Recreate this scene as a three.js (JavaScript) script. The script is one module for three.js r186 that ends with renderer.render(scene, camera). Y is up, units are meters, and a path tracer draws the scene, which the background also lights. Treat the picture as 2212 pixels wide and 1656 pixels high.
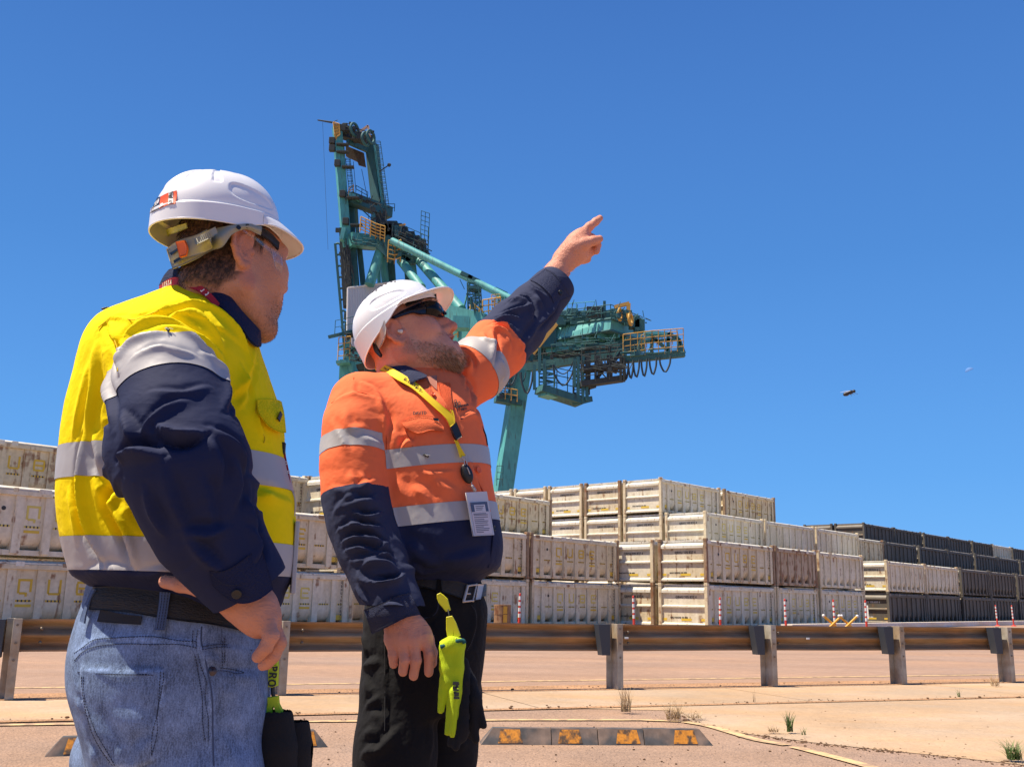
import * as THREE from 'three';
import { mergeGeometries, mergeVertices } from 'three/addons/utils/BufferGeometryUtils.js';
import { FontLoader } from 'three/addons/loaders/FontLoader.js';
import { TextGeometry } from 'three/addons/geometries/TextGeometry.js';

// ---------------------------------------------------------------- camera
const scene = new THREE.Scene();
const EYE = 1.0, FOC = 2150, PITCH = 12.3 * Math.PI / 180, ROLL = 1.0 * Math.PI / 180;
const camera = new THREE.PerspectiveCamera(2 * Math.atan(828 / FOC) * 180 / Math.PI, 1024 / 766, 0.05, 6000);
camera.position.set(0, EYE, 0);
camera.rotation.order = 'YXZ';
camera.rotation.set(PITCH, 0, ROLL);
camera.updateMatrixWorld(true);

// ---------------------------------------------------------------- sky, sun, exposure
const EXPOSURE = 1.62;
const renderer = new THREE.WebGLRenderer({ antialias: true });
renderer.setSize(1024, 766);
renderer.toneMapping = THREE.LinearToneMapping;
renderer.toneMappingExposure = EXPOSURE;
renderer.outputColorSpace = THREE.SRGBColorSpace;
renderer.shadowMap.enabled = true;
const s2l = (c) => { c /= 255; return c <= 0.04045 ? c / 12.92 : Math.pow((c + 0.055) / 1.055, 2.4); };
{
  // clear dry-air sky: deep blue overhead, paler to the horizon, one value per height above the horizon
  const stops = [[-90, [120, 176, 236]], [-2, [140, 198, 250]], [0, [134, 196, 252]], [2, [118, 185, 251]], [7, [103, 171, 243]], [13, [92, 156, 231]], [19, [82, 143, 218]], [26, [76, 132, 208]], [34, [68, 119, 195]], [50, [58, 104, 180]], [90, [46, 88, 160]]];
  const W = 64, H = 512, data = new Float32Array(W * H * 4);
  for (let j = 0; j < H; j++) {
    const el = ((j + 0.5) / H - 0.5) * 180;
    let k = 0; while (k < stops.length - 2 && el > stops[k + 1][0]) k++;
    const t = Math.min(1, Math.max(0, (el - stops[k][0]) / (stops[k + 1][0] - stops[k][0])));
    for (let i = 0; i < W; i++) for (let c = 0; c < 4; c++) data[(j * W + i) * 4 + c] = c === 3 ? 1 : (s2l(stops[k][1][c]) * (1 - t) + s2l(stops[k + 1][1][c]) * t) / EXPOSURE;
  }
  const sky = new THREE.DataTexture(data, W, H, THREE.RGBAFormat, THREE.FloatType);
  sky.mapping = THREE.EquirectangularReflectionMapping;
  sky.magFilter = sky.minFilter = THREE.LinearFilter; sky.wrapS = THREE.RepeatWrapping;
  sky.needsUpdate = true;
  scene.background = sky;
  scene.environment = sky;
}
const SUN_EL = 64 * Math.PI / 180, SUN_AZ = -97 * Math.PI / 180;   // azimuth from straight ahead, to the left
const sun = new THREE.DirectionalLight(0xfff1dc, 4.9);
sun.position.set(Math.cos(SUN_EL) * Math.sin(SUN_AZ) * 120, Math.sin(SUN_EL) * 120, -Math.cos(SUN_EL) * Math.cos(SUN_AZ) * 120);
sun.castShadow = true;
Object.assign(sun.shadow.camera, { left: -80, right: 80, top: 80, bottom: -80, near: 1, far: 400 });
sun.shadow.mapSize.set(4096, 4096);
sun.name = 'sun';
scene.add(sun);

// ---------------------------------------------------------------- helpers
const V = (x, y, z) => new THREE.Vector3(x, y, z);
const clamp = (x, a = 0, b = 1) => Math.min(b, Math.max(a, x));
const lerp = (a, b, t) => a + (b - a) * t;
const sstep = (a, b, x) => { const t = clamp((x - a) / (b - a)); return t * t * (3 - 2 * t); };
const rgb = (r, g, b) => new THREE.Color().setRGB(r, g, b);
const srgb = (r, g, b) => new THREE.Color().setRGB(s2l(r), s2l(g), s2l(b));
function rng(seed) { let s = seed >>> 0; return () => { s = (s + 0x6D2B79F5) >>> 0; let t = s; t = Math.imul(t ^ (t >>> 15), t | 1); t ^= t + Math.imul(t ^ (t >>> 7), t | 61); return ((t ^ (t >>> 14)) >>> 0) / 4294967296; }; }
const _q = camera.quaternion.clone(), _qi = _q.clone().invert();
const ray = (u, v) => V((u - 1106) / FOC, (828 - v) / FOC, -1).applyQuaternion(_q);
// the place d metres in front of where the photographer stood (surveyed from the photograph)
const at = (u, v, d) => { const r = ray(u, v); return r.multiplyScalar(d / -r.z).add(V(0, EYE, 0)); };
const onGround = (u, v, y = 0) => { const r = ray(u, v); return r.multiplyScalar((y - EYE) / r.y).add(V(0, EYE, 0)); };
const toPx = (p) => { const q = p.clone().sub(V(0, EYE, 0)).applyQuaternion(_qi); return [1106 - q.x / q.z * FOC, 828 + q.y / q.z * FOC, -q.z]; };
// noise
function hash3(x, y, z) { let h = Math.imul(x | 0, 374761393) ^ Math.imul(y | 0, 668265263) ^ Math.imul(z | 0, 2147483647 ^ 0x5bd1e995); h = Math.imul(h ^ (h >>> 13), 1274126177); return ((h ^ (h >>> 16)) >>> 0) / 4294967296; }
function vnoise(x, y, z) {
  const X = Math.floor(x), Y = Math.floor(y), Z = Math.floor(z); x -= X; y -= Y; z -= Z;
  const fx = x * x * (3 - 2 * x), fy = y * y * (3 - 2 * y), fz = z * z * (3 - 2 * z);
  const l = (a, b, t) => a + (b - a) * t;
  return l(l(l(hash3(X, Y, Z), hash3(X + 1, Y, Z), fx), l(hash3(X, Y + 1, Z), hash3(X + 1, Y + 1, Z), fx), fy), l(l(hash3(X, Y, Z + 1), hash3(X + 1, Y, Z + 1), fx), l(hash3(X, Y + 1, Z + 1), hash3(X + 1, Y + 1, Z + 1), fx), fy), fz) * 2 - 1;
}
const fbm = (x, y, z, o = 4) => { let s = 0, a = 0.5; for (let i = 0; i < o; i++) { s += a * vnoise(x, y, z); x = x * 2.03 + 7.1; y = y * 2.03 + 3.7; z = z * 2.03 + 1.9; a *= 0.5; } return s; };
// tileable 2-D noise: period p lattice cells
function tnoise(x, y, p, seed) {
  const X = Math.floor(x), Y = Math.floor(y), fx0 = x - X, fy0 = y - Y, m = (a) => ((a % p) + p) % p;
  const fx = fx0 * fx0 * (3 - 2 * fx0), fy = fy0 * fy0 * (3 - 2 * fy0);
  const h = (a, b) => hash3(m(a), m(b), seed);
  return lerp(lerp(h(X, Y), h(X + 1, Y), fx), lerp(h(X, Y + 1), h(X + 1, Y + 1), fx), fy) * 2 - 1;
}
function tfbm(u, v, p, seed, o = 4) { let s = 0, a = 0.5; for (let i = 0; i < o; i++) { s += a * tnoise(u * p, v * p, p, seed + i); p *= 2; a *= 0.5; } return s; }
function dataTex(n, fn, color = true, m = n) {
  const d = new Uint8Array(n * m * 4);
  for (let j = 0; j < m; j++) for (let i = 0; i < n; i++) { const c = fn(i / n, j / m, i, j); for (let k = 0; k < 3; k++) d[(j * n + i) * 4 + k] = clamp(Array.isArray(c) ? c[k] : c) * 255; d[(j * n + i) * 4 + 3] = 255; }
  const t = new THREE.DataTexture(d, n, m, THREE.RGBAFormat); t.wrapS = t.wrapT = THREE.RepeatWrapping; t.magFilter = THREE.LinearFilter; t.minFilter = THREE.LinearMipmapLinearFilter; t.generateMipmaps = true;
  if (color) t.colorSpace = THREE.SRGBColorSpace; t.needsUpdate = true; return t;
}
const l2s = (c) => c <= 0.0031308 ? 12.92 * c : 1.055 * Math.pow(c, 1 / 2.4) - 0.055;
const withRepeat = (t, rx, ry) => { const c = t.clone(); c.repeat.set(rx, ry); c.needsUpdate = true; return c; };
const mat = (o) => new THREE.MeshStandardMaterial({ roughness: 0.8, metalness: 0, ...o });
const pmat = (o) => new THREE.MeshPhysicalMaterial({ roughness: 0.8, metalness: 0, ...o });
// naming
const taken = {};
function numbered(n) { const k = taken[n] = (taken[n] ?? -1) + 1; return k ? n + '_' + String(k).padStart(3, '0') : n; }
function shadowed(o) { o.traverse((m) => { if (m.isMesh) { m.castShadow = true; m.receiveShadow = true; } }); return o; }
function tag(o, label, category, group, kind) { if (label) o.userData.label = label; if (category) o.userData.category = category; if (group) o.userData.group = group; if (kind) o.userData.kind = kind; return o; }
function thing(name, label, category, group) { const g = new THREE.Group(); g.name = numbered(name); scene.add(g); return tag(g, label, category, group); }
function part(parent, name, geo, material) { const m = new THREE.Mesh(Array.isArray(geo) ? merge(geo) : geo, material); m.name = name; m.castShadow = m.receiveShadow = true; parent.add(m); return m; }
function single(name, label, category, geo, material, group, kind) { const m = new THREE.Mesh(Array.isArray(geo) ? merge(geo) : geo, material); m.name = numbered(name); m.castShadow = m.receiveShadow = true; scene.add(m); return tag(m, label, category, group, kind); }
function structure(name, geo, material) { const m = new THREE.Mesh(Array.isArray(geo) ? merge(geo) : geo, material); m.name = numbered(name); m.receiveShadow = m.castShadow = true; m.userData.kind = 'structure'; scene.add(m); return m; }
// geometry
function merge(list) {
  const gs = list.map((g) => { g = g.index ? g.toNonIndexed() : g; const o = new THREE.BufferGeometry(); o.setAttribute('position', g.attributes.position); o.setAttribute('normal', g.attributes.normal); o.setAttribute('uv', g.attributes.uv ?? new THREE.BufferAttribute(new Float32Array(g.attributes.position.count * 2), 2)); return o; });
  return gs.length === 1 ? gs[0] : mergeGeometries(gs);
}
// uv in metres from the side each face points to (own coordinates of the geometry)
function metreUV(g, k = 1, ox = 0, oy = 0) {
  if (g.index) g = g.toNonIndexed();
  const p = g.attributes.position, uv = new Float32Array(p.count * 2), a = V(), b = V(), c = V();
  for (let i = 0; i < p.count; i += 3) {
    a.fromBufferAttribute(p, i); b.fromBufferAttribute(p, i + 1); c.fromBufferAttribute(p, i + 2);
    const n = b.clone().sub(a).cross(c.clone().sub(a)); const ax = Math.abs(n.x), ay = Math.abs(n.y), az = Math.abs(n.z);
    [a, b, c].forEach((q, j) => { const [s, t] = ay >= ax && ay >= az ? [q.x, q.z] : ax > az ? [q.z, q.y] : [q.x, q.y]; uv[(i + j) * 2] = s * k + ox; uv[(i + j) * 2 + 1] = t * k + oy; });
  }
  g.setAttribute('uv', new THREE.BufferAttribute(uv, 2)); return g;
}
function box(cx, cy, cz, sx, sy, sz) { return new THREE.BoxGeometry(sx, sy, sz).translate(cx, cy, cz); }
// box with chamfered long edges, centred
function cbox(cx, cy, cz, sx, sy, sz, ch = 0.01) {
  const s = new THREE.Shape(), x = sx / 2, y = sy / 2, c = Math.min(ch, x * 0.45, y * 0.45, sz * 0.45);
  s.moveTo(-x + c, -y); s.lineTo(x - c, -y); s.lineTo(x, -y + c); s.lineTo(x, y - c); s.lineTo(x - c, y); s.lineTo(-x + c, y); s.lineTo(-x, y - c); s.lineTo(-x, -y + c); s.closePath();
  return new THREE.ExtrudeGeometry(s, { depth: sz - 2 * c, bevelEnabled: true, bevelSize: c * 0.7, bevelThickness: c, bevelSegments: 1, bevelOffset: -c * 0.7, curveSegments: 1 }).translate(cx, cy, cz - sz / 2 + c);
}
function beam(a, b, w, h, up = V(0, 1, 0)) {
  const d = b.clone().sub(a), L = d.length(), z = d.normalize(); let x = up.clone().cross(z); if (x.lengthSq() < 1e-6) x = V(1, 0, 0).cross(z); x.normalize(); const y = z.clone().cross(x);
  return new THREE.BoxGeometry(w, h, L).applyMatrix4(new THREE.Matrix4().makeBasis(x, y, z).setPosition(a.clone().add(b).multiplyScalar(0.5)));
}
function rod(a, b, r, r2 = r, seg = 8) {
  const d = b.clone().sub(a), L = d.length(); const g = new THREE.CylinderGeometry(r2, r, L, seg);
  return g.applyQuaternion(new THREE.Quaternion().setFromUnitVectors(V(0, 1, 0), d.normalize())).translate((a.x + b.x) / 2, (a.y + b.y) / 2, (a.z + b.z) / 2);
}
function tube(pts, r, seg = 6, n = pts.length * 4, closed = false) { return new THREE.TubeGeometry(new THREE.CatmullRomCurve3(pts, closed, 'centripetal'), n, r, seg, closed); }
function prism(pts2, depth) { const s = new THREE.Shape(pts2.map((p) => new THREE.Vector2(p[0], p[1]))); return new THREE.ExtrudeGeometry(s, { depth, bevelEnabled: false }); }
const FONT_B = await new FontLoader().loadAsync('fonts/droid/droid_sans_bold.typeface.json');
const FONT_S = await new FontLoader().loadAsync('fonts/droid/droid_serif_bold.typeface.json');
function textGeo(str, size, depth = 0.0006, font = FONT_B) { const g = new TextGeometry(str, { font, size, depth, curveSegments: 3, bevelEnabled: false }); g.computeBoundingBox(); const b = g.boundingBox; return g.translate(-(b.min.x + b.max.x) / 2, -(b.min.y + b.max.y) / 2, 0); }
// ---------------------------------------------------------------- ground, road, kerbs, markings
const T = {};
T.asphalt = dataTex(1024, (u, v) => {
  const n = tfbm(u, v, 6, 11, 5), g = tfbm(u, v, 128, 21, 3), sp = tnoise(u * 340, v * 340, 340, 31);
  const stone = sp > 0.62 ? 0.14 : sp < -0.7 ? -0.10 : 0; const k = 1 + n * 0.22 + g * 0.22 + stone, d = clamp(0.5 + tfbm(u, v, 4, 41, 4) * 0.9);
  return [l2s(lerp(0.30, 0.36, d) * k), l2s(lerp(0.205, 0.225, d) * k), l2s(lerp(0.148, 0.142, d) * k)];
});
T.asphaltBump = dataTex(512, (u, v) => 0.5 + tfbm(u, v, 90, 51, 3) * 0.9, false);
T.slab = dataTex(1024, (u, v) => {
  const n = tfbm(u, v, 5, 61, 6), g = tfbm(u, v, 100, 62, 3), st = clamp(tfbm(u, v * 2.0, 4, 65, 5) * 1.6 + 0.2), sp = tnoise(u * 200, v * 200, 200, 63) > 0.86 ? -0.22 : 0, k = 1 + n * 0.22 + g * 0.12 + sp;
  return [l2s(lerp(0.43, 0.46, st) * k), l2s(lerp(0.315, 0.30, st) * k), l2s(lerp(0.21, 0.165, st) * k)];
});
T.dirt = dataTex(512, (u, v) => { const n = tfbm(u, v, 6, 71, 6), g = tfbm(u, v, 120, 72, 2), k = 1 + n * 0.4 + g * 0.4; return [l2s(0.40 * k), l2s(0.225 * k), l2s(0.115 * k)]; });
T.paint = dataTex(512, (u, v) => { const w = clamp(tfbm(u, v, 20, 81, 5) * 2.2 + 0.75), k = 1 + tfbm(u, v, 60, 82, 2) * 0.2; return [l2s(lerp(0.36, 0.62, w) * k), l2s(lerp(0.24, 0.43, w) * k), l2s(lerp(0.15, 0.21, w) * k)]; });
const M = {};
M.asphalt = mat({ map: withRepeat(T.asphalt, 0.28, 0.28), bumpMap: withRepeat(T.asphaltBump, 0.9, 0.9), bumpScale: 0.008, roughness: 0.95 });
M.road = mat({ map: withRepeat(T.asphalt, 0.09, 0.23), bumpMap: withRepeat(T.asphaltBump, 0.9, 0.9), bumpScale: 0.006, roughness: 0.92, color: rgb(1.02, 1.0, 1.0) });
M.slab = mat({ map: withRepeat(T.slab, 0.2, 0.2), bumpMap: withRepeat(T.asphaltBump, 0.5, 0.5), bumpScale: 0.004, roughness: 0.95 });
M.dirt = mat({ map: withRepeat(T.dirt, 0.5, 0.5), bumpMap: withRepeat(T.asphaltBump, 0.5, 0.5), bumpScale: 0.02, roughness: 1 });
M.paint = mat({ map: withRepeat(T.paint, 0.7, 0.7), roughness: 0.9 });
function sheet(poly, y) {   // poly: [x, z] counter-clockwise or not; a level sheet with uv in metres
  const s = new THREE.Shape(poly.map(([x, z]) => new THREE.Vector2(x, -z))), g = new THREE.ShapeGeometry(s).rotateX(-Math.PI / 2).translate(0, y, 0);
  return metreUV(g);
}
// the line of the guard rail, its direction and the way across it (to the far side)
const railA = onGround(10, 1510), railB = onGround(2180, 1473);
const RD = railB.clone().sub(railA).normalize(), RN = V(RD.z, 0, -RD.x); if (RN.z > 0) RN.negate();
const railP = (s, n, y = 0) => railA.clone().addScaledVector(RD, s).addScaledVector(RN, n).setY(y);
const strip = (s0, s1, n0, n1, y) => sheet([railP(s0, n0), railP(s1, n0), railP(s1, n1), railP(s0, n1)].map((p) => [p.x, p.z]), y);
{
  const R = 3000;
  structure('ground', sheet([[-R, R], [R, R], [R, -R], [-R, -R]], -0.012), M.asphalt);
  structure('road', strip(-60, 200, 0.5, 26, -0.008), M.road);
  // concrete verge under the rail with expansion joints, red dust along its edges
  structure('dust_strip', strip(-60, 120, -0.05, 0.62, -0.004), M.dirt);
  const lim = (s, lo) => clamp(s, lo, 100);
  const cut = [];
  for (let s = -40; s < 80; s += 3.2) cut.push([s, Math.min(s + 3.188, 80)]);
  cut.forEach(([a, b]) => structure('verge_slab', strip(a, b, -1.75, -0.06, -0.006), M.slab));
  structure('gutter', strip(-60, 120, -1.87, -1.74, -0.002), M.dirt);
  // wider sunlit concrete apron to the right, its near edge running to the lower right of the picture
  const edge = [[1452, 1532], [1500, 1558], [1600, 1580], [1760, 1601], [1900, 1616], [2060, 1632], [2240, 1652], [2420, 1672]].map(([u, v]) => { const p = onGround(u, v); return [p.x, p.z]; });
  const far1 = railP(5.2, -1.87), far2 = railP(40, -1.87);
  structure('concrete_apron', sheet([...edge, [far2.x + 3, far2.z + 9], [far2.x, far2.z], [far1.x, far1.z]], -0.008), M.slab);
  const rim = edge.map(([x, z]) => V(x, -0.009, z));
  const rr = rng(4), bits = [];
  for (let i = 0; i < rim.length - 1; i++) for (let k = 0; k < 60; k++) { const p = rim[i].clone().lerp(rim[i + 1], rr()).add(V((rr() - 0.5) * 0.12, 0, (rr() - 0.3) * 0.22)), r = 0.004 + rr() * rr() * 0.018; bits.push(new THREE.IcosahedronGeometry(r, 0).scale(1, 0.5, 1).rotateY(rr() * 6).translate(p.x, p.y, p.z)); }
  for (let k = 0; k < 420; k++) { const p = onGround(200 + rr() * 2000, 1535 + rr() * 130, -0.008), r = 0.003 + rr() * rr() * 0.011; bits.push(new THREE.IcosahedronGeometry(r, 0).scale(1, 0.5, 1).rotateY(rr() * 6).translate(p.x, p.y, p.z)); }
  for (let k = 0; k < 500; k++) { const p = railP(rr() * 30 - 3, rr() < 0.6 ? -1.8 + (rr() - 0.5) * 0.3 : -0.1 + rr() * 0.5, 0.008), r = 0.004 + rr() * rr() * 0.02; bits.push(new THREE.IcosahedronGeometry(r, 0).scale(1, 0.5, 1).rotateY(rr() * 6).translate(p.x, p.y, p.z)); }
  const grit = single('gravel', 'loose red grit scattered along the pavement edges', 'gravel', bits, M.dirt, undefined, 'stuff');
  // painted lines
  const ribbon = (pts, w, y) => { const L = [], Rr = []; pts.forEach((p, i) => { const a = pts[Math.max(0, i - 1)], b = pts[Math.min(pts.length - 1, i + 1)], t = b.clone().sub(a).setY(0).normalize(), n = V(-t.z, 0, t.x); L.push(p.clone().addScaledVector(n, w / 2)); Rr.push(p.clone().addScaledVector(n, -w / 2)); }); return sheet([...L, ...Rr.reverse()].map((p) => [p.x, p.z]), y); };
  structure('road_marking', strip(-60, 120, 1.25, 1.37, -0.003), M.paint);
  const near = [[-200, 1567], [200, 1561], [700, 1556], [1100, 1553], [1380, 1553], [1470, 1556]].map(([u, v]) => onGround(u, v));
  structure('parking_line', ribbon(near, 0.1, -0.003), M.paint);
  const curl = [[1478, 1557], [1530, 1566], [1580, 1580], [1640, 1597], [1700, 1607]].map(([u, v]) => onGround(u, v));
  structure('parking_line', ribbon(new THREE.CatmullRomCurve3(curl).getPoints(20), 0.1, -0.003), M.paint);
  const curl2 = [[1716, 1611], [1760, 1622], [1830, 1640], [1930, 1668]].map(([u, v]) => onGround(u, v));
  structure('parking_line', ribbon(new THREE.CatmullRomCurve3(curl2).getPoints(20), 0.1, -0.003), M.paint);
  // far kerb of pale concrete
  const kb = onGround(1700, 1361.5), ke = onGround(2330, 1345.5);
  structure('kerb', metreUV(beam(kb.clone().setY(0.12), ke.clone().setY(0.12), 0.5, 0.26)), mat({ map: withRepeat(T.slab, 0.3, 0.3), color: rgb(1.5, 1.9, 2.6), roughness: 0.9 }));
}
// ---------------------------------------------------------------- guard rail
T.steel = dataTex(512, (u, v) => { const n = tfbm(u, v * 0.5, 8, 91, 5), st = tfbm(u * 1, v * 6, 6, 95, 4), k = 1 + n * 0.35 + st * 0.25, d = clamp(0.55 + tfbm(u, v, 5, 92, 5) * 1.3); return [l2s(lerp(0.29, 0.31, d) * k), l2s(lerp(0.205, 0.175, d) * k), l2s(lerp(0.125, 0.085, d) * k)]; });
T.galv = dataTex(512, (u, v) => { const n = tfbm(u, v, 14, 96, 5), k = 1 + n * 0.3, d = clamp(tfbm(u, v, 5, 97, 5) * 1.6 + 0.35); return [l2s(lerp(0.36, 0.30, d) * k), l2s(lerp(0.33, 0.22, d) * k), l2s(lerp(0.27, 0.14, d) * k)]; });
M.rail = mat({ map: withRepeat(T.steel, 0.5, 2.0), roughness: 0.55, metalness: 0.35 });
M.post = mat({ map: withRepeat(T.galv, 1.2, 1.2), roughness: 0.6, metalness: 0.0 });
M.block = mat({ color: rgb(0.035, 0.042, 0.055), roughness: 0.6 });
M.bolt = mat({ color: rgb(0.2, 0.16, 0.12), roughness: 0.5, metalness: 0.6 });
M.white = mat({ color: rgb(0.78, 0.78, 0.76), roughness: 0.5 });
const postS = [];
{
  const rail = thing('guard_rail', 'dusty brown steel guard rail on square posts beside the road', 'guard rail');
  // stations along the rail where the photograph shows posts
  const sAt = (u) => { let lo = -40, hi = 120; for (let i = 0; i < 60; i++) { const m = (lo + hi) / 2; (toPx(railP(m, 0))[0] < u) ? lo = m : hi = m; } return lo; };
  for (const u of [10, 600, 975, 1330, 1665, 1945, 2180]) postS.push(sAt(u));
  const first = postS[0] - (postS[1] - postS[0]), last = postS[6] + (postS[6] - postS[5]);
  const all = [first, ...postS, last];
  const frame = (s, n, y) => { const m = new THREE.Matrix4().makeBasis(RD, V(0, 1, 0), V().crossVectors(RD, V(0, 1, 0))); return m.setPosition(railP(s, n, y)); };
  // local axes: x along the rail, y up, z towards the photographer
  const towards = V().crossVectors(RD, V(0, 1, 0)).dot(RN) < 0 ? 1 : -1;
  const C = () => [ // channel: web faces along the rail, two flanges
    cbox(0.036, 0.375, 0.05 * towards, 0.078, 0.75, 0.012, 0.003), cbox(0.0, 0.375, -0.02 * towards, 0.008, 0.75, 0.146, 0.002), cbox(-0.034, 0.375, -0.098 * towards, 0.076, 0.75, 0.010, 0.002)];
  all.forEach((s, i) => {
    const p = new THREE.Group(); p.name = 'post'; p.applyMatrix4(frame(s, 0.0, 0)); rail.add(p);
    part(p, 'channel', C().map((g) => metreUV(g, 1, i * 0.37)), M.post);
    for (const y of [0.69, 0.52, 0.36]) part(p, 'bolt', new THREE.CylinderGeometry(0.012, 0.012, 0.012, 8).rotateX(Math.PI / 2).translate(0.036, y, 0.058 * towards), M.bolt);
    const b = prism([[-0.035, -0.19], [0.07, -0.19], [0.07, 0.165], [-0.085, 0.165]], 0.12).translate(-0.15, 0.575, towards > 0 ? -0.1 : -0.02);
    part(rail, 'spacer_block', b.clone().applyMatrix4(frame(s, 0.0, 0)), M.block);
  });
  // W profile, far side of the posts: z (towards the road) against height
  const prof = []; for (let k = 0; k <= 40; k++) { const t = k / 40; prof.push([0.156 - 0.312 * t, 0.041 * -Math.cos(t * Math.PI * 4) * (t > 0.03 && t < 0.97 ? 1 : 0.8)]); }
  for (let i = 0; i < all.length - 1; i++) {
    const a = all[i] - 0.08, b = all[i + 1] + 0.08, pos = [], uv = [], idx = [], n = prof.length, bow = (i % 2 ? 1 : -1) * 0.001;
    const seg = 12;
    for (let k = 0; k <= seg; k++) prof.forEach(([y, z], j) => { const s = lerp(a, b, k / seg), p = railP(s, 0.16 + i * 0.0 + z + (i % 2) * 0.004 + Math.sin(s * 3.1) * 0.004, 0.585 + y + bow + Math.sin(s * 1.7) * 0.003); pos.push(p.x, p.y, p.z); uv.push(s, j * 0.012); });
    for (let k = 0; k < seg; k++) for (let j = 0; j < n - 1; j++) { const q = k * n + j; idx.push(q, q + 1, q + n, q + 1, q + n + 1, q + n); }
    const g = new THREE.BufferGeometry(); g.setAttribute('position', new THREE.Float32BufferAttribute(pos, 3)); g.setAttribute('uv', new THREE.Float32BufferAttribute(uv, 2)); g.setIndex(idx); g.computeVertexNormals();
    part(rail, 'beam', g, pmat({ map: M.rail.map, roughness: 0.6, metalness: 0.0, specularIntensity: 0.3, side: THREE.DoubleSide }));
    for (const [ds, y] of [[0.1, 0.65], [0.1, 0.52], [0.32, 0.65], [0.32, 0.52]]) part(rail, 'bolt', new THREE.SphereGeometry(0.018, 8, 5).applyMatrix4(frame(a + ds, 0.13, y)), M.bolt);
  }
  for (const [u, v] of [[1364 / 1, 1376], [1762, 1377]]) { const s = sAt(u); part(rail, 'reflector', cbox(0, 0, 0, 0.05, 0.022, 0.01, 0.002).applyMatrix4(frame(s, 0.11, 0.58)), M.white); }
}
// ---------------------------------------------------------------- rubber wheel stops
T.rubber = dataTex(256, (u, v) => { const k = 1 + tfbm(u, v, 12, 101, 5) * 0.5, d = clamp(tfbm(u, v, 5, 102, 5) * 1.5 + 0.5); return [l2s(lerp(0.07, 0.19, d) * k), l2s(lerp(0.068, 0.135, d) * k), l2s(lerp(0.066, 0.1, d) * k)]; });
T.worn = dataTex(256, (u, v) => { const w = clamp(tfbm(u, v, 7, 105, 5) * 3 + 1.0), k = 1 + tfbm(u, v, 30, 106, 3) * 0.4; return [l2s(lerp(0.10, 0.62, w) * k), l2s(lerp(0.06, 0.24, w) * k), l2s(lerp(0.03, 0.02, w) * k)]; });
M.rubber = mat({ map: withRepeat(T.rubber, 2, 2), roughness: 0.75 });
M.wornYellow = mat({ map: withRepeat(T.worn, 3.1, 3.1), roughness: 0.6 });
function wheelStop(a, b, label, marks) {
  const t = thing('wheel_stop', label, 'wheel stop', 'rubber wheel stops on the asphalt');
  const L = b.clone().sub(a).setY(0).length(), mid = a.clone().add(b).multiplyScalar(0.5).setY(-0.012);
  t.position.copy(mid); const d = b.clone().sub(a).normalize(); t.rotation.y = Math.atan2(-d.z, d.x);
  const h = 0.11, w0 = 0.17, w1 = 0.07, n = 5;
  const block = (x0, x1, e0, e1) => { // sloped sides, sloped ends where e0/e1 are set
    const A = [[x0, -w0 / 2 * -1], [x1, w0 / 2]], top0 = x0 + e0, top1 = x1 - e1;
    const P = [[x0, 0, w0 / 2], [x1, 0, w0 / 2], [x1, 0, -w0 / 2], [x0, 0, -w0 / 2], [top0, h, w1 / 2], [top1, h, w1 / 2], [top1, h, -w1 / 2], [top0, h, -w1 / 2]];
    const F = [[0, 1, 5, 4], [1, 2, 6, 5], [2, 3, 7, 6], [3, 0, 4, 7], [4, 5, 6, 7]], pos = [];
    F.forEach(([a2, b2, c2, d2]) => pos.push(...P[a2], ...P[b2], ...P[c2], ...P[a2], ...P[c2], ...P[d2]));
    const g = new THREE.BufferGeometry(); g.setAttribute('position', new THREE.Float32BufferAttribute(pos, 3)); g.computeVertexNormals(); return metreUV(g, 1, x0 * 0.7);
  };
  const cuts = [-L / 2, -L / 2 + L * 0.3, -L / 2 + L * 0.5, -L / 2 + L * 0.7, L / 2];
  for (let i = 0; i < 4; i++) part(t, 'segment', block(cuts[i] + (i ? 0.003 : 0), cuts[i + 1] - (i < 3 ? 0.003 : 0), i === 0 ? 0.09 : 0, i === 3 ? 0.09 : 0), M.rubber);
  for (const [c, w] of marks) { // glass-bead panels let into the sloped face
    const x = c * L, dz = (w0 - w1) / 2, k = (y) => w0 / 2 - dz * (y / h) + 0.003;
    const q = [[x - w / 2 + 0.0, 0.012], [x + w / 2, 0.012], [x + w / 2 - 0.02, h - 0.008], [x - w / 2 + 0.02, h - 0.008]].map(([X, y]) => [X, y, k(y)]);
    const g = new THREE.BufferGeometry(); g.setAttribute('position', new THREE.Float32BufferAttribute([...q[0], ...q[1], ...q[2], ...q[0], ...q[2], ...q[3]], 3)); g.computeVertexNormals();
    part(t, 'reflective_panel', metreUV(g, 1, c * 3.3, c), M.wornYellow);
  }
  return t;
}
wheelStop(onGround(1037, 1601), onGround(1534, 1603), 'black rubber wheel stop with four worn yellow panels, right of the pointing man', [[-0.375, 0.18], [-0.12, 0.18], [0.13, 0.18], [0.38, 0.18]]);
wheelStop(onGround(98, 1626), onGround(704, 1606), 'black rubber wheel stop half hidden behind the man in jeans', [[-0.385, 0.2], [-0.14, 0.2], [0.11, 0.2], [0.40, 0.2]]);
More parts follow.
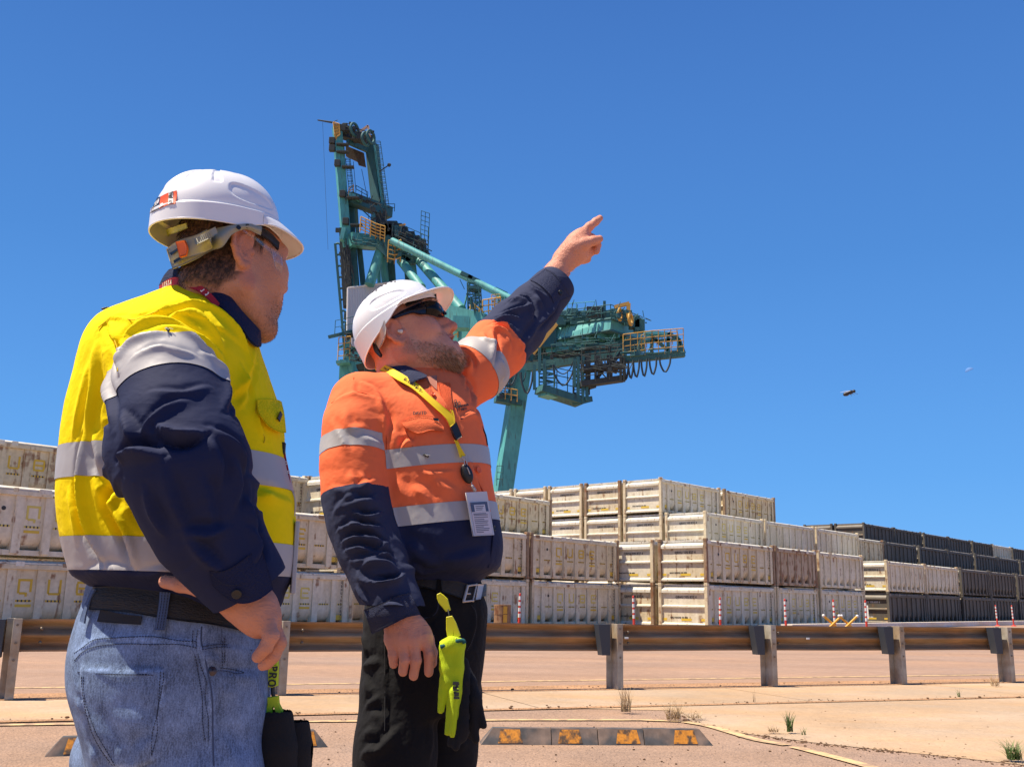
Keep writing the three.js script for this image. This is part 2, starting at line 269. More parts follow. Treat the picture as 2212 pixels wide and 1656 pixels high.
// ---------------------------------------------------------------- tufts and weeds
function tuft(name, u, v, label, n, h, spread, colors, group, seed, curl = 0.5, wBlade = 0.004) {
  const t = thing(name, label, name === 'weed' ? 'weed' : 'grass tuft', group); const r = rng(seed); t.position.copy(onGround(u, v, 0.006));
  const by = colors.map(() => []);
  for (let i = 0; i < n; i++) {
    const az = r() * 6.283, lean = (0.15 + r() * 0.9) * spread, H = h * (0.35 + 0.65 * r()), b = V((r() - 0.5) * spread * 0.5, 0, (r() - 0.5) * spread * 0.4), pos = [], idx = [], seg = 4, sx = Math.cos(az), sz = Math.sin(az);
    for (let k = 0; k <= seg; k++) { const q = k / seg, w = wBlade * (1 - q * 0.9), x = b.x + sx * lean * q * q * (0.5 + curl), z = b.z + sz * lean * q * q * (0.5 + curl), y = H * (q - curl * 0.35 * q * q); pos.push(x - sz * w, y, z + sx * w, x + sz * w, y, z - sx * w); if (k < seg) { const o = k * 2; idx.push(o, o + 1, o + 2, o + 1, o + 3, o + 2); } }
    const g = new THREE.BufferGeometry(); g.setAttribute('position', new THREE.Float32BufferAttribute(pos, 3)); g.setIndex(idx); g.computeVertexNormals(); by[Math.floor(r() * colors.length)].push(g);
  }
  by.forEach((l, i) => l.length && part(t, 'blades', l, mat({ color: colors[i], roughness: 0.8, side: THREE.DoubleSide })).userData && null);
  return t;
}
const straw = [rgb(0.42, 0.30, 0.16), rgb(0.50, 0.38, 0.22), rgb(0.30, 0.20, 0.10)], greens = [rgb(0.08, 0.14, 0.03), rgb(0.12, 0.19, 0.05)];
tuft('dry_grass_tuft', 1352, 1537, 'straw coloured dry grass tuft in front of the guard rail post', 110, 0.34, 0.17, straw, 'dry grass by the rail', 1, 0.5, 0.0022);
tuft('dry_grass_tuft', 1455, 1553, 'low straw grass tuft at the end of the painted line', 120, 0.26, 0.26, straw, 'dry grass by the rail', 2, 0.7, 0.0022);
tuft('dry_grass_tuft', 1500, 1551, 'sparse flattened straw tuft beside the low one at the line', 60, 0.12, 0.24, straw, 'dry grass by the rail', 3, 0.9, 0.0022);
tuft('dry_grass_tuft', 1670, 1580, 'short withered tuft beside the small green weed', 50, 0.09, 0.16, [rgb(0.25, 0.17, 0.09), straw[0]], 'dry grass by the rail', 4, 0.8, 0.0022);
tuft('dry_grass_tuft', 1630, 1516, 'tiny upright straw stalks at the verge joint', 10, 0.17, 0.05, straw, 'dry grass by the rail', 14, 0.3, 0.002);
tuft('dry_grass_tuft', 2150, 1481, 'straw wisps at the foot of the far right rail post', 50, 0.22, 0.22, straw, 'dry grass by the rail', 15, 0.6, 0.0025);
tuft('weed', 1707, 1580, 'small green weed at the edge of the concrete apron', 42, 0.2, 0.09, greens, 'green weeds on the concrete', 5, 0.4, 0.006);
tuft('weed', 1736, 1587, 'tiny green sprout right of the small weed', 12, 0.08, 0.05, greens, 'green weeds on the concrete', 6, 0.4, 0.004);
tuft('weed', 2072, 1505, 'tiny green weed far out on the verge', 14, 0.14, 0.07, greens, 'green weeds on the concrete', 7, 0.4, 0.004);
tuft('weed', 2192, 1640, 'bushy green weed at the right edge of the apron', 110, 0.16, 0.16, greens, 'green weeds on the concrete', 8, 0.5, 0.004);
// ---------------------------------------------------------------- bulk containers
const rustTex = (seed, base, rustAmt, rustCol = [0.21, 0.085, 0.03]) => dataTex(512, (u, v) => {
  const n = tfbm(u, v, 5, seed, 5), fine = tfbm(u, v, 60, seed + 9, 3), streak = tfbm(u * 1, v * 0.12, 40, seed + 3, 3), patch = tfbm(u, v, 22, seed + 6, 5);
  const edge = Math.max(0, Math.cos(v * 6.2832)) * 0.0, r = clamp((patch * 1.1 + streak * 1.1 + rustAmt - 0.72) * 1.9)*0.85, d = clamp(0.35 + n * 0.9 + streak * 0.5), k = 1 + fine * 0.16;
  return [0, 1, 2].map((c) => l2s(lerp(lerp(base[c], base[c] * [0.80, 0.74, 0.62][c], d), rustCol[c], r) * k));
});
const creams = [rustTex(201, [0.68, 0.60, 0.43], 0.28), rustTex(231, [0.71, 0.65, 0.50], 0.18), rustTex(261, [0.64, 0.54, 0.36], 0.44)];
const rusty = rustTex(291, [0.46, 0.36, 0.25], 0.75), dark = rustTex(321, [0.105, 0.094, 0.076], 0.24, [0.16, 0.095, 0.05]);
const rustPost = rustTex(351, [0.30, 0.21, 0.13], 0.7);
const cm = (t) => mat({ map: withRepeat(t, 0.23, 0.23), roughness: 0.7 });
const KIND = { a: { wall: cm(creams[0]), letters: 1, post: cm(rustPost) }, b: { wall: cm(creams[1]), letters: 1, post: cm(creams[2]) }, c: { wall: cm(creams[2]), letters: 1, post: cm(rustPost) }, r: { wall: cm(rusty), letters: 0, post: cm(rustPost) }, p: { wall: cm(creams[1]), letters: 0, post: cm(creams[2]) }, d: { wall: cm(dark), letters: 0, post: cm(dark) } };
for (const k in KIND) KIND[k].rail = k === 'd' ? mat({ map: withRepeat(dark, 0.3, 0.3), color: rgb(1.9, 1.9, 1.9), roughness: 0.6 }) : mat({ map: withRepeat(creams[1], 0.3, 0.3), color: rgb(0.98, 1.02, 1.12), roughness: 0.55 });
M.yellowPaint = mat({ color: rgb(0.62, 0.40, 0.03), roughness: 0.6 });
M.palePaint = mat({ color: rgb(0.64, 0.52, 0.12), roughness: 0.6 });
M.blackPaint = mat({ color: rgb(0.03, 0.03, 0.03), roughness: 0.6 });
M.label = mat({ color: rgb(0.66, 0.45, 0.05), roughness: 0.6 });
const CH = 1.85, CW = 2.44;
const strokes = {
  Q: [[0, 0.5, 1, 0.16], [-0.42, 0, 0.16, 0.84], [0.42, 0.05, 0.16, 0.75], [-0.16, -0.42, 0.4, 0.16], [0.12, -0.5, 0.16, 0.28]],
  U: [[-0.42, 0.08, 0.16, 1.0], [0.42, 0.08, 0.16, 1.0], [0, -0.44, 0.8, 0.16]],
  B: [[0, 0.42, 0.9, 0.16], [0.42, 0, 0.16, 0.7], [0, -0.42, 0.9, 0.16], [0.02, 0, 0.64, 0.15], [-0.42, 0, 0.16, 0.7]],
  E: [[0, 0.42, 0.9, 0.16], [-0.42, 0, 0.16, 0.7], [0, -0.42, 0.9, 0.16], [0.06, 0, 0.6, 0.15], [0.42, 0.3, 0.16, 0.14]],
};
const letterGeo = Object.fromEntries(Object.entries(strokes).map(([k, l]) => [k, merge(l.map(([x, y, w, h]) => box(x * 0.36, y * 0.36, 0, w * 0.36, h * 0.36, 0.006)))]));
const idGeo = merge('QBHU10528374'.split('').map((c, i) => textGeo(c, 0.085, 0.004).translate(0, -i * 0.115, 0)));
const idRow = textGeo('QBHU 105 837 4', 0.1, 0.004), idRow2 = textGeo('MAX GROSS 30 480', 0.07, 0.004);
function makeContainer(kind, L, bays, opt = {}) {
  const K = KIND[kind], g = new THREE.Group(), bay = L / bays, uvo = opt.seed ?? 0;
  const m = (geo) => metreUV(geo, 1, uvo * 1.37, uvo * 0.71);
  for (const [x, z] of [[0.08, -0.08], [L - 0.08, -0.08], [0.08, -CW + 0.08], [L - 0.08, -CW + 0.08]]) part(g, 'corner_post', [m(cbox(x, CH / 2, z, 0.15, CH - 0.24, 0.15, 0.012)), m(cbox(x, 0.06, z, 0.17, 0.116, 0.17, 0.012)), m(cbox(x, CH - 0.06, z, 0.17, 0.116, 0.17, 0.012))], K.post);
  // tub wall: flat above, rolled in below
  const prof = [[-0.10, 1.58], [-0.10, 0.62]]; for (let k = 1; k <= 6; k++) { const a = k / 6 * Math.PI / 2; prof.push([-0.10 - 0.42 * (1 - Math.cos(a)), 0.62 - 0.42 * Math.sin(a)]); }
  for (const side of [0, 1]) {
    const zf = (z) => side ? -CW - z : z, pos = [], idx = [];
    prof.forEach(([z, y]) => { pos.push(0.1, y, zf(z), L - 0.1, y, zf(z)); });
    for (let k = 0; k < prof.length - 1; k++) { const o = k * 2; side ? idx.push(o, o + 1, o + 2, o + 1, o + 3, o + 2) : idx.push(o, o + 2, o + 1, o + 1, o + 2, o + 3); }
    const w = new THREE.BufferGeometry(); w.setAttribute('position', new THREE.Float32BufferAttribute(pos, 3)); w.setIndex(idx); w.computeVertexNormals();
    const w2 = part(g, 'side_wall', m(w.toNonIndexed()), K.wall); K.wall.side = THREE.DoubleSide;
    part(g, 'top_rail', m(cbox(L / 2, 1.63, zf(-0.075), L - 0.32, 0.13, 0.13, 0.012)), K.wall);
    part(g, 'bottom_rail', m(cbox(L / 2, 0.12, zf(-0.16), L - 0.32, 0.14, 0.12, 0.012)), K.wall);
    const ribs = [];
    for (let b = 0; b <= bays; b++) {
      const x = b === 0 ? 0.27 : b === bays ? L - 0.27 : b * bay, wd = 0.22;
      const s = prism([[-0.3, 0.10], [-0.045, 0.10], [-0.045, 1.564], [-0.12, 1.564]].map(([z, y]) => [zf(z), y]), wd).rotateY(-Math.PI / 2).translate(x + wd / 2, 0, 0);
      ribs.push(m(s));
    }
    if (opt.plain || side) part(g, 'ribs', ribs, K.wall).userData.kind = 'stuff'; else ribs.forEach((r) => part(g, 'rib', r, K.wall));
    if (!side && K.letters && !opt.plain) {
      const paint = kind === 'b' ? M.palePaint : M.yellowPaint;
      'QUBE'.split('').forEach((c, i) => part(g, 'letter', letterGeo[c].clone().translate((i + 2.5) * bay, 1.12, -0.096), paint));
      const haz = [], blk = [];
      for (let b = 0; b < bays; b++) { haz.push(box((b + 0.5) * bay, 0.78, -0.0965, 0.4, 0.05, 0.004)); for (let q = 0; q < 4; q++) blk.push(box((b + 0.5) * bay - 0.14 + q * 0.095, 0.78, -0.094, 0.04, 0.052, 0.004)); }
      part(g, 'hazard_strip', haz, paint); part(g, 'hazard_dashes', blk, M.blackPaint);
      for (const b of [box(2.5 * bay, 0.66, -0.095, 0.4, 0.07, 0.004), box(5.5 * bay, 0.66, -0.095, 0.4, 0.07, 0.004), box(0.55 * bay, 0.36, -0.09, 0.42, 0.16, 0.01), box((bays - 0.55) * bay, 0.36, -0.09, 0.42, 0.16, 0.01)]) part(g, 'yellow_label', b, M.label);
      part(g, 'drain_hole', new THREE.CylinderGeometry(0.055, 0.055, 0.01, 12).rotateX(Math.PI / 2).translate(1.5 * bay, 1.22, -0.095), M.blackPaint);
      part(g, 'number', idGeo.clone().translate((bays - 0.62) * bay, 1.48, -0.04), M.blackPaint);
    }
  }
  // ends: flat plate crossed by three folded rails
  for (const end of [0, 1]) {
    const X = (x) => end ? L - x : x;
    part(g, 'end_wall', m(box(X(0.12), 0.84, -CW / 2, 0.03, 1.44, CW - 0.32)), K.wall);
    const roll = (y0, y1, d) => { const h = y1 - y0, s = prism([[0.12, y0], [0.12 - d, y0 + h * 0.12], [0.12 - d, y1 - h * 0.45], [0.12, y1]].map(([x, y]) => [X(x), y]), CW - 0.34); return m(s.translate(0, 0, -CW + 0.17)); };
    part(g, 'end_rail', roll(0.06, 0.22, 0.1), K.rail); part(g, 'end_rail', roll(0.83, 0.95, 0.1), K.rail); part(g, 'end_rail', roll(1.42, 1.67, 0.11), K.rail);
    if (!end && !opt.plain) { part(g, 'number', [idRow.clone().rotateY(-Math.PI / 2).translate(0.1, 1.26, -CW * 0.45), idRow2.clone().rotateY(-Math.PI / 2).translate(0.1, 0.42, -CW * 0.6)], kind === 'd' ? M.white : M.blackPaint); for (const b of [box(0.1, 0.34, -CW * 0.45, 0.006, 0.1, 0.5), box(0.1, 0.34, -0.28, 0.006, 0.1, 0.2), box(0.1, 0.34, -CW + 0.28, 0.006, 0.1, 0.2)]) part(g, 'yellow_label', b, M.label); }
  }
  // lid: low hipped cover with lips and clamps
  const lid = prism([[-0.10, 1.70], [-0.02, 1.70], [-0.02, 1.735], [-0.22, 1.80], [-CW + 0.22, 1.80], [-CW + 0.02, 1.735], [-CW + 0.02, 1.70], [-CW + 0.1, 1.70]], L - 0.36).rotateY(-Math.PI / 2).translate(L - 0.18, 0, 0);
  part(g, 'lid', m(lid), K.rail);
  const r = rng(77 + uvo * 13), cl = [];
  for (let b = 0; b < bays; b++) if (r() < 0.75) cl.push(m(cbox((b + 0.2 + 0.6 * r()) * bay, 1.70, -0.03, 0.08 + r() * 0.25, 0.10 + r() * 0.06, 0.06, 0.01)));
  if (cl.length && opt.plain) part(g, 'clamps', cl, K.post).userData.kind = 'stuff'; else cl.forEach((c) => part(g, 'clamp', c, r() < 0.4 ? K.rail : K.post));
  return g;
}
const protoCache = {}; let contCount = 0;
const TH = 48 * Math.PI / 180, SX = V(Math.cos(TH), 0, -Math.sin(TH)), SE = V(-Math.sin(TH), 0, -Math.cos(TH));
const ord = ['first', 'second', 'third', 'fourth', 'fifth', 'sixth', 'seventh', 'eighth', 'ninth', 'tenth', 'eleventh', 'twelfth', 'thirteenth'];
const tierWord = ['bottom tier', 'second tier', 'third tier', 'top tier'];
const colourWord = { a: 'cream', b: 'off-white', c: 'rust-streaked cream', r: 'brown rusty', p: 'plain white', d: 'dark grey' };
function container(pos, y, kind, L, bays, plain, label, group) {
  const variant = contCount++ % 3, key = [kind, L, bays, plain, variant].join();
  const p = protoCache[key] ? protoCache[key].clone() : (protoCache[key] = makeContainer(kind, L, bays, { plain, seed: variant + L }));
  p.name = numbered('bulk_container'); p.position.copy(pos).setY(y); p.rotation.y = TH; p.userData = {}; tag(p, label, 'container', group); scene.add(p);
}
// row: start corner, row phrase, columns [start metre, length, bays, 'kinds bottom to top', plain, shift per tier]
function row(start, phrase, cols, group) {
  cols.forEach(([x0, L, bays, kinds, plain, dx = [0, 0, 0, 0]], i) => [...kinds].forEach((k, t) => {
    if (k === '-') return;
    container(start.clone().addScaledVector(SX, x0 + dx[t]), t * (CH + 0.012) + 0.001, k, L, bays, !!plain, `${colourWord[k]} ribbed container, ${tierWord[t]}, ${ord[i]} ${phrase}`, group);
  }));
}
const GR = 'bulk containers stacked beyond the road';
const c0 = at(1145, 1350, 40.6).setY(0);
row(c0.clone(), 'along the near stack', [[-21.6, 6.06, 8, 'ab'], [-15.4, 6.06, 8, 'ba', 0, [0.3, 0]], [-6.15, 6.06, 8, 'ba', 0, [0, 0]], [0, 6.06, 8, 'ba', 0, [0.1, 0]]], GR);
const c1 = c0.clone().addScaledVector(SE, 2.75);
row(c1, 'in the row just behind the near stack', [[-7.6, 6.06, 8, 'bbb'], [-1.4, 6.06, 8, 'bac']], GR);
const cl = at(0, 1350, 30.3).setY(0);
row(cl, 'in the left stack behind the man in yellow', [[-1.6, 6.06, 8, 'bac', 0, [-1.0, 0.2, -1.2]], [4.9, 6.06, 8, 'aba', 0, [-1.0, -0.15, 0]]], GR);
const b2 = at(1530, 1345, 42.2).setY(0);
row(b2, 'along the front of the middle block', [[0, 6.06, 8, 'ba'], [6.15, 4.3, 6, 'br'], [10.7, 5.4, 7, 'bp']], GR);
row(b2.clone().addScaledVector(SE, 2.68), 'in the second row of the middle block', [[0, 6.06, 8, 'cb'], [6.2, 6.06, 8, 'bb']], GR);
const b3 = at(1527, 1200, 50).setY(0);
row(b3, 'along the front of the tall middle stack', [[0, 6.06, 8, 'bbb'], [6.2, 6.06, 8, 'bbp'], [12.5, 6.06, 8, 'bbp']], GR);
row(b3.clone().addScaledVector(SE, 2.62), 'in the second row of the tall stack', [[0, 6.06, 8, 'bbbb'], [6.5, 6.06, 8, 'bbbc'], [12.7, 6.06, 8, 'bbc']], GR);
row(b3.clone().addScaledVector(SE, 5.24), 'in the third row of the tall stack', [[0, 6.06, 8, 'bbba']], GR);
row(b3.clone().addScaledVector(SE, 7.86), 'in the fourth row of the tall stack', [[0, 6.06, 8, 'bbbb']], GR);
row(b3.clone().addScaledVector(SE, 10.48), 'in the fifth row of the tall stack', [[0, 6.06, 8, 'bbcb']], GR);
row(b3.clone().addScaledVector(SE, 13.1), 'in the last row of the tall stack', [[0, 6.06, 8, 'bbbb']], GR);
const b4 = at(1924, 1342, 59).setY(0);
const long = (n, f) => Array.from({ length: n }, (_, i) => [i * 6.18 + Math.floor(i / 2) * 0.5, 6.06, 8, f(i), true]);
row(b4, 'along the dark block front', long(9, (i) => i < 2 ? 'dp' : 'dd').map((c, i) => (i > 0 ? c : [c[0], c[1], c[2], c[3], false])), 'containers of the far dark block');
const b5 = at(1833, 1200, 66).setY(0);
row(b5, 'in the dark block second row', long(10, (i) => i === 0 ? 'ddc' : 'ddd'), 'containers of the far dark block');
const b6 = at(1871, 1200, 78).setY(0);
row(b6, 'in the dark block third row', long(10, (i) => i === 5 ? 'dddp' : 'dddd'), 'containers of the far dark block');
row(b6.clone().addScaledVector(SE, 2.62), 'in the dark block rear row', long(1, (i) => 'dddd'), 'containers of the far dark block');
const b7 = at(2178, 1338, 96).setY(0);
row(b7, 'at the far right edge', [[0, 6.06, 8, 'pp', true], [6.2, 6.06, 8, 'dd', true]], 'containers of the far dark block');
// ---------------------------------------------------------------- candy-striped posts, drum, cross barriers
M.red = mat({ color: rgb(0.62, 0.05, 0.03), roughness: 0.5 });
M.paleStripe = mat({ color: rgb(0.75, 0.73, 0.68), roughness: 0.5 });
function stripedPost(u, d, label) {
  const t = thing('flexible_post', label, 'bollard', 'red and white striped posts'); const p = at(u, 1340, d).setY(0); t.position.copy(p);
  const H = 1.15; part(t, 'base', new THREE.CylinderGeometry(0.09, 0.16, 0.06, 14).translate(0, 0.03, 0), M.red);
  part(t, 'pole', new THREE.CylinderGeometry(0.036, 0.045, H, 12).translate(0, 0.06 + H / 2, 0), M.red);
  for (let k = 0; k < 4; k++) part(t, 'band', new THREE.CylinderGeometry(0.044 - k * 0.0015, 0.0455 - k * 0.0015, 0.12, 12, 1, true).translate(0, 0.52 + k * 0.19, 0), M.paleStripe);
  part(t, 'cap', new THREE.SphereGeometry(0.037, 12, 6, 0, 6.3, 0, 1.57).translate(0, 0.06 + H, 0), M.red);
  t.rotation.z = (u % 7 - 3) * 0.01;
}
const wherePost = [[53, 29, 'at the left edge below the lettered containers'], [1121, 34, 'beside the rusty drum right of the pointing man'], [1370, 36, 'in front of the white container ends'], [1556, 37, 'at the corner of the middle block'], [1698, 38, 'before the brown rusty container'], [1804, 38, 'standing between the two yellow cross barriers'], [1872, 39, 'in front of the dark container end'], [2155, 62, 'left one of the pair at the far right'], [2190, 62, 'right one of the pair at the far right']];
wherePost.forEach(([u, d, w]) => stripedPost(u, d, 'red and white striped post ' + w));
{
  const t = thing('steel_drum', 'rusty brown drum with a yellow stripe beyond the rail', 'drum'); t.position.copy(at(1085, 1340, 33).setY(0));
  part(t, 'barrel', new THREE.LatheGeometry([[0, 0], [0.27, 0], [0.28, 0.02], [0.27, 0.05], [0.27, 0.28], [0.285, 0.3], [0.27, 0.32], [0.27, 0.55], [0.285, 0.57], [0.27, 0.59], [0.27, 0.82], [0.28, 0.86], [0.26, 0.87], [0.26, 0.84], [0, 0.84]].map(([x, y]) => new THREE.Vector2(x, y)), 24), mat({ map: withRepeat(rusty, 1, 1), color: rgb(0.6, 0.45, 0.35), roughness: 0.8 }));
  part(t, 'stripe', new THREE.CylinderGeometry(0.276, 0.276, 0.8, 6, 1, true, 0.1, 0.5).translate(0, 0.42, 0), mat({ color: rgb(0.6, 0.33, 0.04), side: THREE.DoubleSide }));
}
for (const [u, lab] of [[1800, 'yellow cross-shaped plastic barrier left of its twin'], [1834, 'yellow cross-shaped plastic barrier right of its twin']]) {
  const t = thing('cross_barrier', lab, 'barrier', 'yellow cross barriers'); t.position.copy(at(u, 1340, 37).setY(0.0)); t.rotation.y = 0.2;
  const y = mat({ color: rgb(0.66, 0.34, 0.03), roughness: 0.5 });
  part(t, 'foot', [cbox(0, 0.04, 0, 0.55, 0.07, 0.3, 0.02)], y); part(t, 'stem', rod(V(0, 0.07, 0), V(0, 0.42, 0), 0.05, 0.05, 10), y);
  part(t, 'arm', rod(V(-0.33, 0.12, 0.03), V(0.33, 0.66, 0.03), 0.042, 0.042, 10), y); part(t, 'arm', rod(V(-0.33, 0.66, -0.07), V(0.33, 0.12, -0.07), 0.042, 0.042, 10), y);
  for (const [x, yy, z] of [[0.33, 0.66, 0.03], [-0.33, 0.66, -0.07]]) part(t, 'reflector', new THREE.SphereGeometry(0.055, 10, 8).translate(x, yy, z), M.paleStripe);
}
{
  const t = thing('notice_board', 'small white printed notice leaning on the dark container', 'sign'); t.position.copy(at(1866, 1340, 57).setY(0.35)); t.rotation.y = TH + Math.PI / 2 * 3;
  part(t, 'board', cbox(0, 0.35, 0, 0.62, 0.75, 0.02, 0.004), M.white); part(t, 'print', [[0.22, 0.4], [0.12, 0.45], [0.02, 0.3], [-0.08, 0.42], [-0.2, 0.36]].map(([y, w]) => box(0, 0.35 + y, 0.013, w, 0.04, 0.003)), M.blackPaint);
  part(t, 'leg', [box(-0.25, -0.17, -0.02, 0.03, 0.35, 0.03), box(0.25, -0.17, -0.02, 0.03, 0.35, 0.03)], M.post);
}
// ---------------------------------------------------------------- ship loading crane on the far quay
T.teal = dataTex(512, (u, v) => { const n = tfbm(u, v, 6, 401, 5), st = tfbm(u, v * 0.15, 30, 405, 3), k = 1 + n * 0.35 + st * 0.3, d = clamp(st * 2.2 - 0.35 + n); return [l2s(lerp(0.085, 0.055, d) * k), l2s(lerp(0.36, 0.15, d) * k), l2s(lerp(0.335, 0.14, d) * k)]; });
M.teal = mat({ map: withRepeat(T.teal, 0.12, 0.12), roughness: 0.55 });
M.tealDark = mat({ map: withRepeat(T.teal, 0.12, 0.12), color: rgb(0.36, 0.36, 0.40), roughness: 0.7 });  // darker teal, also shade put into the colour of soffits and side faces
M.tealPale = mat({ map: withRepeat(T.teal, 0.12, 0.12), color: rgb(1.7, 1.35, 1.35), roughness: 0.45 });  // brighter teal, sunlight put into the colour of the long girder face
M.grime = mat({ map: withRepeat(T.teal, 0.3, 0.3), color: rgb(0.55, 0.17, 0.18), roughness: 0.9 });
M.craneYellow = mat({ color: rgb(0.62, 0.36, 0.07), roughness: 0.6 });
M.house = mat({ color: rgb(0.60, 0.62, 0.62), roughness: 0.7 });
M.housePanel = mat({ color: rgb(0.52, 0.54, 0.55), roughness: 0.75 });
M.cable = mat({ color: rgb(0.03, 0.05, 0.06), roughness: 0.7 });
{
  const crane = thing('port_crane', 'tall teal steel port crane with raised boom behind the pointing man', 'crane');
  const zm = (ox, oy, s) => (x, y, d) => at((ox + x / s) / 1.8517, (oy + y / s) / 1.8517, d);
  const z1 = zm(1250, 450, 3.011), z2 = zm(1280, 900, 2.76), z3 = zm(1750, 1150, 2.0705);
  const P = (name, g, m) => part(crane, name, (Array.isArray(g) ? g : [g]).map((q) => metreUV(q)), m);
  const D = 140;
  // hand rail with posts between points
  function rails(name, pts, h, m, r = 0.055, step = 1.3, mid = 2) {
    const out = []; for (let i = 0; i < pts.length - 1; i++) { const a = pts[i], b = pts[i + 1], n = Math.max(1, Math.round(a.distanceTo(b) / step)); for (let k = 0; k <= n; k++) { const p = a.clone().lerp(b, k / n); out.push(rod(p, p.clone().add(V(0, h, 0)), r, r, 4)); } for (let j = 1; j <= mid; j++) out.push(rod(a.clone().add(V(0, h * j / mid, 0)), b.clone().add(V(0, h * j / mid, 0)), r, r, 4)); }
    return P(name, out, m);
  }
  function lattice(name, a, b, w, m, n, r = 0.09) { // four chords with zigzag lacing
    const out = [], d = b.clone().sub(a).normalize(); let x = V(1, 0, 0); if (Math.abs(d.x) > 0.9) x = V(0, 1, 0); x = x.sub(d.clone().multiplyScalar(x.dot(d))).normalize(); const y = d.clone().cross(x), c = [[-1, -1], [1, -1], [1, 1], [-1, 1]].map(([p, q]) => x.clone().multiplyScalar(p * w / 2).addScaledVector(y, q * w / 2));
    c.forEach((o) => out.push(rod(a.clone().add(o), b.clone().add(o), r, r, 5)));
    for (let k = 0; k < n; k++) for (let q = 0; q < 4; q++) { const p0 = a.clone().lerp(b, k / n), p1 = a.clone().lerp(b, (k + 1) / n), [s, e] = k % 2 ? [c[q], c[(q + 1) % 4]] : [c[(q + 1) % 4], c[q]]; out.push(rod(p0.clone().add(s), p1.clone().add(e), r * 0.6, r * 0.6, 4)); out.push(rod(p0.clone().add(c[q]), p0.clone().add(c[(q + 1) % 4]), r * 0.6, r * 0.6, 4)); }
    return P(name, out, m);
  }
  function ladder(name, a, b, w, m, n, cage = true, r = 0.05) {
    const d = b.clone().sub(a).normalize(), x = V(1, 0, 0), z = V(0, 0, 1), out = [];
    for (const s of [-1, 1]) out.push(rod(a.clone().addScaledVector(x, s * w / 2), b.clone().addScaledVector(x, s * w / 2), r, r, 4));
    for (let k = 0; k <= n; k++) { const p = a.clone().lerp(b, k / n); out.push(rod(p.clone().addScaledVector(x, -w / 2), p.clone().addScaledVector(x, w / 2), r * 0.8, r * 0.8, 4)); if (cage && k % 2 === 0) out.push(new THREE.TorusGeometry(w * 0.55, r * 0.7, 4, 10).rotateX(Math.PI / 2).translate(p.x, p.y, p.z)); }
    return P(name, out, m);
  }
  // the raised boom: two box girders with cross members
  P('boom_girder', beam(z1(292, 165, D), z1(412, 1640, D), 1.25, 1.5, V(0.35, 0, 1)), M.teal);
  P('boom_girder', beam(z1(712, 385, D + 5), z1(800, 1180, D + 5), 1.55, 1.6, V(-0.5, 0, 1)), M.tealDark);
  P('girder_side', beam(z1(745, 400, D + 4), z1(842, 1120, D + 4), 0.3, 0.5, V(0, 0, 1)), M.teal);
  P('girder_side', beam(z1(362, 400, D + 1), z1(440, 1560, D + 1), 0.35, 1.2, V(0, 0, 1)), M.tealDark);  // side face of the left girder, its shade put into the colour
  P('boom_head', beam(z1(330, 240, D + 1), z1(720, 350, D + 5), 1.3, 1.5), M.grime);
  P('boom_head_rail', beam(z1(420, 350, D), z1(650, 450, D + 4), 0.5, 0.7), M.tealDark);
  P('machinery', [[360, 200, 1.0], [430, 205, 0.8], [540, 300, 1.1], [600, 320, 0.9], [480, 250, 0.7], [390, 160, 0.6]].map(([x, y, s]) => { const p = z1(x, y, D); return cbox(p.x, p.y, p.z, s * 1.3, s * 1.1, s * 1.5, 0.1); }), M.grime);
  for (const [x, y] of [[505, 205], [700, 290], [640, 320]]) { const p = z1(x, y, D - 1); const s = P('sheave', new THREE.TorusGeometry(0.95, 0.22, 8, 20).rotateY(1.1).translate(p.x, p.y, p.z), M.tealDark); }
  P('service_cage', (() => { const o = []; const c = [[248, 115], [320, 135], [330, 265], [272, 305]].map(([x, y]) => z1(x, y, D - 1)); c.forEach((p, i) => o.push(rod(p, c[(i + 1) % 4], 0.09, 0.09, 4))); for (let k = 1; k < 5; k++) { o.push(rod(c[0].clone().lerp(c[1], k / 5), c[3].clone().lerp(c[2], k / 5), 0.06, 0.06, 4)); } for (let k = 1; k < 4; k++) o.push(rod(c[0].clone().lerp(c[3], k / 4), c[1].clone().lerp(c[2], k / 4), 0.06, 0.06, 4)); const f = z1(335, 290, D); o.push(beam(c[3], f, 0.15, 1.2)); return o; })(), M.craneYellow);
  P('light_arm', [rod(z1(60, 90, D), z1(235, 118, D), 0.1, 0.16, 6), rod(z1(235, 118, D), z1(300, 90, D), 0.06, 0.06, 5)], M.grime);
  P('davit', [beam(z1(540, 250, D), z1(668, 160, D), 0.3, 0.3), beam(z1(668, 160, D), z1(688, 290, D), 0.3, 0.3)], mat({ color: rgb(0.62, 0.40, 0.26), roughness: 0.7 }));
  { const q = [[398, 395], [618, 485], [642, 655], [552, 628], [540, 590], [400, 522]].map(([x, y]) => z1(x, y, D + 3)); const o = []; const c = q.reduce((s, p) => s.add(p), V()).multiplyScalar(1 / 6), pos = []; for (let i = 0; i < 6; i++) { const a = q[i], b = q[(i + 1) % 6]; for (const dz of [0, -0.25]) { const t = [c, a, b].map((p) => [p.x, p.y, p.z + dz]); pos.push(...(dz ? [t[0], t[2], t[1]] : t).flat()); } pos.push(a.x, a.y, a.z, b.x, b.y, b.z, b.x, b.y, b.z - 0.25, a.x, a.y, a.z, b.x, b.y, b.z - 0.25, a.x, a.y, a.z - 0.25); } const g = new THREE.BufferGeometry(); g.setAttribute('position', new THREE.Float32BufferAttribute(pos, 3)); g.computeVertexNormals(); P('wind_plate', g, mat({ map: withRepeat(rustPost, 0.3, 0.3), color: rgb(0.30, 0.34, 0.36), side: THREE.DoubleSide })); }
  P('cross_beam', beam(z1(440, 1030, D), z1(930, 1215, D + 5), 1.5, 1.7), M.tealDark);
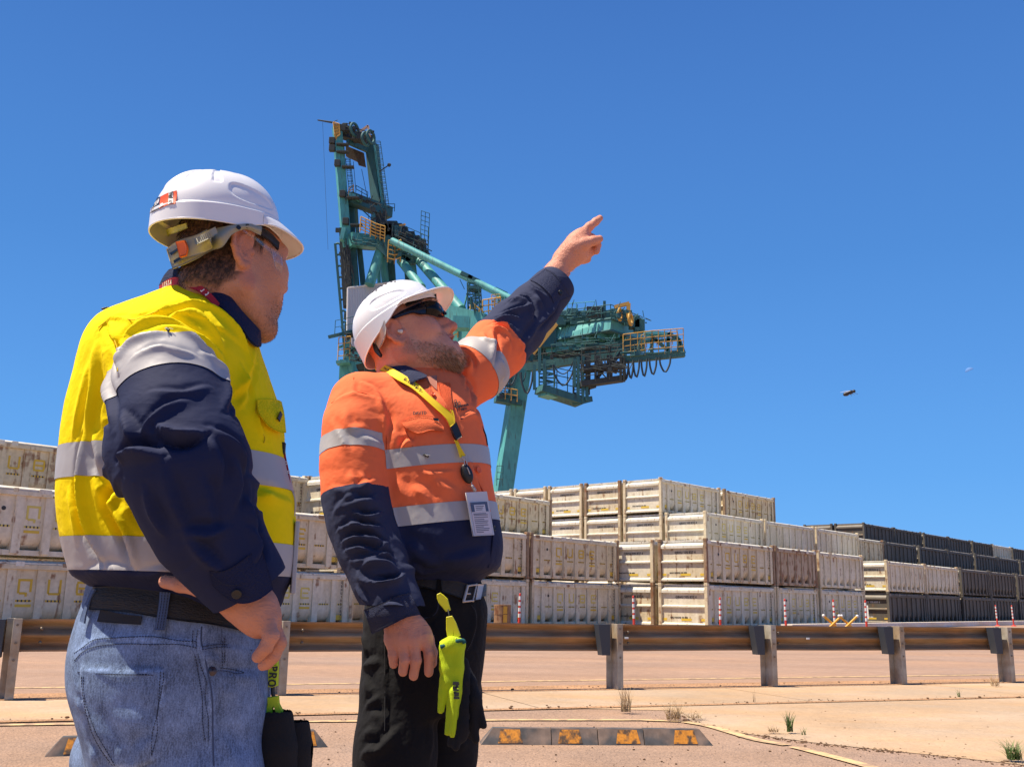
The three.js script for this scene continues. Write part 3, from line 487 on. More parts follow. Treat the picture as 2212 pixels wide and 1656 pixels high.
  P('cross_beam_top', beam(z1(430, 985, D - 0.6), z1(600, 1060, D), 0.9, 0.6), M.teal);
  P('stay', rod(z1(590, 1165, D), z1(725, 1290, D), 0.09, 0.09, 5), M.tealDark);
  for (const [a, b] of [[[440, 560], [480, 940]], [[490, 590], [520, 930]], [[590, 680], [660, 1030]], [[540, 1150], [560, 1480]], [[665, 1190], [690, 1400]], [[120, 115], [185, 1650]]]) P('wire_rope', rod(z1(...a, D), z1(...b, D), a[0] === 120 ? 0.02 : 0.04, a[0] === 120 ? 0.02 : 0.04, 4), M.cable);
  ladder('ladder', z1(785, 350, D + 2), z1(890, 1130, D + 2), 0.8, M.tealDark, 22);
  ladder('ladder', z1(425, 560, D - 1), z1(470, 960, D - 1), 0.7, M.tealDark, 12);
  P('lamp_bracket', [rod(z1(805, 710, D), z1(915, 635, D), 0.09, 0.09, 5), (() => { const p = z1(922, 630, D); return new THREE.SphereGeometry(0.3, 8, 6).translate(p.x, p.y, p.z); })()], M.grime);
  for (const [x, y] of [[300, 610], [360, 980], [400, 1310], [235, 340], [235, 430]]) { const p = z1(x, y, D - 1); P('junction_box', [cbox(p.x, p.y, p.z, 0.9, 1.0, 0.8, 0.08), cbox(p.x + 1.6, p.y - 0.6, p.z, 1.8, 0.25, 0.9, 0.05)], M.grime); }
  rails('hand_rail', [z1(360, 1010, D - 1), z1(400, 1100, D - 1)], 1.1, M.grime);
  rails('hand_rail', [z1(520, 960, D), z1(660, 1040, D)], 1.1, M.tealDark);
  rails('hand_rail', [z1(860, 1190, D), z1(985, 1190, D)], 1.2, M.tealDark);
  rails('yellow_hand_rail', [z1(430, 1000, D - 1), z1(490, 960, D - 1)], 1.2, M.craneYellow);
  P('davit', beam(z1(1040, 1365, D), z1(1120, 1345, D), 0.25, 0.25), M.craneYellow);
  P('post', [beam(z1(1015, 1365, D), z1(1015, 1500, D), 0.6, 0.6, V(0, 0, 1)), beam(z1(1060, 1370, D), z1(1060, 1480, D), 0.35, 0.35, V(0, 0, 1))], M.tealDark);
  // portal top and tower
  P('tower_column', beam(z1(520, 1120, D + 3), z1(545, 1500, D + 3), 0.45, 0.5, V(0, 0, 1)), M.tealDark);
  P('tower_column', beam(z1(730, 1170, D + 1), z1(745, 1400, D + 1), 0.45, 0.5, V(0, 0, 1)), M.teal);
  P('tower_column', beam(z1(800, 1180, D + 4), z1(800, 1480, D + 4), 2.2, 1.6, V(0, 0, 1)), M.grime);
  P('tower_column', beam(z1(470, 1060, D + 2), z1(470, 1640, D + 2), 1.0, 1.0, V(0, 0, 1)), M.tealDark);
  P('portal_beam', beam(z2(330, 160, D - 1), z2(720, 205, D + 3), 1.6, 1.9), M.teal);
  P('portal_deck', beam(z2(300, 215, D), z2(640, 240, D + 3), 2.6, 0.5), M.grime);
  rails('yellow_hand_rail', [z2(440, 75, D - 2), z2(610, 155, D - 2), z2(710, 185, D - 2)], 2.4, M.craneYellow, 0.09, 0.8, 5);
  P('stair_flight', beam(z2(270, 40, D - 2), z2(240, 170, D - 2), 1.3, 0.6, V(1, 0, 0)), M.teal);
  P('machinery', [[760, 60, 1.6], [830, 110, 1.5], [890, 100, 1.3], [960, 160, 1.4], [1030, 190, 1.2], [1100, 220, 1.1], [860, 30, 0.8], [700, 90, 1.6], [640, 110, 1.4]].map(([x, y, s]) => { const p = z2(x, y, D + 2); return cbox(p.x, p.y, p.z, s * 1.7, s * 1.5, s * 1.4, 0.12); }), M.grime);
  P('walkway', beam(z2(780, 150, D + 2), z2(1190, 330, D + 2), 1.8, 0.9), M.grime);
  rails('hand_rail', [z2(800, 110, D), z2(1190, 280, D), z2(1190, 180, D + 0.01)], 2.2, M.tealDark, 0.05, 1.2, 3);
  P('mesh_screen', rails('hand_rail', [z2(1100, 300, D - 1), z2(1192, 330, D - 1)], 6.5, M.tealDark, 0.05, 0.7, 9).geometry, M.tealDark);
  crane.remove(crane.children[crane.children.length - 2]);
  P('node', beam(z2(690, 200, D), z2(830, 330, D), 2.2, 2.6), M.tealDark);
  rails('yellow_hand_rail', [z2(745, 410, D - 2), z2(820, 430, D - 2), z2(885, 405, D - 2)], 3.4, M.craneYellow, 0.09, 1.0, 5);
  P('machinery', [[910, 350, 1.0], [950, 370, 1.0], [870, 300, 1.2], [1000, 390, 1.0], [1080, 370, 0.8]].map(([x, y, s]) => { const p = z2(x, y, D); return cbox(p.x, p.y, p.z, s * 1.5, s * 1.2, s * 1.2, 0.1); }), M.tealDark);
  // stays and raking legs
  P('main_stay', rod(z2(790, 172, D - 2), z2(2120, 822, D - 8), 0.52, 0.52, 14), M.tealPale);
  P('stay_collar', [[1620, 582], [1700, 622], [2000, 762]].map(([x, y]) => { const p = z2(x, y, D - 6); return new THREE.BoxGeometry(1.8, 0.5, 1.5).rotateZ(-0.44).translate(p.x, p.y + 0.2, p.z); }), M.tealDark);
  P('raking_leg', rod(z2(660, 300, D), z2(545, 660, D - 1), 0.75, 0.75, 12), M.teal);
  P('raking_leg', rod(z2(695, 330, D + 3), z2(728, 700, D + 3), 0.6, 0.6, 10), M.teal);
  P('raking_leg', rod(z2(890, 390, D), z2(1120, 690, D - 4), 0.68, 0.68, 12), M.teal);
  P('raking_leg', rod(z2(1080, 375, D), z2(1560, 930, D - 8), 0.72, 0.72, 12), M.teal);
  P('hanger', beam(z2(1015, 380, D + 2), z2(1045, 640, D + 2), 1.0, 0.9, V(0, 0, 1)), M.teal);
  P('hanger', beam(z2(945, 400, D + 4), z2(965, 640, D + 4), 0.6, 0.9, V(0, 0, 1)), M.tealDark);
  P('hanger', beam(z2(770, 340, D + 4), z2(790, 640, D + 4), 1.3, 0.9, V(0, 0, 1)), M.tealDark);
  P('tower_column', beam(z2(265, 40, D), z2(310, 900, D), 1.35, 1.2, V(0, 0, 1)), M.grime);
  P('tower_column', beam(z2(345, 215, D + 1), z2(400, 900, D + 1), 1.3, 1.2, V(0, 0, 1)), M.tealDark);
  P('tower_column', beam(z2(432, 240, D + 2), z2(490, 800, D + 2), 0.75, 0.9, V(0, 0, 1)), M.tealDark);
  P('tower_column', beam(z2(640, 320, D + 4), z2(655, 700, D + 4), 0.5, 0.6, V(0, 0, 1)), M.teal);
  // cable chain down the tower: rail with curved arms
  P('cable_rail', beam(z2(166, 205, D), z2(278, 1480, D), 0.33, 0.33, V(0, 0, 1)), M.tealDark);
  for (let k = 0; k < 9; k++) { const a = z2(172 + k * 10.6, 208 + k * 124, D), b = z2(232 + k * 9, 232 + k * 124, D); P('cable_arm', tube([a, a.clone().lerp(b, 0.5).add(V(0, 0.25, 0)), b, b.clone().add(V(0, -0.5, 0))], 0.16, 5, 8), M.tealDark); const p = z2(238 + k * 8, 262 + k * 124, D); if (k > 0) P('junction_box', cbox(p.x, p.y, p.z, 0.55, 1.0, 0.6, 0.05), M.cable); }
  // machinery house
  const hb = (x0, y0, x1, y1, d, w, m, name) => { const a = z2(x0, y1, d), b = z2(x1, y1, d), t = z2(x0, y0, d); const g = new THREE.BoxGeometry(b.x - a.x, t.y - a.y, w).translate((a.x + b.x) / 2, (t.y + a.y) / 2, a.z - w / 2); return P(name, g, m); };
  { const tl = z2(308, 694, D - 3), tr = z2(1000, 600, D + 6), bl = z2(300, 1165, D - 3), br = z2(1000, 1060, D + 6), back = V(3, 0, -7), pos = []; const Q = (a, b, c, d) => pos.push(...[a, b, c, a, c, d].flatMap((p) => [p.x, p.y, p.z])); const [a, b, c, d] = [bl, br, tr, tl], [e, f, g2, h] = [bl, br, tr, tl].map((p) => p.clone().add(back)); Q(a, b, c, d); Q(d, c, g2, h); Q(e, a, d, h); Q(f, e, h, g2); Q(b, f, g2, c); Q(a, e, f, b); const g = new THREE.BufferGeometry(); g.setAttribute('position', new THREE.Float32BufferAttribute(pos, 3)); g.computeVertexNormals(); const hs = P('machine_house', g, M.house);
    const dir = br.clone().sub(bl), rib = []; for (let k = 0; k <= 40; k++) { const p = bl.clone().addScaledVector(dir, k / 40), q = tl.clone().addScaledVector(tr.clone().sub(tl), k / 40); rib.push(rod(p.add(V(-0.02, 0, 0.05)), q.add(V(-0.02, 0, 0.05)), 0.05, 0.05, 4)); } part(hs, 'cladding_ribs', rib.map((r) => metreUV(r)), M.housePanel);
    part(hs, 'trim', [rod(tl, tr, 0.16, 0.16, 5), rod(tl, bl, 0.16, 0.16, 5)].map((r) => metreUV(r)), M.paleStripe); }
  hb(1380, 880, 1545, 1070, D - 4, 5, M.house, 'machine_house'); hb(1550, 930, 1660, 1070, D - 6, 4, M.housePanel, 'machine_house'); hb(1780, 1000, 1960, 1080, D - 8, 3, M.house, 'machine_house');
  P('house_deck', beam(z2(150, 1222, D - 4), z2(620, 1118, D + 2), 2.4, 0.5), M.tealDark);
  rails('hand_rail', [z2(160, 1205, D - 5), z2(480, 1135, D - 3)], 2.0, M.tealDark, 0.05, 1.3, 2);
  P('deck_underside', beam(z2(330, 1240, D - 2), z2(640, 1250, D), 3.4, 1.6), M.grime);
  P('deck_soffit', beam(z2(340, 1290, D - 4), z2(560, 1330, D - 2), 0.3, 1.2), M.housePanel);
  P('bracket', [beam(z2(270, 1380, D - 3), z2(380, 1300, D - 3), 1.3, 1.3), beam(z2(205, 1350, D - 3), z2(300, 1320, D - 3), 0.3, 0.3)], M.teal);
  P('portal_beam', beam(z2(320, 1480, D - 3), z2(640, 1400, D + 1), 1.9, 1.9), M.teal);
  P('portal_beam', beam(z2(330, 1400, D), z2(640, 1330, D + 2), 1.9, 1.4), M.tealDark);
  rails('yellow_hand_rail', [z2(192, 1515, D - 4), z2(322, 1500, D - 4)], 3.6, M.craneYellow, 0.07, 0.8, 4);
  P('basket_floor', beam(z2(185, 1525, D - 4), z2(330, 1512, D - 4), 1.6, 0.4), M.teal);
  P('machinery', [[420, 1540, 1.5], [480, 1500, 1.3], [560, 1480, 1.3], [600, 1590, 1.6], [440, 1620, 1.4]].map(([x, y, s]) => { const p = z2(x, y, D + 3); return cbox(p.x, p.y, p.z, s * 1.7, s * 1.4, s * 1.4, 0.1); }), M.grime);
  rails('yellow_hand_rail', [z2(390, 1490, D), z2(560, 1480, D)], 1.4, M.craneYellow, 0.05, 1.0, 2);
  const legFoot = (p) => p.clone().setY(0);
  P('leg', beam(z2(290, 1500, D - 2), legFoot(z2(300, 1800, D - 2)), 1.6, 1.8, V(0, 0, 1)), M.teal);
  P('gusset', tube([z2(345, 1500, D - 3), z2(360, 1590, D - 3), z2(410, 1680, D - 3)], 0.6, 8, 12), M.teal);
  P('leg', beam(z2(640, 1400, D + 8), legFoot(z2(660, 1800, D + 8)), 1.9, 1.9, V(0, 0, 1)), M.tealDark);
  // hanging lattice hoists under the stay
  lattice('lattice_tower', z2(1690, 650, D - 6), z2(1700, 1020, D - 6), 1.6, M.tealDark, 8);
  lattice('lattice_tower', z2(1745, 690, D - 4), z2(1750, 960, D - 4), 0.8, M.grime, 8, 0.06);
  P('lattice_brace', rod(z2(1655, 640, D - 6), z2(1545, 1090, D - 6), 0.13, 0.13, 5), M.teal);
  P('lattice_deck', [beam(z2(1640, 700, D - 6), z2(1780, 715, D - 6), 1.8, 0.4), beam(z2(1640, 1010, D - 6), z2(1790, 1030, D - 6), 1.8, 0.4)], M.tealDark);
  lattice('lattice_tower', z2(1940, 780, D - 8), z2(1950, 980, D - 8), 1.2, M.craneYellow, 5, 0.06);
  lattice('lattice_tower', z2(2000, 800, D - 8), z2(2005, 980, D - 8), 0.9, M.teal, 5, 0.09);
  { const p = z2(1752, 1004, D - 9); P('flood_lamp', new THREE.SphereGeometry(0.55, 12, 8).translate(p.x, p.y, p.z), M.white); }
  rails('yellow_hand_rail', [z2(1655, 1075, D - 9), z2(1800, 1195, D - 9)], 3.0, M.craneYellow, 0.09, 0.8, 4);
  rails('yellow_hand_rail', [z2(1790, 1090, D - 9), z2(1990, 1060, D - 9)], 3.4, M.craneYellow, 0.09, 1.0, 4);
  rails('yellow_hand_rail', [z2(1460, 1270, D - 9), z2(1520, 1240, D - 9)], 2.4, M.craneYellow, 0.08, 0.6, 4);
  // landside girder and its undercarriage
  const G2 = 128;
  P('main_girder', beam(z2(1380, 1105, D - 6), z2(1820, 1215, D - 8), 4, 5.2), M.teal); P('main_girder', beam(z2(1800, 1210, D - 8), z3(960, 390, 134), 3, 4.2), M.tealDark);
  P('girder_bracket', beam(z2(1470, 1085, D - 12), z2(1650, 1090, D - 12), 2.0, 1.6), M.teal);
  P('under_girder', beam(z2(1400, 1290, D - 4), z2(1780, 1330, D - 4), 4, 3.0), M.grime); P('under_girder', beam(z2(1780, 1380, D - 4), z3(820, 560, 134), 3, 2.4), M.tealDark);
  { // box girder corner: sunlit left face and shaded soffit put into the teal tones
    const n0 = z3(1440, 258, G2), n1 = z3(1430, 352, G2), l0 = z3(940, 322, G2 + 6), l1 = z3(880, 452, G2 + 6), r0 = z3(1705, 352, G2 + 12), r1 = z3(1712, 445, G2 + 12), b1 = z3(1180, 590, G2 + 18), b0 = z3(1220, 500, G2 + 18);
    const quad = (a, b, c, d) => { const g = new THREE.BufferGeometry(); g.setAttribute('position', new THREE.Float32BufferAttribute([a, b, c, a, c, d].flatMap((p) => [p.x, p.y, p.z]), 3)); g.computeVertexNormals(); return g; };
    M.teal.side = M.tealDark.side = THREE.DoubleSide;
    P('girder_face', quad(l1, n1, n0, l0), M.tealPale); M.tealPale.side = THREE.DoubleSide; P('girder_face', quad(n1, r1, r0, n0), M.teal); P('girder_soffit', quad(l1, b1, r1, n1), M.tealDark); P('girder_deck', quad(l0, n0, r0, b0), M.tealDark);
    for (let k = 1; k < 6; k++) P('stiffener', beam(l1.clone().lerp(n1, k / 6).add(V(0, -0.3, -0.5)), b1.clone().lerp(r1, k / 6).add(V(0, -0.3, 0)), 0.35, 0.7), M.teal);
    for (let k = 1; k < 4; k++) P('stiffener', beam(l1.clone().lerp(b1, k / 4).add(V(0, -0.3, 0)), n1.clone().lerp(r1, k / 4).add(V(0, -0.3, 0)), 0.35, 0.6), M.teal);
    for (let k = 0; k < 9; k++) P('panel_seam', rod(l1.clone().lerp(n1, k / 9).add(V(0, 0, 0.03)), l0.clone().lerp(n0, k / 9).add(V(0, 0, 0.03)), 0.05, 0.05, 4), M.tealDark);
    P('girder_lip', [rod(l0, n0, 0.2, 0.2, 6), rod(n0, r0, 0.2, 0.2, 6), rod(l1, n1, 0.16, 0.16, 6), rod(n1, r1, 0.16, 0.16, 6)], M.tealDark);
    rails('hand_rail', [l0.clone().add(V(0, 0.2, -1)), n0.clone().add(V(0, 0.2, -1)), r0.clone().add(V(0, 0.2, -1))], 2.1, M.tealDark, 0.06, 1.5, 2);
    rails('hand_rail', [z3(1000, 240, G2 + 8), z3(1300, 215, G2 + 8)], 1.8, M.tealPale, 0.05, 1.2, 2);
  }
  P('deck_machine', [[1060, 250, 1.0], [1110, 230, 1.1], [1150, 260, 1.3], [1210, 255, 1.2], [1260, 250, 0.9], [1350, 245, 1.0], [1390, 240, 1.0], [1480, 245, 1.3], [1560, 250, 1.2], [1630, 290, 1.1], [1670, 320, 1.1], [1020, 270, 1.1]].map(([x, y, s]) => { const p = z3(x, y, G2 + 4); return cbox(p.x, p.y, p.z, s * 1.3, s * 1.6, s * 1.3, 0.1); }), M.tealDark);
  { const p = z3(1308, 222, G2 + 2); P('signboard', cbox(p.x, p.y, p.z, 2.4, 2.2, 0.3, 0.05), M.grime); }
  P('mast', beam(z3(1383, 112, G2 + 2), z3(1385, 262, G2 + 2), 0.35, 0.35, V(0, 0, 1)), M.tealDark);
  P('davit', [beam(z3(1470, 160, G2), z3(1588, 130, G2), 0.45, 0.45), beam(z3(1583, 132, G2), z3(1580, 245, G2), 0.5, 0.5, V(0, 0, 1))], M.craneYellow);
  for (const [x, y] of [[1510, 222], [1600, 262]]) { const p = z3(x, y, G2); P('sheave', new THREE.TorusGeometry(0.75, 0.2, 8, 20).rotateY(1.15).translate(p.x, p.y, p.z), M.craneYellow); }
  P('machine_box', [[1110, 490, 2.4], [1050, 510, 1.8], [1160, 500, 1.6], [960, 520, 1.4]].map(([x, y, s]) => { const p = z3(x, y, G2 + 6); return cbox(p.x, p.y, p.z, s * 1.6, s, s, 0.1); }), M.teal);
  P('trolley_beam', beam(z3(560, 620, G2 + 8), z3(1720, 468, G2 + 4), 1.6, 1.7), M.tealDark);
  P('trolley_beam', beam(z3(560, 690, G2 + 4), z3(1560, 540, G2), 1.0, 1.1), M.tealDark);
  P('trolley_beam', beam(z3(1520, 600, G2 - 2), z3(2046, 545, G2 - 2), 0.9, 0.9), M.tealDark);
  P('stair_flight', [beam(z3(985, 300, G2 - 2), z3(790, 545, G2 - 2), 0.25, 0.5), beam(z3(940, 285, G2 - 2), z3(745, 520, G2 - 2), 0.25, 0.5), ...Array.from({ length: 16 }, (_, k) => rod(z3(985 - k * 12.6, 300 + k * 15.5, G2 - 2), z3(942 - k * 12.6, 285 + k * 15.5, G2 - 2), 0.08, 0.08, 4))], M.craneYellow);
  rails('yellow_hand_rail', [z3(710, 545, G2 - 2), z3(800, 555, G2 - 2)], 3.4, M.craneYellow, 0.08, 0.8, 4);
  // end frame
  P('end_plate', (() => { const q = [[1712, 372], [1905, 384], [1870, 412], [1712, 445]].map(([x, y]) => z3(x, y, G2 - 1)); const g = new THREE.BufferGeometry(); g.setAttribute('position', new THREE.Float32BufferAttribute([0, 1, 2, 0, 2, 3].flatMap((i) => [q[i].x, q[i].y, q[i].z]), 3)); g.computeVertexNormals(); return [g, beam(q[0], q[1], 0.6, 0.4)]; })(), M.tealPale);
  P('end_frame', [[1910, 378, 1912, 555], [2000, 425, 2002, 550], [1910, 378, 2000, 425], [2000, 425, 2044, 545], [1775, 405, 1775, 580], [1775, 405, 1910, 520], [1712, 450, 2000, 428]].map(([a, b, c, d]) => beam(z3(a, b, G2 - 2), z3(c, d, G2 - 2), 0.4, 0.4, V(0, 0, 1))), M.tealDark);
  P('trolley_chute', beam(z3(1530, 505, G2 + 2), z3(1720, 470, G2 + 2), 0.5, 0.4), M.tealDark);
  rails('yellow_hand_rail', [z3(1540, 585, G2 - 3), z3(1780, 555, G2 - 3), z3(2040, 535, G2 - 3)], 3.2, M.craneYellow, 0.06, 0.9, 4);
  rails('yellow_hand_rail', [z3(1690, 500, G2 + 1), z3(1990, 470, G2 + 1)], 1.8, M.craneYellow, 0.06, 0.7, 3);
  // hanging maintenance cages
  for (const [x, y0, y1] of [[803, 640, 845], [885, 590, 835], [845, 500, 700], [1165, 575, 942], [1135, 590, 820], [1237, 780, 938], [1205, 560, 940]]) P('cage_post', beam(z3(x, y0, G2 - 3), z3(x, y1, G2 - 3), 0.38, 0.38, V(0, 0, 1)), M.tealDark);
  P('cage_floor', [beam(z3(840, 840, G2 - 4), z3(1180, 950, G2 - 2), 2.6, 0.9), beam(z3(1160, 945, G2 - 3), z3(1240, 925, G2 - 1), 1.6, 0.7)], M.tealDark);
  P('cage_floor', beam(z3(870, 880, G2 - 4), z3(960, 905, G2 - 3), 2, 0.5), M.teal);
  rails('hand_rail', [z3(900, 830, G2 - 1), z3(1165, 890, G2 - 1)], 3.0, M.tealDark, 0.06, 1.6, 3);
  lattice('lattice_tower', z3(905, 630, G2 - 1), z3(905, 830, G2 - 1), 2.0, M.tealDark, 6, 0.08);
  lattice('lattice_tower', z3(1190, 600, G2 - 1), z3(1190, 900, G2 - 1), 2.0, M.grime, 8, 0.08);
  for (const x of [1235, 1258, 1310, 1335, 1412, 1440, 1518, 1545]) P('stair_post', beam(z3(x, 560, G2 - 3), z3(x, 780, G2 - 3), 0.32, 0.32, V(0, 0, 1)), M.grime);
  P('stair_landing', [beam(z3(1195, 683, G2 - 3), z3(1545, 640, G2 - 2), 1.8, 0.7), beam(z3(1180, 805, G2 - 3), z3(1550, 752, G2 - 2), 1.8, 0.7), beam(z3(1180, 800, G2 - 3), z3(1290, 815, G2 - 2), 1.4, 0.7)], M.grime);
  P('stair_flight', [beam(z3(1290, 790, G2 - 2), z3(1400, 650, G2 - 2), 0.9, 0.4), beam(z3(1440, 640, G2 - 2), z3(1525, 530, G2 - 2), 0.9, 0.4)], M.grime);
  rails('hand_rail', [z3(1195, 665, G2 - 4), z3(1545, 625, G2 - 4)], 2.6, M.grime, 0.05, 1.6, 3);
  rails('hand_rail', [z3(1190, 790, G2 - 4), z3(1545, 740, G2 - 4)], 2.6, M.grime, 0.05, 1.6, 3);
  P('cage_brace', [rod(z3(1300, 640, G2), z3(1420, 770, G2), 0.09, 0.09, 4), rod(z3(1460, 700, G2), z3(1480, 660, G2), 0.5, 0.5, 6)], M.grime);
  // festoon cables
  const loop = (x0, y0, x1, y1, sag, r = 0.1) => { const a = z3(x0, y0, G2 - 3), b = z3(x1, y1, G2 - 3), bt = z3((x0 + x1) / 2, sag, G2 - 3); P('festoon_cable', tube([a, a.clone().lerp(bt, 0.55).add(V((a.x - bt.x) * 0.32, 0, 0)), bt, b.clone().lerp(bt, 0.55).add(V((b.x - bt.x) * 0.32, 0, 0)), b], r, 5, 16), M.cable); };
  for (const [a, b, s] of [[1548, 1582, 752], [1580, 1622, 755], [1622, 1672, 745], [1688, 1735, 738], [1755, 1815, 722], [1838, 1932, 700]]) { loop(a, 610 - (a - 1548) * 0.12, b, 610 - (b - 1548) * 0.12, s, 0.13); }
  loop(955, 640, 1135, 600, 812, 0.12); loop(965, 640, 1120, 610, 715, 0.08); loop(690, 700, 790, 690, 878, 0.14); loop(575, 740, 650, 700, 800, 0.1); loop(680, 700, 730, 700, 780, 0.08);
  // the landside leg
  P('leg', beam(z3(692, 690, G2 + 4), legFoot(z3(412, 1830, G2 + 4)), 2.1, 2.6, V(0.3, 0, 1)), M.teal);
  P('leg_flange', beam(z3(655, 700, G2 + 3), z3(595, 960, G2 + 3), 0.5, 2.2, V(0, 0, 1)), M.tealDark);
  P('leg_collar', [beam(z3(480, 925, G2 + 2), z3(690, 962, G2 + 3), 1.6, 0.7), beam(z3(500, 890, G2 + 2), z3(640, 910, G2 + 3), 1.2, 0.4)], M.tealDark);
  rails('yellow_hand_rail', [z3(560, 925, G2 + 1), z3(660, 945, G2 + 1)], 1.6, M.craneYellow, 0.06, 0.9, 2);
  lattice('lattice_tower', z3(548, 720, G2 + 4), z3(548, 900, G2 + 4), 1.6, M.tealDark, 5, 0.1);
  rails('hand_rail', [z3(490, 1640, G2 + 1), z3(540, 1640, G2 + 1)], 2.6, M.tealDark, 0.05, 0.7, 3);
  // pipes, conduits and small boxes along the members
  const cr = rng(909);
  function pipeRun(a, b, n, spread, m) {
    const d = b.clone().sub(a), L = d.length(), out = [], off = () => V((cr() - 0.5) * spread, (cr() - 0.5) * spread * 0.6, spread * (0.3 + cr() * 0.5));
    for (let i = 0; i < n * 0.5; i++) { const t0 = cr() * 0.8, t1 = Math.min(1, t0 + 0.08 + cr() * 0.3), o = off(); out.push(rod(a.clone().addScaledVector(d, t0).add(o), a.clone().addScaledVector(d, t1).add(o), 0.05 + cr() * 0.06, 0.06, 4)); if (cr() < 0.7) { const p = a.clone().addScaledVector(d, cr()).add(off()), s = 0.12 + cr() * 0.32; out.push(box(p.x, p.y, p.z, s * (0.7 + cr()), s * (0.6 + cr()), s)); } if (cr() < 0.5) { const p = a.clone().addScaledVector(d, cr()).add(off()); out.push(rod(p, p.clone().add(V((cr() - 0.5) * 1.6, 0.6 + cr() * 1.2, 0)), 0.05, 0.05, 4)); } }
    P('pipe_run', out, m).userData.kind = 'stuff';
  }
  for (const [a, b, n, s, m] of [[z1(350, 180, D), z1(730, 310, D), 18, 1.6, M.grime], [z1(440, 1000, D), z1(930, 1190, D), 16, 1.2, M.grime], [z1(760, 1180, D), z1(860, 1480, D), 30, 2.6, M.grime], [z2(260, 60, D - 1), z2(320, 680, D - 1), 34, 1.8, M.grime], [z2(330, 200, D - 1), z2(720, 230, D - 1), 26, 1.8, M.tealDark], [z2(780, 110, D), z2(1180, 290, D), 44, 2.4, M.grime], [z2(800, 320, D - 1), z2(1120, 380, D - 1), 26, 1.6, M.tealDark], [z2(330, 1250, D - 5), z2(600, 1240, D - 5), 20, 2, M.grime], [z2(300, 1420, D - 5), z2(620, 1520, D - 4), 34, 2.6, M.grime], [z3(980, 270, G2 + 2), z3(1420, 225, G2 + 2), 44, 2.0, M.tealDark], [z3(1460, 225, G2 - 1), z3(1700, 320, G2 + 6), 34, 2.2, M.tealDark], [z3(900, 500, G2 - 1), z3(1500, 470, G2 - 1), 44, 2.6, M.tealDark], [z3(700, 600, G2), z3(1500, 520, G2), 40, 1.8, M.grime], [z3(1200, 620, G2 - 4), z3(1540, 700, G2 - 4), 30, 2.6, M.grime], [z3(1540, 560, G2 - 4), z3(2030, 530, G2 - 4), 30, 1.2, M.tealDark], [z3(560, 740, G2 + 2), z3(560, 900, G2 + 2), 14, 1.8, M.grime], [z2(1660, 700, D - 9), z2(1760, 1000, D - 9), 24, 1.8, M.tealDark]]) pipeRun(a, b, n, s, m);
}
// ---------------------------------------------------------------- modelling tools for figures and cloth
const smin = (a, b, k) => { if (k <= 0) return Math.min(a, b); const h = Math.max(k - Math.abs(a - b), 0) / k; return Math.min(a, b) - h * h * k * 0.25; };
// chain of tapered capsules; returns distance, remembers arc length of the nearest point
function chain(pts, kk = 0.015) { // pts: [Vector3, r]
  const n = pts.length - 1, A = pts.map(([p]) => [p.x, p.y, p.z]), R = pts.map((q) => q[1]), acc = [0];
  for (let i = 0; i < n; i++) acc.push(acc[i] + pts[i][0].distanceTo(pts[i + 1][0]));
  const f = (x, y, z) => {
    let d = 1e9, best = 1e9;
    for (let i = 0; i < n; i++) {
      const a = A[i], b = A[i + 1], bx = b[0] - a[0], by = b[1] - a[1], bz = b[2] - a[2], px = x - a[0], py = y - a[1], pz = z - a[2];
      const h = clamp((px * bx + py * by + pz * bz) / (bx * bx + by * by + bz * bz)), qx = px - bx * h, qy = py - by * h, qz = pz - bz * h;
      const e = Math.sqrt(qx * qx + qy * qy + qz * qz) - (R[i] + (R[i + 1] - R[i]) * h);
      if (e < best) { best = e; f.s = acc[i] + (acc[i + 1] - acc[i]) * h; }
      d = d > 1e8 ? e : smin(d, e, kk);
    }
    return d;
  };
  f.total = acc[n]; return f;
}
function ell(c, rx, ry, rz, ax = V(1, 0, 0), ay = V(0, 1, 0), az = V(0, 0, 1)) {
  return (x, y, z) => {
    const dx = x - c.x, dy = y - c.y, dz = z - c.z, p = dx * ax.x + dy * ax.y + dz * ax.z, q = dx * ay.x + dy * ay.y + dz * ay.z, r = dx * az.x + dy * az.y + dz * az.z;
    const a = p / rx, b = q / ry, g = r / rz, k0 = Math.sqrt(a * a + b * b + g * g); if (k0 < 1e-6) return -Math.min(rx, ry, rz);
    const k1 = Math.sqrt((a / rx) ** 2 + (b / ry) ** 2 + (g / rz) ** 2); return k0 * (k0 - 1) / k1;
  };
}
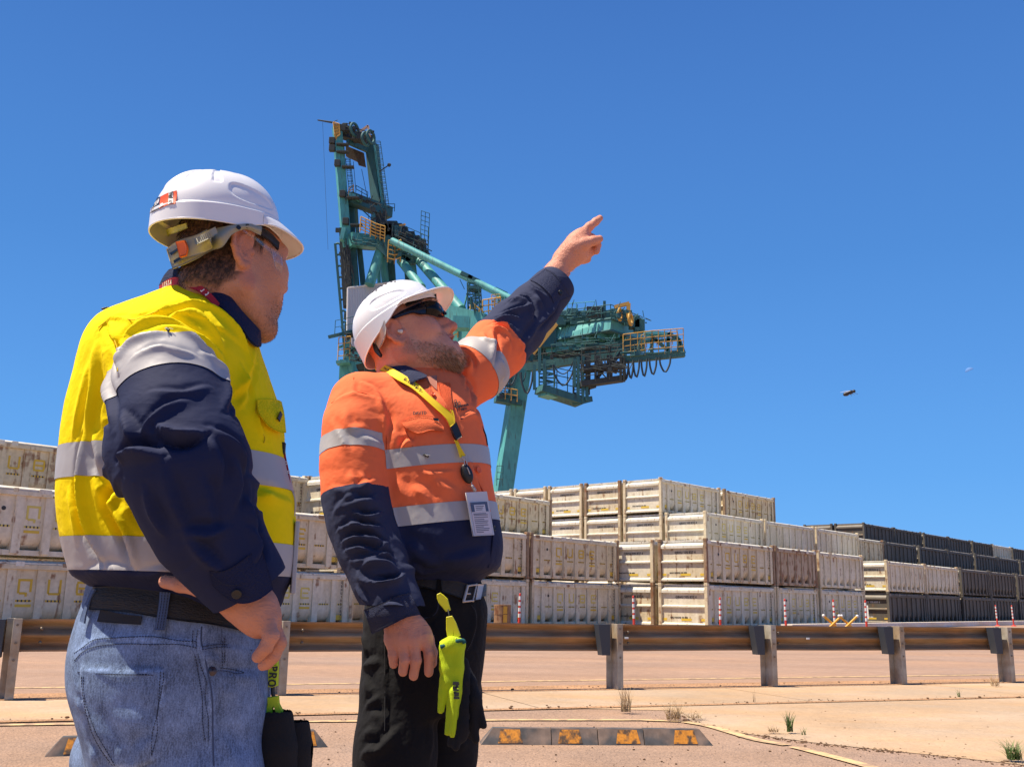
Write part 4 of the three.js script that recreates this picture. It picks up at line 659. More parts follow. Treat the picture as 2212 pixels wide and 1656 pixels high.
// stack of level oval sections: [y, cx, cz, half width, half depth, exponent]
function stack(rows) {
  rows = rows.slice().sort((p, q) => p[0] - q[0]); const n = rows.length;
  return (x, y, z) => {
    let i = 0; const yy = clamp(y, rows[0][0], rows[n - 1][0]); while (i < n - 2 && yy > rows[i + 1][0]) i++;
    const A = rows[i], B = rows[i + 1], t0 = (yy - A[0]) / (B[0] - A[0]);
    const P = rows[Math.max(0, i - 1)], Q = rows[Math.min(n - 1, i + 2)];
    const c = (j) => { const m0 = (B[j] - P[j]) / Math.max(1e-6, B[0] - P[0]) * (B[0] - A[0]), m1 = (Q[j] - A[j]) / Math.max(1e-6, Q[0] - A[0]) * (B[0] - A[0]), t = t0, t2 = t * t, t3 = t2 * t; return (2 * t3 - 3 * t2 + 1) * A[j] + (t3 - 2 * t2 + t) * m0 + (-2 * t3 + 3 * t2) * B[j] + (t3 - t2) * m1; };
    const a = Math.max(0.005, c(3)), b = Math.max(0.005, c(4)), e = A[5] + (B[5] - A[5]) * t0, dx = x - c(1), dz = z - c(2), len = Math.hypot(dx, dz);
    let d; if (len < 1e-5) d = -Math.min(a, b); else { const rho = Math.pow(Math.pow(Math.abs(dx) / a, e) + Math.pow(Math.abs(dz) / b, e), 1 / e); d = len - len / rho; }
    const out = Math.max(y - rows[n - 1][0], rows[0][0] - y); return out > 0 ? Math.hypot(Math.max(d, 0), out) : Math.max(d, out * 0.6 - 0.0);
  };
}
// surface nets over a sparse grid
function meshSDF(f, lo, hi, c) {
  const S = 6, nx = Math.ceil((hi.x - lo.x) / c / S) * S + 1, ny = Math.ceil((hi.y - lo.y) / c / S) * S + 1, nz = Math.ceil((hi.z - lo.z) / c / S) * S + 1, N = nx * ny * nz, val = new Float32Array(N).fill(9), sx = 1, sy = nx, sz = nx * ny;
  const near = S * c * 0.87 * 1.6 + c;
  for (let k = 0; k < nz - 1; k += S) for (let j = 0; j < ny - 1; j += S) for (let i = 0; i < nx - 1; i += S) {
    const m = f(lo.x + (i + S / 2) * c, lo.y + (j + S / 2) * c, lo.z + (k + S / 2) * c);
    const far = Math.abs(m) > near;
    for (let q = k; q <= k + S; q++) for (let r = j; r <= j + S; r++) for (let s = i, o = i + r * sy + q * sz; s <= i + S; s++, o++) { if (far) { if (val[o] > 8) val[o] = m < 0 ? -8.5 : 8.5; } else if (val[o] > 8 || val[o] < -8) val[o] = f(lo.x + s * c, lo.y + r * c, lo.z + q * c); }
  }
  const id = new Int32Array(N).fill(-1), pos = [], idx = [], off = [0, sx, sy, sx + sy, sz, sx + sz, sy + sz, sx + sy + sz], E = [[0, 1], [0, 2], [0, 4], [1, 3], [1, 5], [2, 3], [2, 6], [3, 7], [4, 5], [4, 6], [5, 7], [6, 7]];
  for (let k = 0; k < nz - 1; k++) for (let j = 0; j < ny - 1; j++) for (let i = 0; i < nx - 1; i++) {
    const o = i + j * sy + k * sz; let m = 0; for (let q = 0; q < 8; q++) if (val[o + off[q]] < 0) m |= 1 << q; if (m === 0 || m === 255) continue;
    let X = 0, Y = 0, Z = 0, n = 0;
    for (const [a, b] of E) { const A = val[o + off[a]], B = val[o + off[b]]; if ((A < 0) === (B < 0)) continue; const t = A / (A - B); X += (a & 1) + ((b & 1) - (a & 1)) * t; Y += (a >> 1 & 1) + ((b >> 1 & 1) - (a >> 1 & 1)) * t; Z += (a >> 2) + ((b >> 2) - (a >> 2)) * t; n++; }
    id[o] = pos.length / 3; pos.push(lo.x + (i + X / n) * c, lo.y + (j + Y / n) * c, lo.z + (k + Z / n) * c);
  }
  const quad = (a, b, d, e, flip) => { if (a < 0 || b < 0 || d < 0 || e < 0) return; flip ? idx.push(a, d, b, a, e, d) : idx.push(a, b, d, a, d, e); };
  for (let k = 1; k < nz - 1; k++) for (let j = 1; j < ny - 1; j++) for (let i = 1; i < nx - 1; i++) {
    const o = i + j * sy + k * sz, v = val[o] < 0;
    if (v !== val[o + sx] < 0) quad(id[o - sy - sz], id[o - sz], id[o], id[o - sy], !v);
    if (v !== val[o + sy] < 0) quad(id[o - sx - sz], id[o - sx], id[o], id[o - sz], !v);
    if (v !== val[o + sz] < 0) quad(id[o - sx - sy], id[o - sy], id[o], id[o - sx], !v);
  }
  return finish({ pos: new Float32Array(pos), idx: new Uint32Array(idx), att: {} });
}
function finish(m) { // vertex normals
  const p = m.pos, n = new Float32Array(p.length), I = m.idx;
  for (let t = 0; t < I.length; t += 3) {
    const a = I[t] * 3, b = I[t + 1] * 3, c = I[t + 2] * 3, ux = p[b] - p[a], uy = p[b + 1] - p[a + 1], uz = p[b + 2] - p[a + 2], vx = p[c] - p[a], vy = p[c + 1] - p[a + 1], vz = p[c + 2] - p[a + 2], x = uy * vz - uz * vy, y = uz * vx - ux * vz, z = ux * vy - uy * vx;
    for (const q of [a, b, c]) { n[q] += x; n[q + 1] += y; n[q + 2] += z; }
  }
  for (let i = 0; i < n.length; i += 3) { const l = Math.hypot(n[i], n[i + 1], n[i + 2]) || 1; n[i] /= l; n[i + 1] /= l; n[i + 2] /= l; }
  m.nor = n; return m;
}
const perVert = (m, name, fn) => { const c = m.pos.length / 3, a = new Float32Array(c); for (let i = 0; i < c; i++) a[i] = fn(m.pos[i * 3], m.pos[i * 3 + 1], m.pos[i * 3 + 2], i); m.att[name] = a; return a; };
function displace(m, fn) { const c = m.pos.length / 3, d = new Float32Array(c); for (let i = 0; i < c; i++) d[i] = fn(m.pos[i * 3], m.pos[i * 3 + 1], m.pos[i * 3 + 2], i); for (let i = 0; i < c; i++) for (let k = 0; k < 3; k++) m.pos[i * 3 + k] += m.nor[i * 3 + k] * d[i]; return finish(m); }
function smooth(m, it = 1, l = 0.5) { // laplacian
  const c = m.pos.length / 3; for (let q = 0; q < it; q++) { const s = new Float32Array(c * 3), k = new Float32Array(c), I = m.idx; for (let t = 0; t < I.length; t += 3) for (let e = 0; e < 3; e++) { const a = I[t + e], b = I[t + (e + 1) % 3]; for (let j = 0; j < 3; j++) { s[a * 3 + j] += m.pos[b * 3 + j]; s[b * 3 + j] += m.pos[a * 3 + j]; } k[a]++; k[b]++; } for (let i = 0; i < c; i++) if (k[i]) for (let j = 0; j < 3; j++) m.pos[i * 3 + j] += (s[i * 3 + j] / k[i] - m.pos[i * 3 + j]) * l; }
  return finish(m);
}
// cut a mesh along the zero line of a per-vertex value: [where >= 0, where < 0]
function cut(m, val) {
  if (typeof val === 'string') val = m.att[val];
  const names = Object.keys(m.att), mk = () => ({ pos: [], nor: [], att: Object.fromEntries(names.map((n) => [n, []])), idx: [], map: new Map() });
  const side = [mk(), mk()];
  const put = (s, key, a, b, t) => { let v = s.map.get(key); if (v !== undefined) return v; v = s.pos.length / 3; s.map.set(key, v); for (let k = 0; k < 3; k++) { s.pos.push(m.pos[a * 3 + k] + (m.pos[b * 3 + k] - m.pos[a * 3 + k]) * t); s.nor.push(m.nor[a * 3 + k] + (m.nor[b * 3 + k] - m.nor[a * 3 + k]) * t); } for (const n of names) s.att[n].push(m.att[n][a] + (m.att[n][b] - m.att[n][a]) * t); return v; };
  const C = m.pos.length / 3;
  for (let t = 0; t < m.idx.length; t += 3) {
    const v = [m.idx[t], m.idx[t + 1], m.idx[t + 2]], g = v.map((i) => val[i] >= 0);
    for (const w of [0, 1]) {
      const want = w === 0, poly = [];
      for (let e = 0; e < 3; e++) { const a = v[e], b = v[(e + 1) % 3]; if (g[e] === want) poly.push(put(side[w], a, a, a, 0)); if (g[e] !== g[(e + 1) % 3]) { const lo = Math.min(a, b), hi = Math.max(a, b); poly.push(put(side[w], C + lo * C + hi, lo, hi, val[lo] / (val[lo] - val[hi]))); } }
      for (let q = 1; q < poly.length - 1; q++) side[w].idx.push(poly[0], poly[q], poly[q + 1]);
    }
  }
  return side.map((s) => ({ pos: new Float32Array(s.pos), nor: new Float32Array(s.nor), idx: new Uint32Array(s.idx), att: Object.fromEntries(names.map((n) => [n, new Float32Array(s.att[n])])) }));
}
const band = (m, name, a, b) => { const v = m.att[name]; const [hi, lo] = cut(m, v.map((x) => x - a)); const [top, mid] = cut(hi, hi.att[name].map((x) => x - b)); return [lo, mid, top]; };
function toGeo(m, { lift = 0, uv, color } = {}) {
  const g = new THREE.BufferGeometry(), p = m.pos.slice(); if (lift) for (let i = 0; i < p.length; i++) p[i] += m.nor[i] * lift;
  g.setAttribute('position', new THREE.BufferAttribute(p, 3)); g.setAttribute('normal', new THREE.BufferAttribute(m.nor, 3)); g.setIndex(new THREE.BufferAttribute(m.idx, 1));
  const c = p.length / 3, u = new Float32Array(c * 2); if (uv) { const a = m.att[uv[0]], b = m.att[uv[1]]; for (let i = 0; i < c; i++) { u[i * 2] = a[i]; u[i * 2 + 1] = b[i]; } }
  g.setAttribute('uv', new THREE.BufferAttribute(u, 2));
  if (color) g.setAttribute('color', new THREE.BufferAttribute(color, 3)); return g;
}
function joinMesh(list) { let n = 0, k = 0; list.forEach((m) => { n += m.pos.length; k += m.idx.length; }); const o = { pos: new Float32Array(n), nor: new Float32Array(n), idx: new Uint32Array(k), att: {} }; let a = 0, b = 0; for (const m of list) { o.pos.set(m.pos, a); o.nor.set(m.nor, a); for (let i = 0; i < m.idx.length; i++) o.idx[b + i] = m.idx[i] + a / 3; a += m.pos.length; b += m.idx.length; } return o; }
// places on a surface where the photograph shows something: nearest front vertex to the picture point
function surveyor(m) {
  const c = m.pos.length / 3, U = new Float32Array(c), W = new Float32Array(c), D = new Float32Array(c), p = V();
  for (let i = 0; i < c; i++) { const q = toPx(p.set(m.pos[i * 3], m.pos[i * 3 + 1], m.pos[i * 3 + 2])); U[i] = q[0]; W[i] = q[1]; D[i] = q[2]; }
  const find = (u, v) => { let best = -1, bs = 1e9; for (let i = 0; i < c; i++) { const du = U[i] - u, dv = W[i] - v, r = du * du + dv * dv; if (r > 900) continue; const s = D[i] + (r > 16 ? Math.sqrt(r) * 0.02 : 0); if (s < bs) { bs = s; best = i; } } if (best < 0) { for (let i = 0; i < c; i++) { const r = (U[i] - u) ** 2 + (W[i] - v) ** 2; if (r < bs) { bs = r; best = i; } } } return best; };
  return { find, point: (u, v) => { const i = find(u, v); return V(m.pos[i * 3], m.pos[i * 3 + 1], m.pos[i * 3 + 2]); }, normal: (u, v) => { const i = find(u, v); return V(m.nor[i * 3], m.nor[i * 3 + 1], m.nor[i * 3 + 2]); } };
}
// folds: ridge lines lying on a cloth surface: { p: [Vector3...], w, a, valley, side }
function foldCloth(m, list) {
  const c = m.pos.length / 3, d = new Float32Array(c);
  for (const f of list) {
    const P = f.p, n = P.length - 1, R = f.w * 4.5; let lx = 1e9, ly = 1e9, lz = 1e9, hx = -1e9, hy = -1e9, hz = -1e9; for (const q of P) { lx = Math.min(lx, q.x); ly = Math.min(ly, q.y); lz = Math.min(lz, q.z); hx = Math.max(hx, q.x); hy = Math.max(hy, q.y); hz = Math.max(hz, q.z); }
    const acc = [0]; for (let i = 0; i < n; i++) acc.push(acc[i] + P[i].distanceTo(P[i + 1])); const L = acc[n];
    for (let i = 0; i < c; i++) {
      const x = m.pos[i * 3], y = m.pos[i * 3 + 1], z = m.pos[i * 3 + 2]; if (x < lx - R || x > hx + R || y < ly - R || y > hy + R || z < lz - R || z > hz + R) continue;
      let b = 1e9, bt = 0, sg = 0; for (let s = 0; s < n; s++) { const A = P[s], B = P[s + 1], ax = B.x - A.x, ay = B.y - A.y, az = B.z - A.z, px = x - A.x, py = y - A.y, pz = z - A.z, h = clamp((px * ax + py * ay + pz * az) / (ax * ax + ay * ay + az * az + 1e-12)), qx = px - ax * h, qy = py - ay * h, qz = pz - az * h, e = qx * qx + qy * qy + qz * qz; if (e < b) { b = e; bt = (acc[s] + (acc[s + 1] - acc[s]) * h) / L; const nx = m.nor[i * 3], ny = m.nor[i * 3 + 1], nz = m.nor[i * 3 + 2]; sg = (ny * az - nz * ay) * qx + (nz * ax - nx * az) * qy + (nx * ay - ny * ax) * qz; } }
      b = Math.sqrt(b) * (sg < 0 ? -1 : 1); const tp = Math.pow(Math.sin(clamp(bt, 0.02, 0.98) * Math.PI), 0.6), w = f.w * (0.55 + 0.45 * tp), s = b / w * (f.side ?? 1);
      const prof = Math.exp(-Math.pow(Math.abs(s), 1.45)) - (f.valley ?? 0.55) * Math.exp(-((s - 1.5) * (s - 1.5)) / 0.7);
      d[i] += f.a * tp * prof;
    }
  }
  for (let i = 0; i < c; i++) for (let k = 0; k < 3; k++) m.pos[i * 3 + k] += m.nor[i * 3 + k] * d[i];
  return finish(m);
}
// smooth sheet through rows of points, with thickness
function cloth(rows, nu, nv, thick = 0.0015, closed = false) {
  const curves = rows.map((r) => new THREE.CatmullRomCurve3(r, closed, 'centripetal')), grid = [];
  const cols = []; for (let i = 0; i <= nu; i++) { const t = closed ? (i % nu) / nu : i / nu; cols.push(rows.length > 1 ? new THREE.CatmullRomCurve3(curves.map((c) => c.getPoint(t)), false, 'centripetal') : null); }
  for (let j = 0; j <= nv; j++) for (let i = 0; i <= nu; i++) grid.push(cols[i].getPoint(j / nv));
  const pos = [], uv = [], idx = [], W = nu + 1; grid.forEach((p, q) => { pos.push(p.x, p.y, p.z); uv.push((q % W) / nu, Math.floor(q / W) / nv); });
  for (let j = 0; j < nv; j++) for (let i = 0; i < nu; i++) { const a = j * W + i; idx.push(a, a + 1, a + W, a + 1, a + W + 1, a + W); }
  const g = new THREE.BufferGeometry(); g.setAttribute('position', new THREE.Float32BufferAttribute(pos, 3)); g.setAttribute('uv', new THREE.Float32BufferAttribute(uv, 2)); g.setIndex(idx); g.computeVertexNormals();
  if (!thick) return g;
  const n = g.attributes.normal.array, N = pos.length / 3, p2 = new Float32Array(pos.length * 2), u2 = new Float32Array(uv.length * 2), id2 = [...idx];
  for (let i = 0; i < N; i++) { for (let k = 0; k < 3; k++) { p2[i * 3 + k] = pos[i * 3 + k] + n[i * 3 + k] * thick / 2; p2[(N + i) * 3 + k] = pos[i * 3 + k] - n[i * 3 + k] * thick / 2; } for (let k = 0; k < 2; k++) u2[i * 2 + k] = u2[(N + i) * 2 + k] = uv[i * 2 + k]; }
  for (let t = 0; t < idx.length; t += 3) id2.push(idx[t] + N, idx[t + 2] + N, idx[t + 1] + N);
  const edge = (a, b) => id2.push(a, a + N, b, b, a + N, b + N); for (let i = 0; i < nu; i++) { edge(i + 1, i); edge(nv * W + i, nv * W + i + 1); } if (!closed) for (let j = 0; j < nv; j++) { edge(j * W, (j + 1) * W); edge((j + 1) * W + nu, j * W + nu); }
  const o = new THREE.BufferGeometry(); o.setAttribute('position', new THREE.BufferAttribute(p2, 3)); o.setAttribute('uv', new THREE.BufferAttribute(u2, 2)); o.setIndex(id2); o.computeVertexNormals(); return o;
}
// flat text or mark laid on a curved sheet: bends a geometry (x right, y up, z out, metres) onto a frame
const frameOn = (o, xDir, n) => { const z = n.clone().normalize(), x = xDir.clone().addScaledVector(z, -xDir.dot(z)).normalize(), y = z.clone().cross(x); return new THREE.Matrix4().makeBasis(x, y, z).setPosition(o); };
// row of short stitches along a line on cloth
function stitches(pts, len, gap, r, lift = 0) { const c = new THREE.CatmullRomCurve3(pts, false, 'centripetal'), L = c.getLength(), out = []; for (let s = 0; s < L - len; s += len + gap) { const a = c.getPointAt(s / L), b = c.getPointAt((s + len) / L); out.push(rod(a, b, r, r, 4)); } return out; }
// textures for cloth and skin
T.weave = dataTex(256, (u, v, i, j) => 0.5 + 0.16 * ((i + j) & 1 ? 1 : -1) * 1 + tfbm(u, v, 64, 501, 2) * 0.25 + tfbm(u, v, 6, 503, 4) * 0.5, false);
T.crinkle = dataTex(512, (u, v) => { const a = Math.abs(tfbm(u, v, 7, 511, 4)), b = Math.abs(tfbm(u, v, 13, 515, 4)), w = tfbm(u, v, 5, 519, 3); return 0.75 - a * 1.0 - b * 0.5 + w * 0.25; }, false);
T.denim = dataTex(512, (u, v, i, j) => { const tw = ((i * 2 + j) % 6 < 3 ? 1 : 0), n = tfbm(u, v, 70, 521, 3), b = tfbm(u * 1, v * 0.25, 64, 525, 2), p = tfbm(u, v, 5, 527, 4), k = 0.86 + n * 0.5 + b * 0.35 + tw * 0.10 + p * 0.35; return [l2s(0.175 * k), l2s(0.245 * k), l2s(0.385 * k)]; });
T.skin = dataTex(512, (u, v) => 0.5 + tfbm(u, v, 60, 531, 3) * 0.5 + tfbm(u, v, 18, 535, 3) * 0.35, false);
const fabric = (color, o = {}) => pmat({ color, roughness: 0.88, specularIntensity: 0.35, bumpMap: withRepeat(T.crinkle, 3.2, 3.2), bumpScale: 0.0018, side: THREE.DoubleSide, ...o });
M.hiYellow = fabric(rgb(0.93, 0.71, 0.0));
M.hiOrange = fabric(rgb(0.90, 0.185, 0.07));
M.navy = fabric(rgb(0.011, 0.017, 0.056), { roughness: 0.8, specularIntensity: 0.5 });
M.navyLit = fabric(rgb(0.030, 0.037, 0.078), { specularIntensity: 0.5 });  // lighter navy, sunlit look of sleeves and collar put into the colour
M.tape = pmat({ color: rgb(0.40, 0.385, 0.38), roughness: 0.5, metalness: 0, bumpMap: withRepeat(T.crinkle, 2, 2), bumpScale: 0.0008, side: THREE.DoubleSide });
M.skin = pmat({ vertexColors: true, roughness: 0.55, specularIntensity: 0.55, bumpMap: withRepeat(T.skin, 7, 7), bumpScale: 0.0012, sheen: 0.15, sheenColor: rgb(1, 0.5, 0.35) });
M.denim = pmat({ vertexColors: true, map: withRepeat(T.denim, 9, 9), bumpMap: withRepeat(T.weave, 14, 14), bumpScale: 0.0006, roughness: 0.9, side: THREE.DoubleSide });
M.blackCloth = pmat({ color: rgb(0.009, 0.009, 0.010), roughness: 0.9, specularIntensity: 0.5, bumpMap: withRepeat(T.crinkle, 3, 3), bumpScale: 0.003, side: THREE.DoubleSide });
M.leather = pmat({ color: rgb(0.012, 0.011, 0.010), roughness: 0.5, bumpMap: withRepeat(T.skin, 3, 1), bumpScale: 0.0012 });
M.helmet = pmat({ color: rgb(0.80, 0.80, 0.80), roughness: 0.32, clearcoat: 0.25, clearcoatRoughness: 0.25, side: THREE.DoubleSide });
M.lime = pmat({ color: rgb(0.55, 0.70, 0.01), roughness: 0.55 });
M.blackPlastic = pmat({ color: rgb(0.012, 0.012, 0.013), roughness: 0.4 });
M.thread = mat({ color: rgb(0.025, 0.03, 0.05), roughness: 0.9 });
// uv by turning round an upright axis
function wrapUV(m, cx, cz, r, seam = -Math.PI / 2) { perVert(m, 'u', (x, y, z) => { let a = Math.atan2(z - cz, x - cx) - seam; a = ((a % 6.28318) + 6.28318) % 6.28318; return a * r; }); perVert(m, 'v', (x, y) => y); return m; }
// a hand as SDF: palm frame (origin wrist, f towards fingers, w across towards the thumb, b out of the back), finger bends in degrees
function handSDF(o, f, w, b, sc, bends, thumb, spread = 1) {
  const L = (x, y, z) => o.clone().addScaledVector(f, x * sc).addScaledVector(w, y * sc).addScaledVector(b, z * sc), prims = [];
  const R = (v) => v * sc;
  prims.push(chain([[L(-0.05, 0, 0), R(0.029)], [L(-0.012, 0, 0), R(0.026)], [L(0.02, 0.004, 0), R(0.026)]], 0.01));
  const base = [[0.092, 0.033], [0.097, 0.011], [0.092, -0.011], [0.082, -0.032]], len = [[0.045, 0.026, 0.022], [0.049, 0.030, 0.023], [0.045, 0.028, 0.023], [0.036, 0.021, 0.020]], rad = [0.0098, 0.0100, 0.0095, 0.0085];
  base.forEach(([x, y], i) => { prims.push(chain([[L(0.008, y * 0.55, -0.002), R(0.0165)], [L(x * 0.6, y * 0.85, 0.0), R(0.0135)], [L(x, y, -0.001), R(0.0125)]], 0.014)); });
  prims.push(ell(L(0.05, 0, -0.006), R(0.046), R(0.036), R(0.0135), f, w, b));
  const fingers = base.map(([x, y], i) => {
    let a = 0, p = L(x, y, -0.001); const pts = [[p, R(rad[i] * 1.12)]], fan = (1.5 - i) * 0.055 * spread; let dir = f.clone().addScaledVector(w, fan).normalize();
    len[i].forEach((l, k) => { a += bends[i][k] * Math.PI / 180; const d = dir.clone().multiplyScalar(Math.cos(a)).addScaledVector(b, -Math.sin(a)); p = p.clone().addScaledVector(d, l * sc); pts.push([p, R(rad[i] * (k === 0 ? 1.0 : k === 1 ? 0.93 : 0.78))]); });
    return chain(pts, 0.004 * sc);
  });
  const tp = thumb.map(([x, y, z, r]) => [L(x, y, z), R(r)]); const th = chain(tp, 0.006);
  return (x, y, z) => { let d = prims[0](x, y, z); for (let i = 1; i < prims.length; i++) d = smin(d, prims[i](x, y, z), 0.018 * sc); let e = 1e9; for (const q of fingers) e = smin(e, q(x, y, z), 0.002 * sc); d = smin(d, e, 0.009 * sc); return smin(d, th(x, y, z), 0.014 * sc); };
}
// ---------------------------------------------------------------- heads, helmets
// first place along the line of sight where a solid (grown by off) is met, or the nearest pass
function onSDF(f, u, v, off, d0, d1) {
  const r = ray(u, v), s = 1 / -r.z; let best = 1e9, bd = d0, d = d0;
  for (let i = 0; i < 400 && d < d1; i++) { const x = r.x * s * d, y = r.y * s * d + EYE, z = -d, e = f(x, y, z) - off; if (e < best) { best = e; bd = d; } if (e < 0.0004) break; d += Math.max(0.0008, Math.min(0.01, e * 0.6)); }
  return V(r.x * s * bd, r.y * s * bd + EYE, -bd);
}
function grad(f, p, e = 0.002) { return V(f(p.x + e, p.y, p.z) - f(p.x - e, p.y, p.z), f(p.x, p.y + e, p.z) - f(p.x, p.y - e, p.z), f(p.x, p.y, p.z + e) - f(p.x, p.y, p.z - e)).normalize(); }
function rebase(root, base) { root.traverse((m) => { if (m.isMesh) m.geometry.translate(-base.x, -base.y, -base.z); }); root.position.copy(base); return root; }
function headSDF(o, F, U, R, sc, q = {}) {
  const L = (f, u, r) => o.clone().addScaledVector(F, f * sc).addScaledVector(U, u * sc).addScaledVector(R, r * sc), S = (v) => v * sc, list = [], add = (fn, k) => list.push([fn, k]);
  const E = (f, u, r, a, b, c) => ell(L(f, u, r), S(a), S(b), S(c), F, U, R), chin = q.chin ?? [0.078, -0.112], jw = q.jaw ?? 0.052;
  add(E(-0.012, 0.045, 0, 0.096, 0.086, 0.076), 0);
  add(E(0.028, -0.02, 0, 0.066, 0.085, 0.064), 0.03);
  for (const s of [-1, 1]) {
    add(chain([[L(-0.014, -0.02, s * jw), S(0.018)], [L(-0.004, -0.062, s * jw * 0.97), S(0.021)], [L(chin[0] * 0.72, chin[1] * 0.96, s * 0.026), S(0.021)]]), 0.028);
    add(E(0.058, -0.018, s * 0.042, 0.030, 0.030, 0.022), 0.025);
    add(chain([[L(0.074, 0.03, s * 0.042), S(0.012)], [L(0.086, 0.031, s * 0.014), S(0.012)]]), 0.015);
  }
  add(E(0.03, chin[1] * 0.72, 0, 0.056, 0.036, 0.05), 0.03);
  add(E(chin[0], chin[1] + 0.004, 0, 0.021, 0.021, 0.024), 0.025);
  add(E(0.078, -0.062, 0, 0.022, 0.032, 0.031), 0.02);
  const n = q.nose ?? 1;
  add(chain([[L(0.086, 0.02, 0), S(0.009)], [L(0.102 + 0.004 * n, -0.008, 0), S(0.0105)], [L(0.112 + 0.008 * n, -0.028, 0), S(0.0135)]]), 0.012);
  for (const s of [-1, 1]) add(E(0.098 + 0.006 * n, -0.033, s * 0.0125, 0.013, 0.010, 0.009), 0.008);
  for (const s of [-1, 1]) { const lp = q.lip ?? 0; add(chain([[L(0.088 + lp, -0.054, s * 0.022), S(0.0045)], [L(0.101 + lp, -0.0525, 0), S(0.0065)]]), 0.008); add(chain([[L(0.086 + lp, -0.07, s * 0.02), S(0.005)], [L(0.0985 + lp, -0.072, 0), S(0.0075)]]), 0.008); }
  if (q.neck) add(chain(q.neck, 0.03), 0.03);
  (q.extra ?? []).forEach(([fn, k]) => add(fn(L, S, E), k));
  // ears
  const ears = [], carve = [];
  for (const s of [-1, 1]) {
    const es = q.ear ?? 1, er = (f, u, r) => { const b = -f; return L(f * es - 0.004 + (q.earF ?? 0), u * es, s * (0.0755 + (q.earOut ?? 0) + r + Math.max(0, b) * (q.flare ?? 0.36))); };
    ears.push([chain([[er(-0.001, 0.012, 0), S(0.004)], [er(-0.004, 0.028, 0.003), S(0.0046)], [er(-0.016, 0.036, 0.005), S(0.0048)], [er(-0.029, 0.031, 0.006), S(0.0048)], [er(-0.035, 0.016, 0.006), S(0.0046)], [er(-0.033, -0.002, 0.005), S(0.0046)], [er(-0.024, -0.018, 0.004), S(0.0048)], [er(-0.014, -0.028, 0.002), S(0.0064)], [er(-0.005, -0.024, 0.0), S(0.0054)]], 0.004), 0.004]);
    const a = F.clone().addScaledVector(F, -1.94).addScaledVector(R, s * (q.flare ?? 0.36)).normalize(), b = U.clone(), c = a.clone().cross(b);
    ears.push([ell(er(-0.016, 0.004, -0.001), S(0.0175 * es), S(0.031 * es), S(0.0036), a, b, c), 0.006]);
    ears.push([chain([[er(-0.013, 0.025, 0.002), S(0.003)], [er(-0.0225, 0.012, 0.003), S(0.0034)], [er(-0.021, -0.006, 0.003), S(0.0034)], [er(-0.011, -0.014, 0.002), S(0.003)]], 0.004), 0.004]);
    ears.push([ell(er(0.002, -0.003, 0.002), S(0.004), S(0.0055), S(0.004)), 0.004]);
    carve.push(ell(er(-0.011, 0.0, 0.0065), S(0.0085 * es), S(0.014 * es), S(0.0075), F, U, R));
    if (q.noCarve) carve.pop();
    carve.push(ell(L(0.109, -0.0405, s * 0.0085), S(0.0065), S(0.004), S(0.004), F, U, R));
  }
  const mouth = ell(L(0.103, -0.0622, 0), S(0.022), S(q.mouth ?? 0.0018), S(0.024), F, U, R);
  const f = (x, y, z) => { let d = list[0][0](x, y, z); for (let i = 1; i < list.length; i++) d = smin(d, list[i][0](x, y, z), list[i][1] * sc); for (const [e, k] of ears) d = smin(d, e(x, y, z), k * sc); for (const c of carve) d = Math.max(d, -c(x, y, z)); return Math.max(d, -mouth(x, y, z)); };
  f.L = L; f.local = (x, y, z) => { const dx = x - o.x, dy = y - o.y, dz = z - o.z; return [(dx * F.x + dy * F.y + dz * F.z) / sc, (dx * U.x + dy * U.y + dz * U.z) / sc, (dx * R.x + dy * R.y + dz * R.z) / sc]; };
  return f;
}
